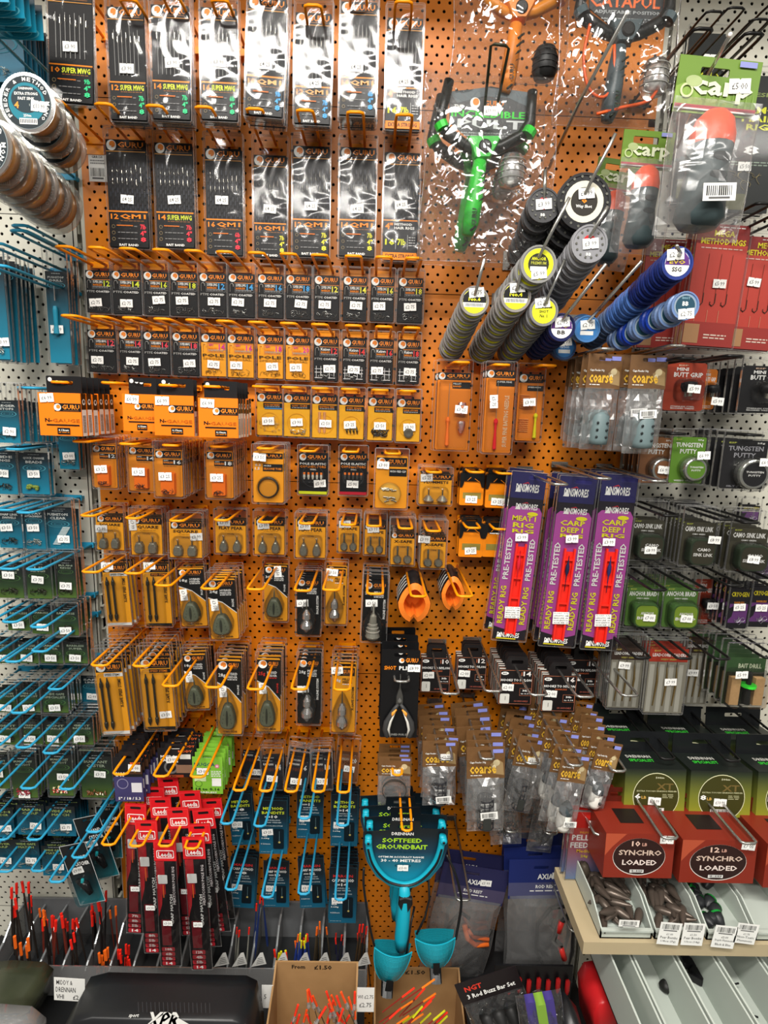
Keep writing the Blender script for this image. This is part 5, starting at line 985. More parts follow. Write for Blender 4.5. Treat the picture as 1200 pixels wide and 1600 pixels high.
# ------------------------------------------------------------------ frosted bags under brown headers
def cstack(bb, d, n, kind, desc, hk, tilt=0, dz=.022, hf=.33, bar=None, jit=4.5, st=None, L=.2, grp=None):
    stack('feeder_bag', 'feeder bag', coarse(kind, hf, bar), bb, d, n, desc, '£1·25' if st else None, st or (.5, .5), dz=dz, hk=(*hk, L, STE) if hk else None, tilt=tilt, slv=False, jit=jit, grp=grp, hkw=.024)
cstack((912, 554, 965, 702), .16, 4, 'grey', 'brown-headed bag with a grey block feeder, left', (950, 545), 1, .03, .36, None, 2, (.62, .8), .2, grp='upper brown-headed bags, left prong')
cstack((978, 556, 1036, 708), .18, 3, 'grey', 'brown-headed bag with a grey block feeder, right', (1060, 540), 0, .03, .34, (-.02, .6), 2, None, .24, grp='upper brown-headed bags, right prong')
cstack((893, 563, 925, 690), .10, 3, 'grey', 'brown-headed bag behind the left block feeder bags', (1075, 492), 1, .02, .33, None, 2, None, .25, grp='narrow brown-headed bags')
cstack((660, 1158, 713, 1257), .18, 6, 'cage', 'brown-headed feeder bag in the leftmost lower prong', (697, 1187), -2, .026, .4, (.1, .82), L=.22, grp='lower brown-headed bags, first prong', st=(.7, .25))
cstack((729, 1168, 788, 1297), .22, 7, 'cage', 'brown-headed feeder bag of black mesh, second lower prong', (762, 1186), -3, .026, .37, (.05, .74), L=.24, grp='lower brown-headed bags, second prong')
cstack((797, 1152, 842, 1268), .19, 5, 'cage', 'brown-headed feeder bag in the third lower prong', (832, 1193), 8, .028, .4, None, L=.24, grp='lower brown-headed bags, third prong', st=(.7, .3))
cstack((866, 1178, 910, 1300), .285, 7, 'white', 'brown-headed bag with white feeder, fourth lower prong', (900, 1196), 6, .03, .36, (.1, .8), L=.305, grp='lower brown-headed bags, fourth prong')
cstack((920, 1160, 958, 1264), .265, 6, 'white', 'brown-headed bag with white feeder, rightmost lower prong', (968, 1205), 10, .026, .42, None, L=.285, grp='lower brown-headed bags, fifth prong')
cstack((765, 1205, 815, 1318), .13, 3, 'dark', 'dark feeder bag hanging low behind the mesh feeders', (800, 1300), -4, .03, .25, None, L=.16, grp='dark low feeder bags')
cstack((832, 1215, 872, 1330), .12, 3, 'dark', 'dark feeder bag low between two prongs', (862, 1303), 5, .03, .25, None, L=.16, grp='dark low feeder bags beside white feeders')
stack('wire_coil_bag', 'tackle bag', coarse('ring', .36), (591, 1183, 642, 1262), .15, 4, 'small bag with a wire coil under a brown header', '£1·25', (.55, .3), dz=.014, hk=(621, 1211, .17, ORA), slv=False, jit=1.5, grp='wire coil bags', hkw=.018)
# ------------------------------------------------------------------ pliers, orange scoops, nylon hook cards
def pliers(root, w, h):
    c = Card(w, h, M('#111113', .35), .0016, slot=euro(0, h*.44, .025, .007), rad=.003); c.e(.52, .12, .07, WH); c.e(.54, .115, .045, '#E8862E'); c.t('GURU', .62, .09, .95, .14, '#F08A24'); c.t('SHOT', .07, .18, .38, .225, OC); c.t('PLIERS', .46, .18, .94, .225, WH); c.t('DESIGNED FOR SHOT', .12, .95, .88, .975, '#8A8A86')
    kid(root, c.obj('printed_card', root)); b = MB(); mt = M('#6A6A68', .3, .8); b.dome([(-.02*w, .1*h), (-.1*w, -.02*h), (-.1*w, -.12*h), (.1*w, -.12*h), (.1*w, -.02*h), (.02*w, .1*h), (.01*w, .23*h), (-.01*w, .23*h)][::1], -.001, .006, mt, .8, 2); b.lathe([(.05*w, 0), (.05*w, -.002)], M('#9A9A98', .3, .8), (0, -.007, -.05*h), n=14); kid(root, b.obj('plier_jaws', root))
    for s in (-1, 1):
        b = MB()
        b.tube([(s*.03*w, -.005, -.1*h), (s*.12*w, -.006, -.15*h), (s*.2*w, -.007, -.21*h), (s*.33*w, -.008, -.3*h), (s*.36*w, -.008, -.38*h), (s*.31*w, -.007, -.46*h), (s*.28*w, -.007, -.48*h)], [.003, .004, .005, .0052, .0052, .0045, .002], M('#3A3A3A', .5), 8)
        ph = kid(root, b.obj('plier_handle', root, smooth=True)); b = MB()
        b.tube([(s*.1*w, -.009, -.17*h), (s*.22*w, -.0105, -.28*h), (s*.27*w, -.0105, -.37*h), (s*.22*w, -.0085, -.47*h)], [.001, .0026, .0026, .001], M('#D0CEC6', .4), 6); b.tube([(s*.08*w, -.008, -.15*h), (s*.17*w, -.0105, -.19*h), (s*.2*w, -.010, -.23*h)], [.002, .0032, .0015], M('#E89A3A', .4), 6)
        kid(ph, b.obj('grip_insert', ph, smooth=True))
    return .0018
stack('pliers_card', 'pliers', pliers, (595, 1016, 654, 1153), .17, 4, 'black card of shot pliers with grey handles', '£8·99', (.85, .2), dz=.035, hk=(628, 1065, .19, STE), slv=False, grp='cards of shot pliers')
for bb, num, n, d, desc, hk in [((657, 1027, 704, 1082), '10', 2, .07, 'black hooks-to-nylon card numbered ten', (704, 1084)), ((713, 1026, 760, 1078), '12', 3, .07, 'black hooks-to-nylon card numbered twelve', (771, 1080)), ((779, 1046, 832, 1101), '14', 11, .13, 'black hooks-to-nylon card numbered fourteen', (842, 1086)), ((846, 1055, 900, 1112), '16', 12, .14, 'black hooks-to-nylon card numbered sixteen', (915, 1089)), ((885, 1030, 932, 1087), '18', 3, .06, 'black hooks-to-nylon card numbered eighteen', (985, 1087))]:
    stack('nylon_hook_card', 'hook card', nylon(num), bb, d, n, desc, '£2·00', (.26, .49), dz=.0095, hk=(*hk, .235, STE), slv=False, grp='black hooks-to-nylon cards', hkw=.03)
def scoop(bb, d, L, tipx, tipy, desc):
    x0, y0, x1, y1 = bb; c = P((x0+x1)/2, (y0+y1)/2, d); k = (DIST-d)/F; w = (x1-x0)*k; h = (y1-y0)*k
    root = tag(empty('bait_scoop_pack', c), desc, 'bait scoop'); o = M('#F5822A', .35)
    prof = [(.5*w*math.cos(a)*(1 if math.sin(a) < 0 else 1-.28*math.sin(a)), .5*h*math.sin(a)) for a in [j*PI/12 for j in range(24)]]; prof[18] = (0, -.36*h)
    ins = [(x*.68, z*.70) for x, z in prof]; b = MB(); n = len(prof)
    b.add([(x, 0, z) for x, z in prof]+[(x, -.004, z) for x, z in ins]+[(x*.8, .05, z*.8) for x, z in ins], [(i, (i+1) % n, n+(i+1) % n, n+i) for i in range(n)]+[(n+i, n+(i+1) % n, 2*n+(i+1) % n, 2*n+i) for i in range(n)]+[tuple(range(2*n, 3*n))], o); kid(root, b.obj('scoop_mouth', root))
    b = MB(); b.add([(x*1.03, .001, z*1.02) for x, z in prof]+[(x*.95, .075, z*.9+.1*h) for x, z in prof], [(i, (i+1) % n, n+(i+1) % n, n+i) for i in range(n)], M('#1A1A1C', .35))
    for k2 in range(4): y = .012+.016*k2; b.add([(x*1.05, y, z*1.04+.02*h*k2*.5) for x, z in prof[8:16]]+[(x*1.05, y+.007, z*1.04+.02*h*k2*.5) for x, z in prof[8:16]], [(i, i+1, 9+i, 8+i) for i in range(7)], M('#D8D8D4'))
    kid(root, b.obj('printed_wrap', root)); b = MB(); b.flat(rrect(-.3*w, .45*h, .3*w, .75*h, .003), .03, CLEAR); b.box(-.25*w, .03, .3*h, .25*w, .032, .5*h, M('#1A1A1C')); kid(root, b.obj('header_tab', root)); hook(tipx, tipy, L, ORA, 'orange display hook holding the '+desc, .026)
scoop((621, 908, 674, 976), .13, .21, 654, 932, 'larger orange scoop in black wrap')
scoop((689, 898, 727, 957), .10, .21, 727, 932, 'smaller orange scoop in black wrap')
# ------------------------------------------------------------------ purple ready-rig packets
for bb, l, fl, n, tl, desc, hk, st in [((785, 741, 837, 1003), ('MEAT I', 'X'), '#C82030', 3, 3.2, 'purple ready-rig packet with a red-tipped float', (876, 757), (.45, .37)), ((859, 748, 914, 1012), ('CARP', 'DEEP I'), '#1E2240', 4, 2.6, 'purple ready-rig packet with a dark float, middle', (944, 748), (.48, .35)), ((924, 745, 979, 1017), ('CARP', 'DEEP I'), '#2A2A5A', 5, 1.6, 'purple ready-rig packet with a dark float, right end', (1030, 752), (.35, .37))]:
    stack('ready_rig_packet', 'rig packet', dins(l[0], 'RIG' if l[1] == 'X' else l[1], fl), bb, .13, n, desc, '£3·99', st, dz=.022, hk=(*hk, .24, STE), tilt=tl, top=.001, pouch=POUCH, jit=2, grp=desc.split(' with')[0]+'s', hkw=.024)
# ------------------------------------------------------------------ right bay
def rs(bb, kind, n, d, desc, hk, st=(.5, .5), pr='£5·99', dz=.014, slv=True, tilt=0, name=None, cat='tackle pack', L=.22, grp=None, hm=None):
    stack(name, cat, esp(kind), bb, d, n, desc, pr, st, dz=dz, hk=(*hk, L, hm or BLK) if hk else None, slv=slv, tilt=tilt, grp=grp or desc+'s', hkw=.028)
rs((1078, 352, 1158, 543), 'mega', 3, .13, 'red rig packet with three hooks, widest shown', None, (.55, .48), name='hair_rig_packet', cat='rig packet', tilt=2)
rs((1147, 372, 1222, 548), 'mega', 3, .12, 'red rig packet at the right edge', None, (.35, .4), name='hair_rig_packet', cat='rig packet', tilt=2)
rs((1003, 375, 1074, 545), 'mega', 2, .07, 'red rig packet partly behind the navy dispensers', None, (.6, .4), name='hair_rig_packet', cat='rig packet', pr=None)
rs((1128, 120, 1212, 335), 'dark', 2, .10, 'dark rig packet with yellow words at the right edge', (1180, 52), (.45, .66), '£5·50', name='hair_rig_packet', cat='rig packet')
rs((1063, 55, 1118, 320), 'dark', 2, .04, 'dark rig packet behind the big green header card', (1100, 45), (.6, .15), '£6·50', name='hair_rig_packet', cat='rig packet')
for i, (x, y) in enumerate([(1118, 18), (1152, 12), (1190, 30), (1215, 8)]): hook(x, y, .2, BLK, r=.0017, label=['black display hook highest on the right bay', 'black display hook second along the right bay top', 'black display hook in the top right corner', 'black display hook cut by the right edge'][i])
for i, (x, y) in enumerate([(1195, 318), (1230, 332)]): hook(x, y, .2, BLK, ['black display hook just above the red rig packets', 'black display hook above red rig packet, cut by edge'][i])
rs((1038, 567, 1101, 642), 'buttr', 2, .12, 'rust red butt grip pack', (1075, 560), (.55, .55), name='butt_grip_pack')
rs((1094, 577, 1118, 640), 'butto', 1, .08, 'orange butt grip pack half hidden behind the rust one', None, (.7, .8), name='butt_grip_pack')
rs((1157, 572, 1222, 645), 'buttk', 6, .12, 'black butt grip pack', (1150, 556), (.75, .85), name='butt_grip_pack', dz=.022)
rs((999, 684, 1050, 755), 'puttyb', 4, .10, 'brown card of tungsten putty in a round tin', (1060, 678), (.6, .68), '£6·99', name='putty_pack', dz=.02, L=.16)
rs((1048, 683, 1100, 755), 'puttyg', 1, .13, 'green card of tungsten putty in a round tin', None, (.75, .37), '£6·99', name='putty_pack')
rs((1128, 688, 1196, 764), 'puttyk', 6, .14, 'black card of tungsten putty in a round tin', (1180, 680), (.8, .42), '£6·99', name='putty_pack', dz=.022, L=.16)
for bb, n, d, ds, hk, st in [((984, 812, 1035, 874), 3, .10, 'camouflage line spool pack, left of three', (1050, 806), (.5, .7)), ((1064, 816, 1114, 883), 8, .13, 'camouflage line spool pack, middle of three', (1135, 812), (.8, .34)), ((1138, 826, 1196, 892), 4, .14, 'camouflage line spool pack, right of three', (1175, 817), (.5, .66))]:
    rs(bb, 'sink', n, d, ds, hk, st, '£8·99', name='line_spool_pack', dz=.017 if n < 8 else .014, tilt=1, grp='camouflage line spool packs')
for bb, n, d, ds, hk, st in [((978, 918, 1027, 978), 4, .10, 'green braid spool pack, left of two', (1030, 922), (.6, .68)), ((1036, 918, 1088, 980), 6, .12, 'green braid spool pack, right of two', (1094, 922), (.55, .68))]:
    rs(bb, 'braid', n, d, ds, hk, st, '£7·00', name='line_spool_pack', dz=.017, grp='green braid spool packs')
rs((1082, 905, 1116, 975), 'buttr', 1, .05, 'orange-red packet behind the green braid spools', None, (.6, .5), name='tackle_packet', pr='£3·50')
rs((1138, 920, 1169, 982), 'cryo', 6, .11, 'purple hook packet, left of two by right edge', (1150, 915), (.5, .45), '£5·25', name='hook_packet', cat='hook packet')
rs((1172, 918, 1204, 980), 'cryo', 4, .11, 'purple hook packet, right of two by right edge', (1215, 915), (.5, .5), '£5·25', name='hook_packet', cat='hook packet')
rs((1178, 850, 1206, 905), 'cryo', 4, .07, 'purple hook packet highest at the right edge', None, (.5, .6), None, name='hook_packet', cat='hook packet')
rs((1158, 790, 1186, 815), 'cryo', 5, .03, 'small dark hook packet above the camouflage spools', None, (.5, .6), None, name='hook_packet', cat='hook packet')
rs((952, 1012, 1002, 1106), 'lead', 6, .13, 'grey leader pack, leftmost of its row', (1005, 1028), (.4, .28), '£9·99', name='leader_pack', dz=.01)
rs((1010, 1014, 1070, 1114), 'leadr', 4, .15, 'grey leader pack with a red top strip', (1070, 1029), (.6, .5), '£7·99', name='leader_pack', dz=.012)
rs((1066, 1000, 1108, 1100), 'lead', 2, .08, 'grey leader pack tucked behind the red-topped one', None, (.35, .5), '£9·99', name='leader_pack')
rs((1132, 1028, 1192, 1100), 'drill', 7, .16, 'green bait drill pack with cork sticks', (1130, 1030), (.2, .25), '£5·99', name='bait_drill_pack', dz=.02)
hook(1205, 1028, .22, BLK, 'black display hook beside the cork sticks, cut by edge')
for (x, y, ds) in ((1000, 905, 'two'), (1075, 905, 'three')): pass
for k, (bb, num) in enumerate([((975, 1211, 1070, 1279), '6'), ((1077, 1214, 1173, 1281), '8'), ((1182, 1216, 1280, 1284), '10')]):
    def specbox(num):
        def fn(root, w, h):
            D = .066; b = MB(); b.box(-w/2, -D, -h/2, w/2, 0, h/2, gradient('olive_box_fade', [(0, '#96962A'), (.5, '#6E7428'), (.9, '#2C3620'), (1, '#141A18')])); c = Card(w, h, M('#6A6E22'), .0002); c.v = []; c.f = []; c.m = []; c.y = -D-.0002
            c.e(.52, .58, .38, '#D8D8B0', ry=.5, n=36); c.e(.52, .58, .37, '#3A3A16', ry=.485, n=36); c.t('XT', .52, .3, .8, .44, '#6A5A30'); c.t('500m', .5, .16, .64, .2, '#C8C8A8'); c.t('EXTRA TOUGH SINKING FEEDER', .2, .45, .86, .48, '#B8B890'); c.t(num, .17, .52, .27, .63, WH); c.t('LB', .28, .57, .36, .63, '#C8A050'); c.bars(.34, .82, .66, .9); c.lines(.62, .52, .8, .62, 3, '#A8A880')
            for mb in (c,): o = len(b.v); b.v += mb.v; b.f += [tuple(i+o for i in f) for f in mb.f]; b.m += [b.mi(mb.mats[k]) for k in mb.m]
            tp = [(-.3, 'DRENNAN'), (-.3, 'SPECIALIST')]
            for j, (tx_, s) in enumerate(tp):
                vs, fs = glyphs(s); b.add([((-.32+.42*u)*w, -D*((.62 if j else .40)-.15*v), h/2+.0004) for u, v in vs], fs, M('#3AC83A' if j else '#C8C8C0'))
            ct = kid(root, b.obj('carton', root)); t = MB(); t.plate(rrect(-w/2, h/2, w/2, h/2+.038), -.001, .0005, M('#141618', .3), [euro(0, h/2+.022, .035, .008)]); kid(ct, t.obj('header_flap', ct)); return D+.0006
        return fn
    nm_ = {'6': 'six', '8': 'eight', '10': 'ten'}[num]
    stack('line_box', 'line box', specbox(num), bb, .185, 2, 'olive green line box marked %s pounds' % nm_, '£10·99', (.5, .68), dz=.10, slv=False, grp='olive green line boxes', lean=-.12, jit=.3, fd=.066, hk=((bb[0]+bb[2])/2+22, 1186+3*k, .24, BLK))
for k, (bb, num) in enumerate([((944, 1308, 1052, 1374), '10'), ((1063, 1318, 1180, 1382), '12'), ((1195, 1325, 1310, 1390), '15')]):
    def redbox(num):
        def fn(root, w, h):
            D = .085; b = MB(); b.box(-w/2, -D, -h/2, w/2, 0, h/2, M('#7E281A', .4)); c = Card(w, h, M('#7E281A'), .0002); c.v = []; c.f = []; c.m = []; c.y = -D-.0002
            c.e(.5, .52, .38, '#D8D0C8', ry=.42, n=36); c.e(.5, .51, .375, '#2A1614', ry=.41, n=36); c.p([(.0, .0), (.3, 0), (.1, .3), (0, .5)], '#A84A30'); c.t(num, .38, .16, .5, .28, '#D8B8A8'); c.t('LB', .53, .2, .6, .27, '#C89888'); c.t('SYNCHRO', .2, .36, .82, .48, '#C8B0A0'); c.t('LOADED', .26, .58, .76, .70, '#E0D0C8'); c.bars(.38, .8, .58, .87)
            o = len(b.v); b.v += c.v; b.f += [tuple(i+o for i in f) for f in c.f]; b.m += [b.mi(c.mats[k]) for k in c.m]
            b.flat([], 0, M('#1A1010')) if False else b.add([(-.2*w, -D*.7, h/2+.0004), (.15*w, -D*.7, h/2+.0004), (.15*w, -D*.25, h/2+.0004), (-.2*w, -D*.25, h/2+.0004)], [(0, 1, 2, 3)], M('#1E1412'))
            ct = kid(root, b.obj('carton', root)); t = MB(); t.plate(rrect(-w/2, h/2, w/2, h/2+.026, .006), -.001, .0005, M('#5A1E14', .35), [euro(0, h/2+.014, .035, .008)]); kid(ct, t.obj('header_flap', ct)); return D+.0006
        return fn
    nm_ = {'10': 'ten', '12': 'twelve', '15': 'fifteen'}[num]
    stack('line_box', 'line box', redbox(num), bb, .245, 2, 'dark red line box marked %s pounds' % nm_, '£7·00', (.88, .12), dz=.10, slv=False, grp='dark red line boxes', lean=-.05, jit=.3, fd=.085, hk=((bb[0]+bb[2])/2+50, 1310+8*k, .345, STE))
# ------------------------------------------------------------------ lower middle of the orange panel
for fn, bb, n, d, desc, hk, tl, st in [(middy('carp'), (178, 1178, 223, 1252), 9, .17, 'black and violet carp hook packet', (187, 1210), -1, (.75, .28)), (middy('barbel'), (247, 1165, 303, 1214), 5, .13, 'black micro barbel hook packet with orange strip', (250, 1213), -1, (.4, .42)), (middy('mugga'), (301, 1178, 348, 1240), 8, .14, 'lime green carp hook packet', (308, 1214), 0, (.35, .42))]:
    stack('folded_hook_packet', 'hook packet', fn, bb, d, n, desc, '£3·00', st, dz=.013, hk=(*hk, .22, ORA), tilt=tl, slv=False, jit=2.5, grp=desc+'s')
for num, bb, n, d, desc, hk, st, br, tl in [('12', (378, 1176, 408, 1214), 2, .04, 'small dark hook packet numbered twelve', (373, 1235), (.8, .75), False, 3), ('14', (410, 1190, 441, 1232), 4, .09, 'small dark hook packet numbered fourteen', (414, 1236), (.5, .6), False, 0), ('16', (448, 1190, 480, 1232), 6, .10, 'small dark hook packet numbered sixteen', (454, 1237), (.5, .7), False, 7), ('18', (488, 1190, 518, 1232), 6, .10, 'small dark hook packet numbered eighteen', (497, 1237), (.5, .7), False, -2), ('20', (527, 1180, 558, 1220), 3, .05, 'small brown hook packet at the end of its row', (536, 1238), (.6, .5), True, 4)]:
    stack('hook_packet', 'hook packet', kobra(num, br), bb, d, n, desc, '£2·75', st, dz=.009, hk=(*hk, .215, ORA), tilt=tl, jit=2.5, grp='small dark hook packets above the blue prongs', hkw=.022)
for k, (bb, l1, l2, num, n, d, hk, tl, desc) in enumerate([((359, 1237, 396, 1320), 'METHOD', 'BANDITS', '8', 3, .06, (353, 1287), -4, 'blue leader card with green words, first of upper four'), ((405, 1247, 449, 1334), 'METHOD', 'BANDITS', '10', 4, .10, (405, 1291), 0, 'blue leader card with green words, second of upper four'), ((464, 1230, 505, 1310), 'METHOD', 'BANDITS', '12', 2, .06, (475, 1279), 0, 'blue leader card with green words, third of upper four'), ((517, 1238, 559, 1322), 'METHOD', 'BANDITS', '14', 4, .07, (535, 1290), 0, 'blue leader card with green words, fourth of upper four'),
  ((359, 1336, 399, 1418), 'MARGIN', 'CARP METHOD', '8', 3, .07, (360, 1390), 3, 'blue leader card with red word, first of lower four'), ((412, 1342, 452, 1417), 'MARGIN', 'CARP METHOD', '10', 1, .06, (417, 1402), 0, 'blue leader card with red word, second of lower four'), ((467, 1338, 507, 1418), 'MARGIN', 'CARP METHOD', '12', 2, .07, (474, 1397), -3, 'blue leader card with red word, third of lower four'), ((514, 1352, 557, 1442), 'MARGIN', 'CARP METHOD', '14', 7, .10, (532, 1406), 0, 'blue leader card with red word, thick stack of lower four')]):
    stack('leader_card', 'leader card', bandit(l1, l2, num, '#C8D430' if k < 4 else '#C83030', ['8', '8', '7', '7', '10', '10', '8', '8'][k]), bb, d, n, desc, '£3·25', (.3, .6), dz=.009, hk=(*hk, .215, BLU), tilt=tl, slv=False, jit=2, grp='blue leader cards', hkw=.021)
# slim red-headed packets, each hanging on its own lean
L_ = [(302, 1308, 316, 1514, .225, '12ft', 'front right slim red-headed pole rig packet'), (257, 1313, 268, 1508, .22, '10ft', 'slim red-headed pole rig packet left of the front one'), (228, 1282, 242, 1488, .20, '8ft', 'slim red-headed rig packet third from the front'), (212, 1256, 214, 1457, .17, '7ft', 'slim red-headed rig packet at the far left of cluster'),
 (317, 1264, 345, 1455, .18, '9ft', 'slim red-headed rig packet at the right of cluster'), (311, 1287, 330, 1478, .205, '6ft', 'slim red-headed rig packet behind the front right one'), (277, 1262, 300, 1460, .19, '5ft', 'slim red-headed rig packet twisted in the middle'), (250, 1246, 268, 1440, .165, '4ft', 'slim red-headed rig packet high on the second prong'), (296, 1236, 318, 1420, .15, '3ft', 'slim red-headed rig packet high on the third prong'), (330, 1248, 352, 1435, .14, '11ft', 'slim red-headed rig packet highest at the right'), (262, 1214, 285, 1405, .12, '13ft', 'slim red-headed rig packet rearmost of cluster'), (240, 1230, 256, 1420, .14, '14ft', 'slim red-headed rig packet behind the second prong pair')]
for k, (xa, ya, xb, yb, d, ft, desc) in enumerate(L_):
    a, z = P(xa, ya, d), P(xb, yb, d); c = (a+z)/2; ang = math.atan2(a.x-z.x, a.z-z.z); h = (a-z).length; root = empty('pole_rig_packet', c, (0, ang, 0)); tag(root, desc, 'rig packet', None)
    leeda(ft, ['4lb', '6lb', '5lb', '8lb'][k % 4])(root, .036, h); sticker(root, .0, -h*.13, -.0066, '£3·50', .017, rot=-ang)
for (x, y, L, ds) in ((168, 1320, .24, 'first'), (212, 1322, .24, 'second'), (257, 1322, .24, 'third'), (298, 1326, .245, 'fourth')): hook(x, y, L, ORA, 'orange display hook through the red-headed packets, %s from the left' % ds, .024)
# ------------------------------------------------------------------ turquoise groundbait catapults
def gbcat():
    d = .22; T = M('#16A4BC', .35); K_ = M('#16181A', .4); q = lambda x, y, e=0: P(550+x/3.43, 1230+y/3.43, d+e)
    c = q(285, 400); L = lambda x, y, e=0: q(x, y, e)-c
    root = tag(empty('groundbait_catapult', c), 'turquoise groundbait catapult at the front of its prong', 'catapult', 'turquoise catapults'); b = MB()
    card = [(60, 240), (200, 232), (205, 185), (365, 183), (372, 222), (515, 228), (512, 330), (480, 420), (420, 490), (340, 535), (280, 545), (200, 530), (130, 480), (80, 400), (58, 320)]
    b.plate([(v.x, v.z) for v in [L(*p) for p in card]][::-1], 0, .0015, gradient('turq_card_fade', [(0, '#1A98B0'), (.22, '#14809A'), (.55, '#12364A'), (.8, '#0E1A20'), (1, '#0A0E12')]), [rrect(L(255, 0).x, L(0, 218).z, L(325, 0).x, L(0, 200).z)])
    A = lambda t, x0, y0, x1, y1, cc: b.text(t, L(x0, 0).x, L(0, y1).z, L(x1, 0).x, L(0, y0).z, -.0004, M(cc))
    A('DRENNAN', 222, 236, 342, 252, WH); A('SOFTFEED', 172, 268, 390, 292, '#A8D82A'); A('GROUNDBAIT', 140, 302, 420, 327, '#A8D82A'); A('STRONG ELASTIC', 188, 336, 375, 347, '#0A3A4A'); A('OPTIMUM ACCURACY RANGE', 152, 364, 404, 374, WH); A('30 - 40 METRES', 168, 380, 388, 396, WH)
    v = L(272, 420); b.flat(ell(v.x, v.z, .015, .004), -.0003, M('#0A3A4A'), [ell(v.x, v.z, .013, .0032)]); kid(root, b.obj('header_card', root))
    b = MB(); U = [(88, 262), (92, 330), (112, 400), (150, 460), (205, 505), (280, 525), (350, 505), (405, 460), (450, 400), (475, 330), (487, 258)]; rr = [.0055]*11
    b.tube(smooth([L(x, y, .008) for x, y in U]), .0062, T, 10); b.tube([L(280, 520, .010), L(283, 600, .012), L(275, 700, .014), L(265, 800, .014), L(262, 865, .012)], [.009, .0115, .0125, .013, .010], T, 12)
    for x, y in ((88, 266), (487, 262)): v = L(x, y, .0); b.lathe([(.0062, -.004), (.0066, -.014), (.005, -.0165)], T, v, n=14); b.lathe([(.0024, -.0166), (.0024, -.0175)], K_, v, n=10)
    kid(root, b.obj('frame', root, smooth=True)); b = MB(); b.tube(smooth([L(x-(6 if x < 280 else -6), y+4, .0150) for x, y in U[1:-1]]), .0022, K_, 6); v0 = [(x, y) for x, y in [(250, 545), (280, 535), (320, 545), (322, 580), (300, 615), (282, 655), (264, 620), (245, 580)]]
    b.dome([(v.x, v.z) for v in [L(*p) for p in v0]][::-1], -.016, .007, K_, .85, 2); kid(root, b.obj('rubber_inlay', root))
    b = MB(); b.tube(smooth([L(64, 430, .0), L(62, 520, .01), L(78, 640, .016), L(98, 760, .02), L(120, 850, .024)]), .0022, K_, 6); b.tube(smooth([L(505, 360, .0), L(545, 440, .01), L(575, 540, .016), L(585, 640, .02), L(555, 815, .022)]), .0024, K_, 6); b.tube([L(335, 640, -.01), L(318, 720, .01), L(300, 840, .02), L(292, 900, .02)], .002, K_, 6); b.tube([L(410, 480, -.02), L(415, 600, -.01), L(390, 700, .0), L(345, 790, .015)], .002, K_, 6)
    kid(root, b.obj('elastic', root, smooth=True))
    for (cx, cy, W, H, tilt, nm) in ((205, 950, 232, 245, .12, 0), (445, 882, 245, 225, -.05, 1)):
        b = MB(); k = (DIST-d)/F/3.43; n, mrow = 12, 8; vs = []
        for j in range(mrow+1):
            t = j/mrow; wd = W*.5*max(0, 1-t**2.4)**.5*(1-.12*t)
            for i in range(n+1): u = -1+2*i/n; vs.append((u*wd*k, -.020*(1-u*u)*(math.sin(PI*(.25+.7*t)))-.004, (H*.5-H*t)*k-(1-u*u)*-.0*H*k))
        fs = [(j*(n+1)+i, j*(n+1)+i+1, (j+1)*(n+1)+i+1, (j+1)*(n+1)+i) for j in range(mrow) for i in range(n)]; b.add(vs, fs, MESHY())
        b.add([(x, y*-.25+.012, z) for x, y, z in vs], fs, MESHY()); b.tube([Vector(vs[i]) for i in range(n+1)], .0012, T, 5); b.tube([Vector(vs[j*(n+1)]) for j in range(mrow+1)], .0012, T, 5); b.tube([Vector(vs[j*(n+1)+n]) for j in range(mrow+1)], .0012, T, 5)
        b.box(-.006, -.0252, -.03 if nm == 0 else -.02, .006, -.0240, -.008 if nm == 0 else .002, M('#101214'))
        kid(root, b.obj('mesh_pouch', root, L(cx, cy, .02), (0, tilt, 0))); b = MB(); zz = -H*.5*k; b.tube([(0, -.010, zz+.012), (.0, -.030, zz-.002), (0, -.016, zz-.016), (0, .006, zz-.010), (0, .008, zz+.01)], .0025, M('#121416', .25), 6)
        for i, v in enumerate(b.v): b.v[i] = (v[0]*4, v[1], v[2])
        kid(root, b.obj('finger_loop', root, L(cx, cy, .02), (0, tilt, 0)))
    return root
def MESHY():
    if 'pouch_mesh' in _mats: return _mats['pouch_mesh']
    m = bpy.data.materials.new('pouch_mesh'); m.use_nodes = True; nt = m.node_tree; b = nt.nodes['Principled BSDF']; b.inputs['Roughness'].default_value = .4
    tc = nt.nodes.new('ShaderNodeTexCoord'); mp = nt.nodes.new('ShaderNodeMapping'); mp.inputs['Scale'].default_value = (430, 1, 430); vo = nt.nodes.new('ShaderNodeTexVoronoi'); vo.inputs['Randomness'].default_value = 0; vo.inputs['Scale'].default_value = 1
    nt.links.new(tc.outputs['Object'], mp.inputs[0]); nt.links.new(mp.outputs[0], vo.inputs['Vector']); g = nt.nodes.new('ShaderNodeMath'); g.operation = 'GREATER_THAN'; g.inputs[1].default_value = .33; nt.links.new(vo.outputs['Distance'], g.inputs[0])
    mx = nt.nodes.new('ShaderNodeMix'); mx.data_type = 'RGBA'; mx.inputs[6].default_value = lin('#063038'); mx.inputs[7].default_value = lin('#1AA0B2'); nt.links.new(g.outputs[0], mx.inputs[0]); nt.links.new(mx.outputs[2], b.inputs['Base Color']); _mats['pouch_mesh'] = m; return m
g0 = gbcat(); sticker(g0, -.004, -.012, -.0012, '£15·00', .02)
for i, (dd, dx) in enumerate(((.035, .002), (.065, -.006), (.095, -.008))):
    c2 = copy_tree(g0, None, ('price_sticker', 'mesh_pouch', 'finger_loop', 'elastic')); c2.location = g0.location+Vector((dx, dd, .002)); c2['label'] = 'turquoise groundbait catapult, %s behind the front one' % ORD[i]
hook(636, 1298, .24, ORA, 'orange display hook through the turquoise catapult cards', .018)
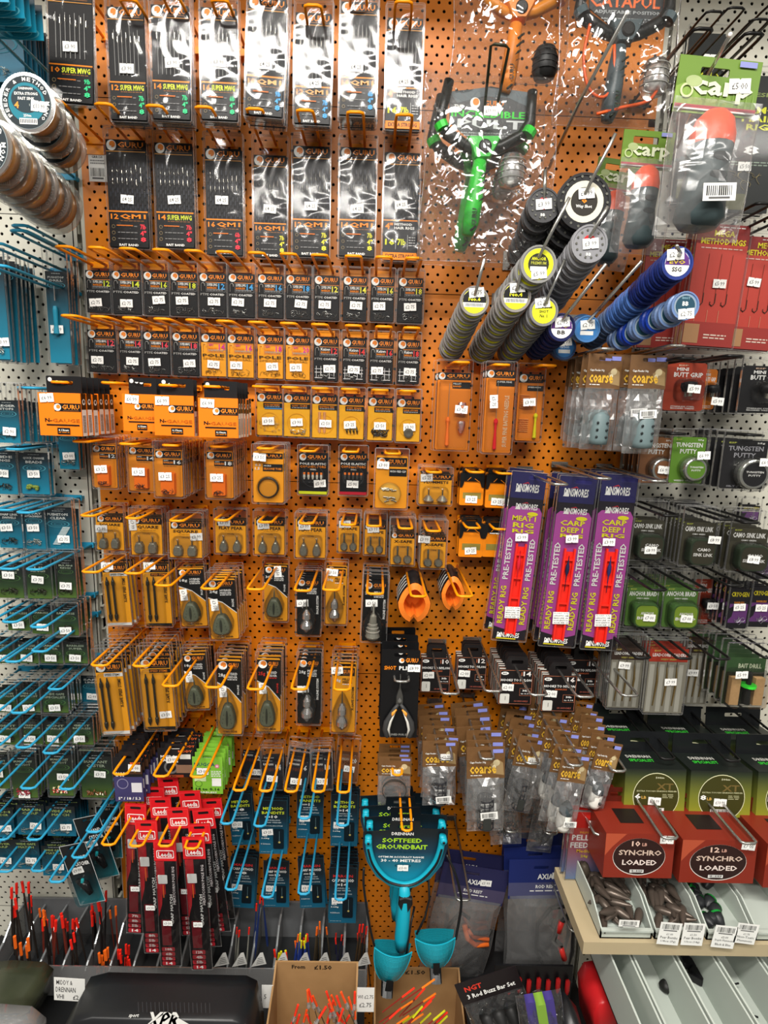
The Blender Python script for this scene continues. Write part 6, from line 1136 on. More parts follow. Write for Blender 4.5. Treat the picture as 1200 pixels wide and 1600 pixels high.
# ------------------------------------------------------------------ rod rest bags with dark blue headers
def axia(bb, d, tilt, kind, desc, n):
    def fn(root, w, h):
        hh = h*.3; c = Card(w, hh, M('#2A2A50' if kind == 0 else '#1E2A66', .4), .002, slot=euro(-.05*w, hh*.3, .03, .008)); c.r(0, .58, 1, .92, '#4A4460' if kind == 0 else '#4A4C70'); c.t('AXIA', .4, .36, .62, .5, WH); c.t('ROD REST', .38, .64, .66, .73, WH); c.lines(.3, .78, .75, .84, 1, WH)
        for i, v in enumerate(c.v): c.v[i] = (v[0], v[1], v[2]+h/2-hh/2)
        kid(root, c.obj('header_card', root)); b = MB(); k = M('#1E1E1E', .5)
        if kind == 0:
            b.tube([(-.2*w, -.006, -.2*h), (-.22*w, -.008, .0*h), (-.1*w, -.008, .12*h), (.05*w, -.008, .08*h)], .004, k, 8); b.tube([(.42*w, -.006, .0*h), (.35*w, -.008, -.2*h), (.1*w, -.008, -.36*h), (-.2*w, -.006, -.42*h)], .003, k, 8); kid(root, b.obj('rest_arm', root, smooth=True)); b = MB()
            b.tube([(.0*w, -.010, .02*h), (.08*w, -.012, -.08*h), (.22*w, -.012, -.13*h), (.42*w, -.010, -.11*h)], .0055, M('#F0722A', .4), 8); b.tube([(.06*w, -.014, .0*h), (.16*w, -.013, -.06*h), (.4*w, -.013, -.06*h)], .004, M('#D86A3A', .4), 8); kid(root, b.obj('orange_tube', root, smooth=True))
        else:
            b.tube([(.1*w, -.006, .14*h), (-.08*w, -.008, .02*h), (-.08*w, -.008, -.2*h), (.1*w, -.008, -.38*h), (.34*w, -.008, -.42*h), (.44*w, -.006, -.2*h), (.42*w, -.008, .05*h), (.3*w, -.008, .16*h), (.1*w, -.006, .14*h)], .004, k, 8); b.tube([(.35*w, -.012, .1*h), (.22*w, -.012, .04*h), (.15*w, -.014, -.08*h), (.26*w, -.012, -.14*h)], .005, k, 8); kid(root, b.obj('rest_arm', root, smooth=True)); b = MB()
            b.tube([(.24*w, -.014, .06*h), (.2*w, -.014, -.02*h)], .006, M('#D8302A', .4), 8); kid(root, b.obj('red_grip', root, smooth=True)); b = MB(); b.tube([(.25*w, -.014, -.15*h), (.31*w, -.014, -.24*h)], .006, M('#D8302A', .4), 8); kid(root, b.obj('red_grip', root, smooth=True))
        g = MB(); bag_mesh(g, w*.98, h*.74, .02, clear('smoky_bag', (.9, .9, .9), .11, .12, .25, .5, 12), 0, -.14*h, 10, 12, 4, .3); kid(root, g.obj('smoky_bag', root)); return .002
    stack('rod_rest_bag', 'rod rest', fn, bb, d, n, desc, '£5·99', (.68, .12), dz=.035, tilt=tilt, slv=False, jit=3, grp=desc+'s', hk=((bb[0]+bb[2])/2+(0 if kind == 0 else 55), 1407 if kind == 0 else 1455, .23 if kind == 0 else .26, STE), hkw=.026)
axia((672, 1355, 776, 1530), .13, 9, 0, 'rod rest bag with orange tube under a navy header', 2)
axia((792, 1345, 902, 1540), .15, -2, 1, 'rod rest bag with red grip under a blue header', 3)
def pellet(root, w, h):
    c = Card(w, h, gradient('pellet_fade', [(0, '#6A8AB8'), (.4, '#9A5A6A'), (.8, '#B8402E'), (1, '#C02A1E')]), .0012, slot=euro(0, h*.44, .022, .006)); c.r(0, 0, 1, .24, '#C8241C'); c.t('INLINE', .3, .29, .6, .32, '#E0A030'); c.t('PELLET', .08, .34, .88, .42, WH); c.t('FEEDER', .05, .45, .9, .53, WH); c.t('Medium', .25, .55, .75, .6, '#E0B030'); c.t('24g', .38, .63, .6, .68, '#D8C030'); kid(root, c.obj('printed_card', root)); b = MB(); b.lathe([(.0005, .1*h), (.006, .06*h), (.011, -.02*h), (.009, -.1*h), (.003, -.13*h)], M('#4A4238', .4, .3), (-.02*w, -.008, -.28*h), 'z', 12); kid(root, b.obj('pellet_feeder', root, smooth=True)); return .003
stack('pellet_feeder_bag', 'feeder bag', pellet, (888, 1268, 941, 1374), .262, 2, 'red-headed pellet feeder bag beside the red boxes', '£2·50', (.7, .17), dz=.014, hk=(941, 1304, .30, STE), pouch=POUCH, top=.001, jit=2, grp='red-headed pellet feeder bags')
# ------------------------------------------------------------------ bins of lead bombs on a shelf, lower right
BINP = M('#B4BCB4', .45)
s0 = P(1040, 1474, .385); bb_ = MB(); zsh = s0.z; bb_.box(P(912, 1474, .385).x, -.385, zsh-.022, XR+.98, -.235, zsh, noisy('shelf_beige', '#A89878', '#B4A484', 8, .5)); [bb_.box(x_, -.24, zsh-.03, x_+.012, -.001, zsh-.008, STE) for x_ in (XR+.03, XR+.5, XR+.95)]; bb_.obj('trim_4')['kind'] = 'structure'
def bin_(px0, px1, d0, d1, z0, hb, hf, desc, mat=BINP, low=True):
    a = P(px0, 1450, d0).x; b_ = P(px1, 1450, d0).x; t = .0022; root = tag(empty('storage_bin', ((a+b_)/2, -d0, z0)), desc, 'storage bin'); w = (b_-a)/2-.001; D = d0-d1
    m_ = MB(); m_.box(-w, 0, 0, w, D, t, mat); m_.box(-w, D-t, 0, w, D, hb, mat); m_.box(-w, 0, 0, w, t, hf, mat); m_.box(-w-.0, -.004, hf-.003, w, 0, hf, mat)
    for s in (-1, 1):
        x = s*(w-t/2); prof = [(0, 0), (D, 0), (D, hb), (D*.35, hb), (0, hf if low else hb)]; n = len(prof)
        m_.add([(x-t/2, y, z) for y, z in prof]+[(x+t/2, y, z) for y, z in prof], [tuple(range(n)), tuple(range(n, 2*n))]+[(i, (i+1) % n, n+(i+1) % n, n+i) for i in range(n)], mat)
    m_.obj('bin_body', root); return root, a, b_
bins = [(938, 1021, 'grey open bin of lead bombs, leftmost on the shelf'), (1023, 1101, 'grey open bin of lead bombs, middle of the shelf'), (1105, 1178, 'grey open bin of green-capped plummets'), (1182, 1260, 'grey open bin at the right edge of the shelf')]
bm = MB(); bm.lathe([(.0005, .024), (.0022, .020), (.0055, .006), (.0068, -.006), (.006, -.013), (.003, -.018), (.0005, -.019)], M('#5A5048', .32, .45), axis='z', n=12); bme = bm.mesh('lead_bomb', True)
gm = MB(); gm.lathe([(.001, .01), (.006, .008), (.0095, -.002), (.010, -.008), (.001, -.009)], M('#26282A', .4), axis='z', n=12); gm.lathe([(.0102, -.008), (.0102, -.011), (.001, -.0115)], M('#28B048', .4), axis='z', n=12); gme = gm.mesh('depth_plummet', True)
for bi, (x0, x1, ds) in enumerate(bins):
    root, a, b_ = bin_(x0, x1, .378, .25, zsh+.0005, .038, .018, ds)
    rr = random.Random(bi+2); n = [34, 34, 14, 0][bi]
    for i in range(n):
        me = bme if bi < 2 else gme
        o = bpy.data.objects.new('lead_bomb' if bi < 2 else 'depth_plummet', me); scn.collection.objects.link(o); lay = i // 14
        o.location = (a+.012+(b_-a-.024)*rr.random(), -.360+.10*rr.random(), zsh+.010+.008*lay); o.rotation_euler = (rr.uniform(1.2, 1.9), rr.uniform(-.3, .3), rr.uniform(-1.2, 1.2))
        tag(o, ('loose grey pear-shaped lead bomb in the %s shelf bin' % ('leftmost', 'middle')[bi]) if bi < 2 else 'loose dark plummet with green base in the third shelf bin', 'lead weight', ('pear bombs in the leftmost bin', 'pear bombs in the middle bin', 'plummets in the third bin')[bi])
for (px, py, w_, h_, tl, t1, t2, t3, ds) in ((1046, 1459, .034, .040, -.08, '£1.00', 'Pear Bombs', '1/4oz (7g)', 'white barcode ticket for pear bombs, leftmost of the four'), (1083, 1460, .034, .040, -.04, '£1.50', 'Pear Bombs', '1/2oz (14g)', 'white barcode ticket for pear bombs, second of the four'), (1132, 1464, .036, .040, -.1, '£2.00', 'Depth Plummets', 'Black & Blue', 'white barcode ticket for depth plummets, third of the four'), (1166, 1459, .034, .036, -.12, '£1.75', 'Non-Toxic', 'Plummets', 'white barcode ticket at the right end of shelf'), (983, 1443, .032, .012, -.03, '', '', '', 'small barcode strip on the leftmost shelf bin')):
    c = Card(w_, h_, M('#E6E6E2'), .0004)
    if t1: c.bars(.05, .03, .95, .4); c.t(t1, .36, .46, .66, .55, '#6A6A6A', bold=False); c.t(t2, .1, .6, .9, .71, '#6A6A6A', bold=False); c.t(t3, .15, .78, .85, .88, '#6A6A6A', bold=False)
    else: c.bars(.05, .05, .95, .95)
    o = c.obj('barcode_ticket', None, P(px, py, .391), (0, -tl, 0)); tag(o, ds, 'price ticket')
zt = P(1040, 1488, .36).z
for i, (x0, x1, ds) in enumerate([(950, 983, 'long grey tray, narrow one at the left of the lower trays'), (985, 1050, 'long grey tray holding one black weight, second from the left'), (1053, 1112, 'long grey tray with a small black knob inside'), (1115, 1180, 'long grey tray of black parts near the right edge'), (1183, 1250, 'long grey tray cut by the right edge')]):
    a = P(x0, 1488, .36).x; b_ = P(x1, 1488, .36).x; root = tag(empty('storage_tray', ((a+b_)/2, -.62, zt-.075)), ds, 'storage tray'); w = (b_-a)/2-.0005; m_ = MB(); t = .003
    m_.box(-w, 0, 0, w, .40, t, BINP); m_.box(-w, .397, 0, w, .40, .075, BINP); m_.box(-w, 0, 0, w, t, .06, BINP); m_.box(-w, 0, 0, -w+t, .4, .075, BINP); m_.box(w-t, 0, 0, w, .4, .075, BINP); m_.obj('tray_body', root)
def lump(name, loc, sx, sy, sz, mat, label, cat, rot=(0, 0, 0), seed=1):
    rr = random.Random(seed); b = MB(); b.lathe([(.001, 1), (.45, .9), (.8, .55), (1, .05), (.9, -.5), (.5, -.9), (.001, -1)], mat, axis='z', n=14); b.v = [(x*sx*(1+rr.uniform(-.08, .08)), y*sy, z*sz*(1+rr.uniform(-.05, .05))) for x, y, z in b.v]; return tag(b.obj(name, None, loc, rot, smooth=True), label, cat)
def tz(px, py, z): ray = _r*((px-600)/F)+_u*((800-py)/F)+_f; return CAM+ray*((z-CAMZ)/ray.z)
zf = zt-.072
lump('lead_weight', tz(976, 1538, zf)+Vector((0, 0, .009)), .010, .017, .009, M('#1A1A1A', .5), 'single black pear weight lying in the second tray', 'lead weight')
lump('round_weight', tz(1040, 1548, zf)+Vector((0, 0, .009)), .011, .011, .009, M('#1C1C1A', .5), 'small round black knob in the third tray', 'tackle part')
rr = random.Random(4)
for i in range(14):
    u = i/14; q = tz(1082+62*u+rr.uniform(-16, 16), 1515+80*u+rr.uniform(-8, 8), zf); b = MB(); b.plate(rrect(-.011, -.007, .011, .007, .003), -.006, .006, M('#161618', .35)); b.tube([(.011, 0, 0), (.028, .002, .003)], .0015, M('#161618'), 5); tag(b.obj('plastic_clip', None, q+Vector((0, 0, .008+.003*(i % 3))), (PI/2, 0, rr.uniform(-1.5, 1.5))), 'small black plastic clip in the fourth long tray', 'tackle part', 'black clips in the fourth tray')
# ------------------------------------------------------------------ left bay: blue prongs with teal and green cards
def lf(bb, fn, n, d, desc, hk=None, st=(.5, .55), pr='£3·50', L=.2, dz=.011, tilt=0, name='tackle_packet', cat='tackle packet', slv=True, grp=None, rad=.003):
    if hk: L = max(.12, min(.27, DIST-(600-(bb[0]+bb[2])/2)*(DIST-d)/(600-hk[0])))
    stack(name, cat, fn, bb, d, n, desc, pr, st, dz=dz, hk=(*hk, L, BLU) if hk else None, tilt=tilt, grp=grp or desc+'s', slv=slv, jit=1.6, hkw=.026)
GR = lambda a, b='', k='dark': teal(a, b, k, GRN, '#A8B8A0', '#5A8A4A')
DT = lambda a, b='', k='pile': teal(a, b, k, DTEAL, '#8A9A5A', '#1A5A6A')
lf((-72, -60, 12, 2), teal('METHOD', 'FEEDER', 'none'), 6, .28, 'thick teal pack sticking out at the top left corner', None, pr=None, dz=.016, name='tackle_carton', slv=False)
lf((-70, 5, 36, 128), DT('GROUNDBAIT', 'FEEDER'), 8, .12, 'dark teal packet in shade at the top left', None, pr=None, dz=.012, slv=False)
for i, (x, y, L) in enumerate([(-10, 40, .22), (-15, 188, .22), (-10, 380, .2), (30, 352, .16), (-5, 415, .22)]): hook(x, y, L, BLU, ['blue display hook above the round line spools', 'blue display hook through the lower spool row', 'blue display hook cut by left edge above tall teal cards', 'blue display hook just right of the left edge', 'blue display hook lowest above the tall teal cards'][i])
def mono(f, bk, rp, df, db, n, desc, grp):
    a = P(*f, df); z = P(*bk, db); r = rp*(DIST-df)/F; th = (df-db)/max(1, n)*.96
    root = tag(empty('line_spool', a), desc+', front one' if n > 1 else desc, 'line spool', grp)
    b = MB(); cl = clear('spool_plastic', (.95, .95, .92), .12, .3, .1); b.lathe([(r*.5, 0), (r, 0), (r, -.003), (r*.62, -.004), (r*.62, -th+.004), (r, -th+.003), (r, -th), (r*.86, -th)], cl, n=32, cap=False); kid(root, b.obj('clear_spool', root, smooth=False))
    b = MB(); b.lathe([(r*.3, -.004), (r*.82, -.004), (r*.84, -th*.5), (r*.82, -th+.004), (r*.3, -th+.004)], noisy('mono_line', '#A8743A', '#C89A5A', 300, .25), n=28); kid(root, b.obj('line', root, smooth=True))
    b = MB(); y = -th-.0003; b.flat(ell(0, 0, r*.89, r*.89, 36), y, M('#8A9496')); b.flat(ell(0, 0, r*.87, r*.87, 36), y-.0001, M('#1E2A30')); b.flat(ell(0, 0, r*.66, r*.66, 32), y-.0002, M('#1A7A8C')); b.flat(ell(0, .1*r, r*.55, r*.45, 32), y-.0003, M('#22323A'))
    ring = 'FEEDER & METHOD MONO'
    for i, ch in enumerate(ring):
        if ch == ' ': continue
        an = math.radians(215-13.5*i); cx, cz = r*.765*math.cos(an), r*.765*math.sin(an); vs, fs = glyphs(ch); h_ = r*.13; ca, sa = math.cos(an-PI/2), math.sin(an-PI/2)
        b.add([(cx+((u-.5)*h_*ca-(v-.5)*h_*sa), y-.0004, cz+((u-.5)*h_*sa+(v-.5)*h_*ca)) for u, v in vs], fs, M(WH))
    b.text('DRENNAN', -.25*r, .42*r, .25*r, .5*r, y-.0005, M(WH)); b.text('EXTRA STRONG', -.42*r, .24*r, .42*r, .34*r, y-.0005, M(WH)); b.text('FAST SINK', -.3*r, .08*r, .3*r, .18*r, y-.0005, M(WH)); b.text('4', -.45*r, -.2*r, -.28*r, .02*r, y-.0005, M('#E89A3A')); b.text('1.81kg', .1*r, -.14*r, .42*r, -.04*r, y-.0005, M('#C8D0C8'), bold=False); b.text('250m', -.14*r, -.48*r, .14*r, -.38*r, y-.0005, M(WH)); b.flat(rrect(-.3*r, -.72*r, .35*r, -.52*r), y-.0005, M(WH)); [b.flat(rrect((-.26+.06*k)*r, -.68*r, (-.23+.06*k)*r, -.55*r), y-.0006, M('#222222')) for k in range(10)]
    kid(root, b.obj('label_disc', root))
    sticker(root, .45*r, -.12*r, y-.0009, '£10·99', .022, rot=.1)
    for i in range(1, n):
        c2 = copy_tree(root); c2.location = a.lerp(z, i/(n-1))+Vector((R.uniform(-.001, .001), 0, 0)); c2['label'] = '%s, %s one behind' % (desc, ORD[i])
mono((62, 178), (98, 232), 37, .20, .10, 3, 'round teal-labelled spool of tan line, upper prong', 'upper line spools')
mono((-8, 243), (88, 322), 47, .27, .08, 5, 'round spool of tan line, lower prong', 'lower line spools')
lf((-30, 402, 10, 562), teal('PUSHSTOP', 'PUSHER', 'none'), 7, .12, 'tall teal card at the left edge', None, (.8, .83), '£3·99', dz=.014, name='tool_card')
lf((75, 425, 108, 568), teal('PUSHSTOP', 'DRILL', 'drill'), 4, .06, 'tall teal card with a small bait drill', (28, 360), (.45, .63), '£3·99', name='tool_card', L=.2)
lf((-5, 627, 30, 692), teal('LEGER', 'STOPS', 'dark'), 10, .13, 'small teal packet with dark leger stops', (45, 606), (.6, .72), '£2·90', dz=.0125, L=.17)
lf((92, 668, 122, 733), teal('BAITING', 'NEEDLE', 'none'), 3, .04, 'teal packet tucked behind the flat cartons', None, (.55, .68), '£3·00')
lf((-14, 706, 26, 772), teal('SLIDE', 'RINGS', 'dark'), 2, .07, 'teal packet at the edge beside the bead packet', (-22, 704), (.5, .5), L=.14)
lf((33, 708, 76, 772), teal('QUICK CHANGE', 'BEADS', 'beads'), 2, .07, 'teal packet of olive beads', (20, 702), (.5, .5), L=.14)
lf((-2, 797, 34, 856), teal('SNAP LINK', 'SWIVELS', 'dark'), 3, .09, 'teal packet of black link swivels', (-35, 800), (.4, .45))
lf((38, 796, 70, 858), teal('FLOAT', 'ATTACHMENT', 'pile'), 3, .08, 'teal packet of pale float attachments', (5, 797), (.5, .45))
lf((71, 796, 113, 859), teal('PUSHSTOPS', 'CLEAR', 'comb'), 3, .07, 'teal packet of clear comb-shaped stops', (37, 801), (.7, .72), '£2·75')
lf((-4, 882, 36, 934), GR('RUN', 'RINGS'), 3, .10, 'green packet of tangled run rings, left', (-30, 886), (.5, .3))
lf((42, 880, 80, 935), GR('RUN', 'RINGS'), 3, .10, 'green packet of tangled run rings, middle', (10, 889), (.5, .45), '£3·75')
lf((90, 878, 118, 934), GR('RUN', 'RINGS'), 4, .09, 'green packet of tangled run rings, right', (52, 890), (.5, .65), '£3·75')
lf((12, 952, 48, 985), GR('BARBLESS', ''), 3, .09, 'dark green hook packet, left of three', (-22, 968), (.5, .7))
lf((50, 952, 80, 990), GR('BARBLESS', ''), 3, .09, 'dark green hook packet, middle of three', (14, 972), (.6, .7))
lf((85, 952, 122, 992), GR('BARBLESS', ''), 5, .10, 'dark green hook packet, right of three', (58, 980), (.5, .8))
for k, (x0, x1, hx, hy) in enumerate([(-8, 20, -50, 1030), (26, 60, -20, 1038), (63, 98, 18, 1034), (101, 136, 60, 1018)]): lf((x0, 1003, x1, 1036), GR('BARBLESS', 'SUPER'), 3, .08, 'olive hook packet with green fade, %s of four' % ORD[k], (hx, hy), (.5, .72))
for k, (x0, x1, hx, hy) in enumerate([(-6, 26, -45, 1110), (30, 62, -15, 1112), (67, 106, 27, 1114)]): lf((x0, 1078, x1, 1113), GR('WIDE GAPE', 'SPECIALIST'), 5, .09, 'green wide gape hook packet, %s of three' % ORD[k], (hx, hy), (.5, .75))
lf((128, 1056, 160, 1112), teal('SAFE', 'LINKS', 'dark'), 1, .03, 'teal packet of safe links beside the stem cards', (85, 1077), (.55, .55), '£2·99')
for k, (x0, x1, hx, hy) in enumerate([(-5, 30, -50, 1160), (36, 66, -12, 1165), (70, 105, 34, 1168), (112, 145, 77, 1177)]): lf((x0, 1128, x1, 1163), GR('GENT', 'BARBLESS'), 6, .09, 'dark green hook packet, %s along the lower row' % ORD[k], (hx, hy), (.4, .7), L=.21)
lf((-18, 1183, 14, 1232), GR('BUOYANT', 'SWEETCORN', 'beads'), 3, .09, 'green packet cut off at left edge above dark cards', (-45, 1225), (.5, .5))
lf((19, 1183, 57, 1246), GR('BUOYANT', 'MAGGOT', 'red'), 5, .12, 'green packet of dark red imitation maggots', (-16, 1232), (.5, .9), L=.22)
lf((76, 1180, 113, 1243), GR('BUOYANT', 'MAGGOT', 'maggots'), 5, .12, 'green packet of pale imitation maggots', (42, 1232), (.65, .5), L=.22)
lf((127, 1182, 175, 1246), GR('BUOYANT', 'CASTER', 'casters'), 4, .10, 'green packet of brown imitation casters', (103, 1233), (.65, .4), '£3·75', L=.14)
for k, (x0, x1, y0, hx, hy, a, b_) in enumerate([(-16, 22, 1262, -45, 1305, 'FISH', 'FEEDER'), (27, 70, 1258, 0, 1312, 'MARGIN', 'CARP'), (73, 118, 1260, 52, 1312, 'WIDE GAPE', 'MATCH'), (-16, 22, 1312, -45, 1355, 'POWER', 'CARP'), (22, 62, 1312, 6, 1362, 'WIDE GAPE', 'MATCH'), (66, 104, 1322, 58, 1361, 'WIDE GAPE', 'MATCH')]):
    lf((x0, y0, x1, y0+46), DT(a, b_), 6, .11, 'dark blue-black match hook card, %s %s' % (['left', 'middle', 'right'][k % 3], ['upper', 'lower'][k // 3]), (hx, hy), (.7, .65), '£2·75', L=.2, slv=False)
def bandcatch(bb, d, tilt, desc, price=True):
    def fn(root, w, h):
        c = Card(w, h, gradient('catcher_fade', [(0, '#12707A'), (.3, '#0E3A42'), (.5, '#101416'), (1, '#0E1012')]), .0015, slot=euro(0, h*.44, .02, .006), rad=.004); c.frame(.0, .0, 1, 1, '#C8CCCC', .02); c.t('BAND', .5, .2, .88, .26, WH); c.t('CATCHER', .35, .3, .9, .36, WH); kid(root, c.obj('printed_card', root)); b = MB(); b.tube([(-.2*w, -.006, -.05*h), (.1*w, -.010, -.12*h), (.2*w, -.010, -.28*h)], [.004, .008, .005], M('#141618', .2), 8); b.tube([(-.1*w, -.008, -.2*h), (.1*w, -.012, -.02*h)], .003, M('#1AA0A8', .3), 6); kid(root, b.obj('band_tool', root, smooth=True))
        b = MB(); b.dome(rrect(-.4*w, -.45*h, .42*w, .12*h, .01), -.001, .02, CLEAR, .85, 3); kid(root, b.obj('blister', root)); return .0025
    stack('band_tool_card', 'tackle packet', fn, bb, d, 1, desc, '£9·99' if price else None, (.4, .42), slv=False, tilt=tilt)
bandcatch((152, 1260, 190, 1340), .07, 0, 'black and teal tool card, rearmost beside the red packets'); bandcatch((130, 1275, 172, 1372), .12, -14, 'black and teal tool card, tilted in the middle'); bandcatch((108, 1318, 150, 1412), .17, -14, 'black and teal tool card at the front of its prong')
for (x, y, ds) in ((145, 1300, 'rearmost tool card'), (122, 1340, 'middle tool card'), (87, 1378, 'front tool card')): hook(x, y, .23, BLU, 'blue display hook holding the '+ds, .026)
# ------------------------------------------------------------------ bottom left: float tray, floats, boxes, bags
zt0 = P(300, 1525, .155).z; xa, xb = P(-60, 1450, .2).x, P(575, 1450, .2).x
root = tag(empty('float_tray', ((xa+xb)/2, -.155, zt0)), 'long grey clear-fronted tray of fishing floats along the bottom', 'display tray'); W = (xb-xa)/2; b = MB(); SM = clear('smoke_tray', (.5, .5, .5), .22, .15, .15)
b.box(-W, 0, -.05, W, .14, -.046, M('#2A2C2E', .4)); kid(root, b.obj('tray_floor', root)); b = MB(); b.box(-W, .135, -.05, W, .14, .045, noisy('grey_back', '#5E6062', '#6E7072', 4, .35)); kid(root, b.obj('tray_back', root)); b = MB(); b.box(-W, -.002, -.05, W, 0, .022, SM); kid(root, b.obj('tray_front', root))
nd = 16
for i in range(nd+1):
    x = -W+2*W*i/nd; b = MB(); prof = [(0, -.046), (.134, -.046), (.134, .03), (.09, .03), (.06, .008), (.03, .0), (.0, -.018)]; n = len(prof)
    b.add([(x-.0012, y, z) for y, z in prof]+[(x+.0012, y, z) for y, z in prof], [tuple(range(n)), tuple(range(n, 2*n))]+[(k, (k+1) % n, n+(k+1) % n, n+k) for k in range(n)], SM); b.tube([(x, y, z) for y, z in prof[2:]], .0026, M('#8A8E90', .2, .3), 6); kid(root, b.obj('divider', root))
def flt(px, py, d, ln, tip, body, rad, lean, desc, grp, bodyr=None):
    """slim float standing tip up"""
    o = P(px, py, d); b = MB(); r = .0016*rad
    b.tube([(0, 0, 0), (0, 0, -.016*rad)], r*1.1, M(tip, .35), 6); b.tube([(0, 0, -.016*rad), (0, 0, -ln*.45), (0, 0, -ln*.55), (0, 0, -ln)], [r*.7, r*.8 if not bodyr else bodyr, r*.8 if not bodyr else bodyr, r*.5], M(body, .35), 6)
    tag(b.obj('fishing_float', None, o, (R.uniform(-.03, .03), lean, 0)), desc, 'fishing float', grp)
rr = random.Random(21)
def cluster(n, x0, x1, y0, y1, tip, body, ln, rad, where, d=(.05, .13), br=None):
    for i in range(n): flt(rr.uniform(x0, x1), rr.uniform(y0, y1), rr.uniform(*d), ln*rr.uniform(.9, 1.1), tip if isinstance(tip, str) else rr.choice(tip), body if isinstance(body, str) else rr.choice(body), rad, rr.uniform(-.12, .12), 'slim %s-tipped fishing float, %s' % ({'#F0401E': 'red', '#F02A1E': 'red', '#F06A1E': 'orange', '#D8D020': 'yellow', '#D8203A': 'crimson'}.get(tip if isinstance(tip, str) else '', 'bright'), where), 'floats '+where, br)
RD, OG, YW = '#F02A1E', '#F06A1E', '#D8D020'
cluster(9, 18, 52, 1368, 1420, RD, '#2A2420', .16, 1.6, 'in the first tray channel at left', (.06, .1)); cluster(4, 22, 48, 1460, 1490, OG, '#2A2420', .1, 1.8, 'low in the first tray channel', (.11, .14)); cluster(7, 65, 98, 1420, 1440, RD, '#6A2A20', .12, 1.7, 'in the second tray channel', (.06, .12)); cluster(5, 58, 70, 1405, 1440, OG, '#201C1A', .12, 1.3, 'beside the second channel divider')
cluster(8, 100, 125, 1435, 1470, RD, '#28201C', .12, 1.4, 'in the third tray channel'); cluster(10, 142, 172, 1392, 1440, RD, '#1C1A1A', .17, 1.5, 'in the tall bunch by the tool cards', (.05, .12)); cluster(14, 148, 172, 1475, 1512, OG, '#2A1A14', .09, 1.5, 'in the fourth tray channel', (.11, .14)); cluster(12, 180, 204, 1475, 1508, RD, '#3A1A14', .09, 1.4, 'in the fifth tray channel', (.11, .14)); cluster(3, 170, 190, 1410, 1425, OG, '#6A2A20', .12, 1.3, 'leaning at the fifth divider')
cluster(4, 370, 390, 1445, 1456, RD, '#8A8A80', .14, 1.0, 'with silver stems near the tray middle', (.05, .12), .0016); cluster(3, 398, 412, 1398, 1412, RD, '#26366A', .2, 1.1, 'tall with blue tubes beside the leader cards', (.04, .1), .003); cluster(5, 422, 448, 1478, 1492, ['#D8D020', '#F02A1E', '#F0401E'], '#2A4A2A', .08, 1.4, 'short in the channel under the leader cards', (.1, .14))
cluster(12, 455, 482, 1458, 1475, [OG, YW, RD], '#2A3E8A', .12, 1.1, 'with blue bodies beside the middle leader card', (.07, .13), .0022); cluster(6, 490, 512, 1440, 1452, OG, '#4A4030', .16, 1.1, 'with brown stems under the right leader card', (.05, .12), .0018); cluster(5, 520, 545, 1458, 1470, RD, '#2A2A4A', .13, .9, 'thin ones under the thick leader card stack', (.05, .12)); cluster(8, 556, 578, 1442, 1465, RD, '#4A3A28', .14, 1.2, 'in the last channel beside the turquoise catapult', (.05, .12), .0018)
for k, x in enumerate((347, 375, 405, 440, 474, 505, 538, 568)):
    b = MB(); b.plate([(-.02, -.012), (.012, -.012), (.012, .016), (.006, .016)], -.0005, 0, M('#CFCFCB')); [b.flat(rrect(-.008+.002*j, -.008+.004*j, .008, -.0065+.004*j), -.0007, M('#6A6A6A')) for j in range(4)]; b.obj('label_tab', root, P(x, 1500, .159)-root.location, (0, -.25, 0))
CB = noisy('cardboard', '#8E6B42', '#A07C50', 30, .8)
def carton(x0, x1, y0, d, txt, tx, desc, dep=.2):
    a = P(x0, y0, d); z = P(x1, y0, d); H = .16; o = Vector((a.x, -d, a.z)); w = z.x-a.x; root = tag(empty('cardboard_box', o), desc, 'cardboard box'); b = MB(); t = .003
    b.box(0, 0, -H, w, t, 0, CB)
    for x in (0, w-t): b.add([(x, 0, -H), (x, -dep, -H), (x, -dep, -.05), (x, -.02, -.012), (x, 0, 0), (x+t, 0, -H), (x+t, -dep, -H), (x+t, -dep, -.05), (x+t, -.02, -.012), (x+t, 0, 0)], [(0, 1, 2, 3, 4), (5, 6, 7, 8, 9), (4, 3, 8, 9), (3, 2, 7, 8), (2, 1, 6, 7), (1, 0, 5, 6), (0, 4, 9, 5)], CB)
    b.box(0, -dep, -H, w, -dep+t, -.10, CB); b.box(0, -dep, -H-t, w, t, -H, CB); b.obj('box_walls', root)
    b = MB(); [b.text(s, q[0]*w, q[1], q[2]*w, q[3], 0, M('#1A1614')) for s, q in txt]; b.obj('handwriting', root, (0, -.0006, 0)); return root
carton(430, 560, 1503, .30, [('From', (.2, -.013, .36, -.005)), ('£1.50', (.47, -.014, .68, -.005))], 0, 'open cardboard box reading From £1.50 in front of tray')
carton(585, 718, 1512, .20, [('From £1.50', (.1, -.014, .6, -.004))], 0, 'open cardboard box behind the turquoise catapult pouches')
for i in range(24):
    x, y = (rr.uniform(455, 490), rr.uniform(1545, 1590)) if i < 8 else (rr.uniform(508, 556), rr.uniform(1548, 1592)); d = rr.uniform(.36, .42); o = P(x, y, d); b = MB(); b.tube([(0, 0, 0), (0, 0, -.022)], .0019, M('#F0341E' if i % 3 else '#F0501E', .35), 6); b.tube([(0, 0, -.022), (0, 0, -.032), (0, 0, -.038)], [.002, .0035, .001], clear('float_body', (.95, .9, .85), .2, .3, .1), 6); b.tube([(0, 0, -.036), (0, 0, -.075)], .0008, M('#4A3A28'), 4)
    tag(b.obj('fishing_float', None, o, (rr.uniform(-.1, .1), rr.uniform(-.5, .5), 0)), 'red-tipped clear-bodied float in the box reading From £1.50', 'fishing float', 'floats in the front cardboard box')
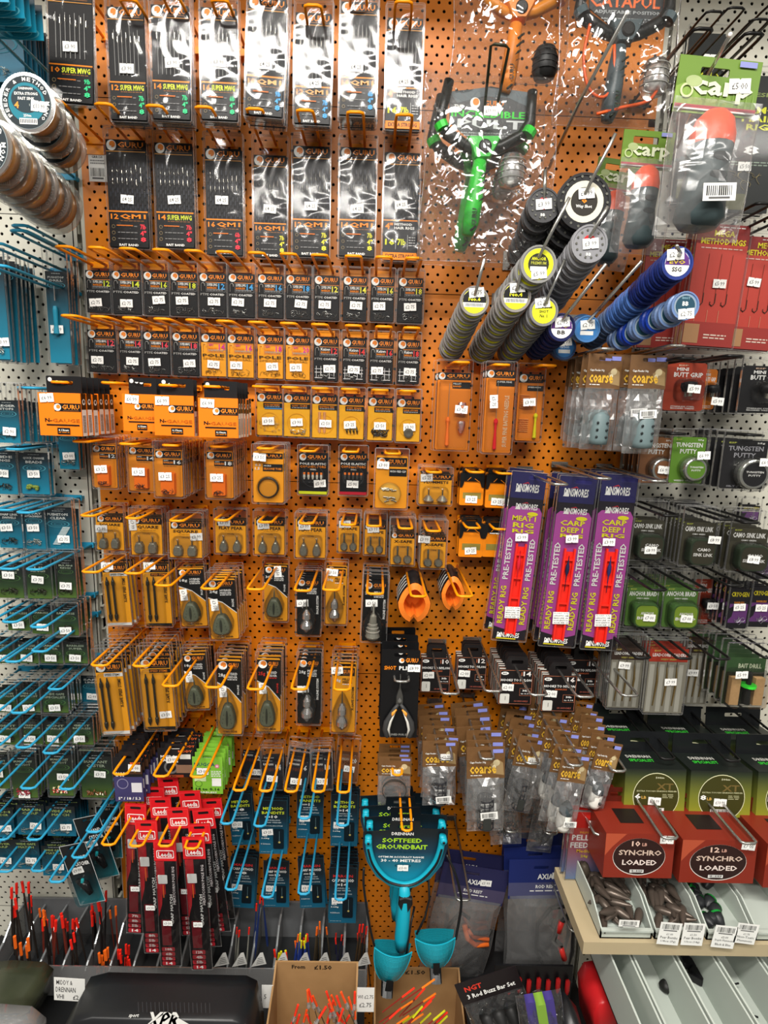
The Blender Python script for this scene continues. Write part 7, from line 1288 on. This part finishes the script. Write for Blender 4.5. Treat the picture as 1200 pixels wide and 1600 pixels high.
for i in range(16):
    x, y = rr.uniform(625, 700), rr.uniform(1530, 1590); o = P(x, y, rr.uniform(.32, .38)); b = MB(); b.tube([(0, 0, 0), (0, 0, -.026)], .0016, M(['#F0341E', '#F07A1E', '#C8C820'][i % 3], .35), 6); b.tube([(0, 0, -.026), (0, 0, -.07)], .001, M('#8A2A20'), 4)
    tag(b.obj('fishing_float', None, o, (0, rr.uniform(.5, .9), 0)), 'leaning thin float in the box behind the turquoise pouches', 'fishing float', 'floats in the rear cardboard box')
def paper(px0, py0, px1, py1, d, rows, tilt, desc):
    a, z = P(px0, py0, d), P(px1, py1, d); c = Card(z.x-a.x, a.z-z.z, M('#DCDCD8', .6), .0005); [c.t(s, q[0], q[1], q[2], q[3], '#1E1E20', bold=False) for s, q in rows]; tag(c.obj('price_note', None, (a+z)/2, (0, tilt, 0)), desc, 'price note')
paper(83, 1528, 134, 1564, .37, [('MIDDY &', (.08, .1, .6, .3)), ('DRENNAN', (.06, .4, .7, .62)), ('VHI', (.08, .72, .32, .92)), ('£2', (.62, .72, .8, .92))], .06, 'handwritten white note reading MIDDY & DRENNAN')
paper(558, 1543, 584, 1581, .36, [('WI £2.75', (.05, .3, .95, .45)), ('£2.75', (.15, .62, .85, .8))], 0, 'handwritten white note between the two cardboard boxes')
paper(409, 1539, 427, 1575, .33, [('5', (.2, .4, .4, .6))], 0, 'white note left of the front cardboard box')
def softbox(pts, d0, d1, mat, name, desc, cat, top=.8, parts=None):
    c = P(*pts[0], d0); v = [P(x, y, d0)-c for x, y in pts]; n = len(v); b = MB(); q = [(p.x, p.z) for p in v][::-1]
    b.dome(q, 0, d1-d0, mat, top, 5, True); o = tag(empty(name, (c.x, -d0, c.z)), desc, cat); k = b.obj('body', o, smooth=True); return o, c, d1-d0
BK = noisy('black_fabric', '#0E0F11', '#1A1B1E', 20, .38, 0, .15)
o, c, dp = softbox([(95, 1690), (112, 1580), (142, 1526), (170, 1519), (250, 1521), (385, 1524), (402, 1532), (412, 1580), (420, 1700)], .35, .42, BK, 'tackle_case', 'black padded case with big white lettering at bottom left', 'tackle case', .93)
b = MB(); y = -dp-.0008; A = lambda x, yy: P(x, yy, .42)-c
for s, x0, y0, x1, y1, cc in (('XPR', 140, 1579, 212, 1604, WH), ('DAIWA' if False else 'sport', 107, 1582, 128, 1589, WH)):
    i0 = len(b.v); b.text(s, A(x0, 0).x, A(x0, y1).z, A(x1, 0).x, A(x0, y0).z, 0, M(cc)); b.v[i0:] = [(vx+(vz-A(x0, y1).z)*.35, vy, vz) for vx, vy, vz in b.v[i0:]]
b.flat([(A(x, yy).x, A(x, yy).z) for x, yy in [(228, 1603), (262, 1580), (302, 1603)]][::-1], 0, M(WH)); [b.flat(rrect(A(130+9*i, 0).x, A(0, 1578).z, A(130+9*i, 0).x+.001, A(0, 1562).z), 0, M('#3A3A3E')) for i in range(18)]; b.obj('printed_lettering', o, (0, y, 0))
GRF = noisy('olive_wrap', '#1E2218', '#4A4E3A', 12, .22, 0, .6)
softbox([(-40, 1552), (-30, 1505), (20, 1500), (70, 1503), (84, 1514), (80, 1545), (40, 1552)], .2, .30, GRF, 'wrapped_bundle', 'shiny dark olive plastic-wrapped bundle at lower left edge', 'wrapped bundle', .75)
o, c, dp = softbox([(-30, 1680), (-30, 1575), (0, 1568), (50, 1572), (72, 1590), (80, 1690)], .32, .42, clear('tub_clear', (.8, .8, .8), .3, .25, .1), 'clear_tub', 'clear tub with red lid piece in the bottom left corner', 'plastic tub', .85)
b = MB(); b.lathe([(.02, 0), (.03, -.004), (.03, -.016), (.02, -.02)], M('#B02028', .3), (.03, -dp-.004, -.028), n=20); b.obj('red_cap', o)
# bottom centre-right clutter
def simplebag(bb, d, tilt, hdr, body, desc, txt, cols, name='tackle_bag', film=None):
    x0, y0, x1, y1 = bb; c = P((x0+x1)/2, (y0+y1)/2, d); w = abs((P(x1, y0, d)-P(x0, y0, d)).x); h = abs((P(x0, y0, d)-P(x0, y1, d)).z); root = tag(empty(name, c, (0, math.radians(tilt), 0)), desc, 'tackle bag'); cd_ = Card(w, h*.22, M(hdr, .4), .002)
    if txt: cd_.t(txt, .12, .55, .9, .75, WH); cd_.t('NGT', .12, .2, .4, .42, '#D83A2A')
    for i, v in enumerate(cd_.v): cd_.v[i] = (v[0], v[1], v[2]+h*.39)
    if txt: cd_.obj('header_card', root)
    b = MB(); n = len(cols)
    for i, cc in enumerate(cols): b.tube([((-.3+.6*(i+.5)/n)*w, -.012, .22*h), ((-.3+.6*(i+.5)/n)*w, -.014, -.4*h)], w*.3/n*1.02, M(cc, .5), 10) if txt else b.box((-.3+.6*i/n)*w, -.02+.006*abs(i-1), -.45*h, (-.3+.6*(i+1)/n)*w, 0, .3*h, M(cc, .5))
    b.obj(body, root, smooth=True); g = MB(); bag_mesh(g, w*.98, h*.8, .026, film or BAG, 0, -.1*h, 12, 12, 6, .6); g.obj('crinkled_bag', root)
simplebag((738, 1520, 838, 1680), .36, -22, '#1A1416', 'black_bars', 'crinkled bag of black buzz bars at the bottom', '3 Rod Buzz Bar Set', ['#141414', '#1A1A1A', '#141414'])
simplebag((812, 1515, 884, 1690), .40, -12, '#8A94A8', 'striped_grip', 'clear bag with a purple and green striped grip', '', ['#43387E', '#7AA03A', '#43387E'])
softbox([(905, 1570), (902, 1520), (912, 1503), (930, 1500), (942, 1512), (944, 1548), (932, 1562)], .29, .36, M('#B81E22', .3), 'red_reel_case', 'glossy red case beside the lower grey trays', 'tackle case', .8)
softbox([(850, 1720), (862, 1580), (880, 1548), (900, 1572), (915, 1640), (925, 1720)], .37, .42, BK, 'black_pouch', 'black pouch below the red case', 'tackle pouch', .8)
b = MB(); b.box(XL-.9, -.30, 0, P(572, 1500, .2).x, -.02, zt0-.055, M('#17181A', .5)); tag(b.obj('plinth'), 'long dark plinth under the float tray', 'plinth')
zp = P(800, 1590, .22).z
b = MB(); b.box(P(735, 1500, .22).x, -.27, 0, P(930, 1500, .22).x, -.03, zp, M('#17181A', .5)); tag(b.obj('plinth'), 'low black plinth under the hanging rod rest bags', 'plinth')
a = P(770, 1500, .20); z = P(890, 1500, .20); w_ = z.x-a.x; h_ = a.z-zp
root = tag(empty('bobbin_set', ((a.x+z.x)/2, -.22, zp)), 'black tray of dark red bobbins in shade under the rod rest bags', 'bobbin set'); b = MB(); b.box(-w_/2, 0, 0, w_/2, .004, h_+.01, M('#121214', .4)); b.box(-w_/2, -.03, 0, w_/2, 0, .004, M('#121214', .4)); tb = b.obj('tray_board', root)
for i in range(8):
    b = MB(); b.lathe([(.0005, .004), (.0045, .0), (.0048, -.02), (.003, -.03), (.0008, -.034)], M('#B01E20', .3), axis='z', n=10); b.obj('bobbin', tb, (-w_/2+.01+(w_-.02)*i/7, -.006, h_-.012-.004*(i % 2)), smooth=True)
for o in bpy.data.objects:
    if o.parent is None and o.type in ('MESH', 'EMPTY') and 'label' in o and len(o['label'].split()) > 16: print('LONG', o['label'])
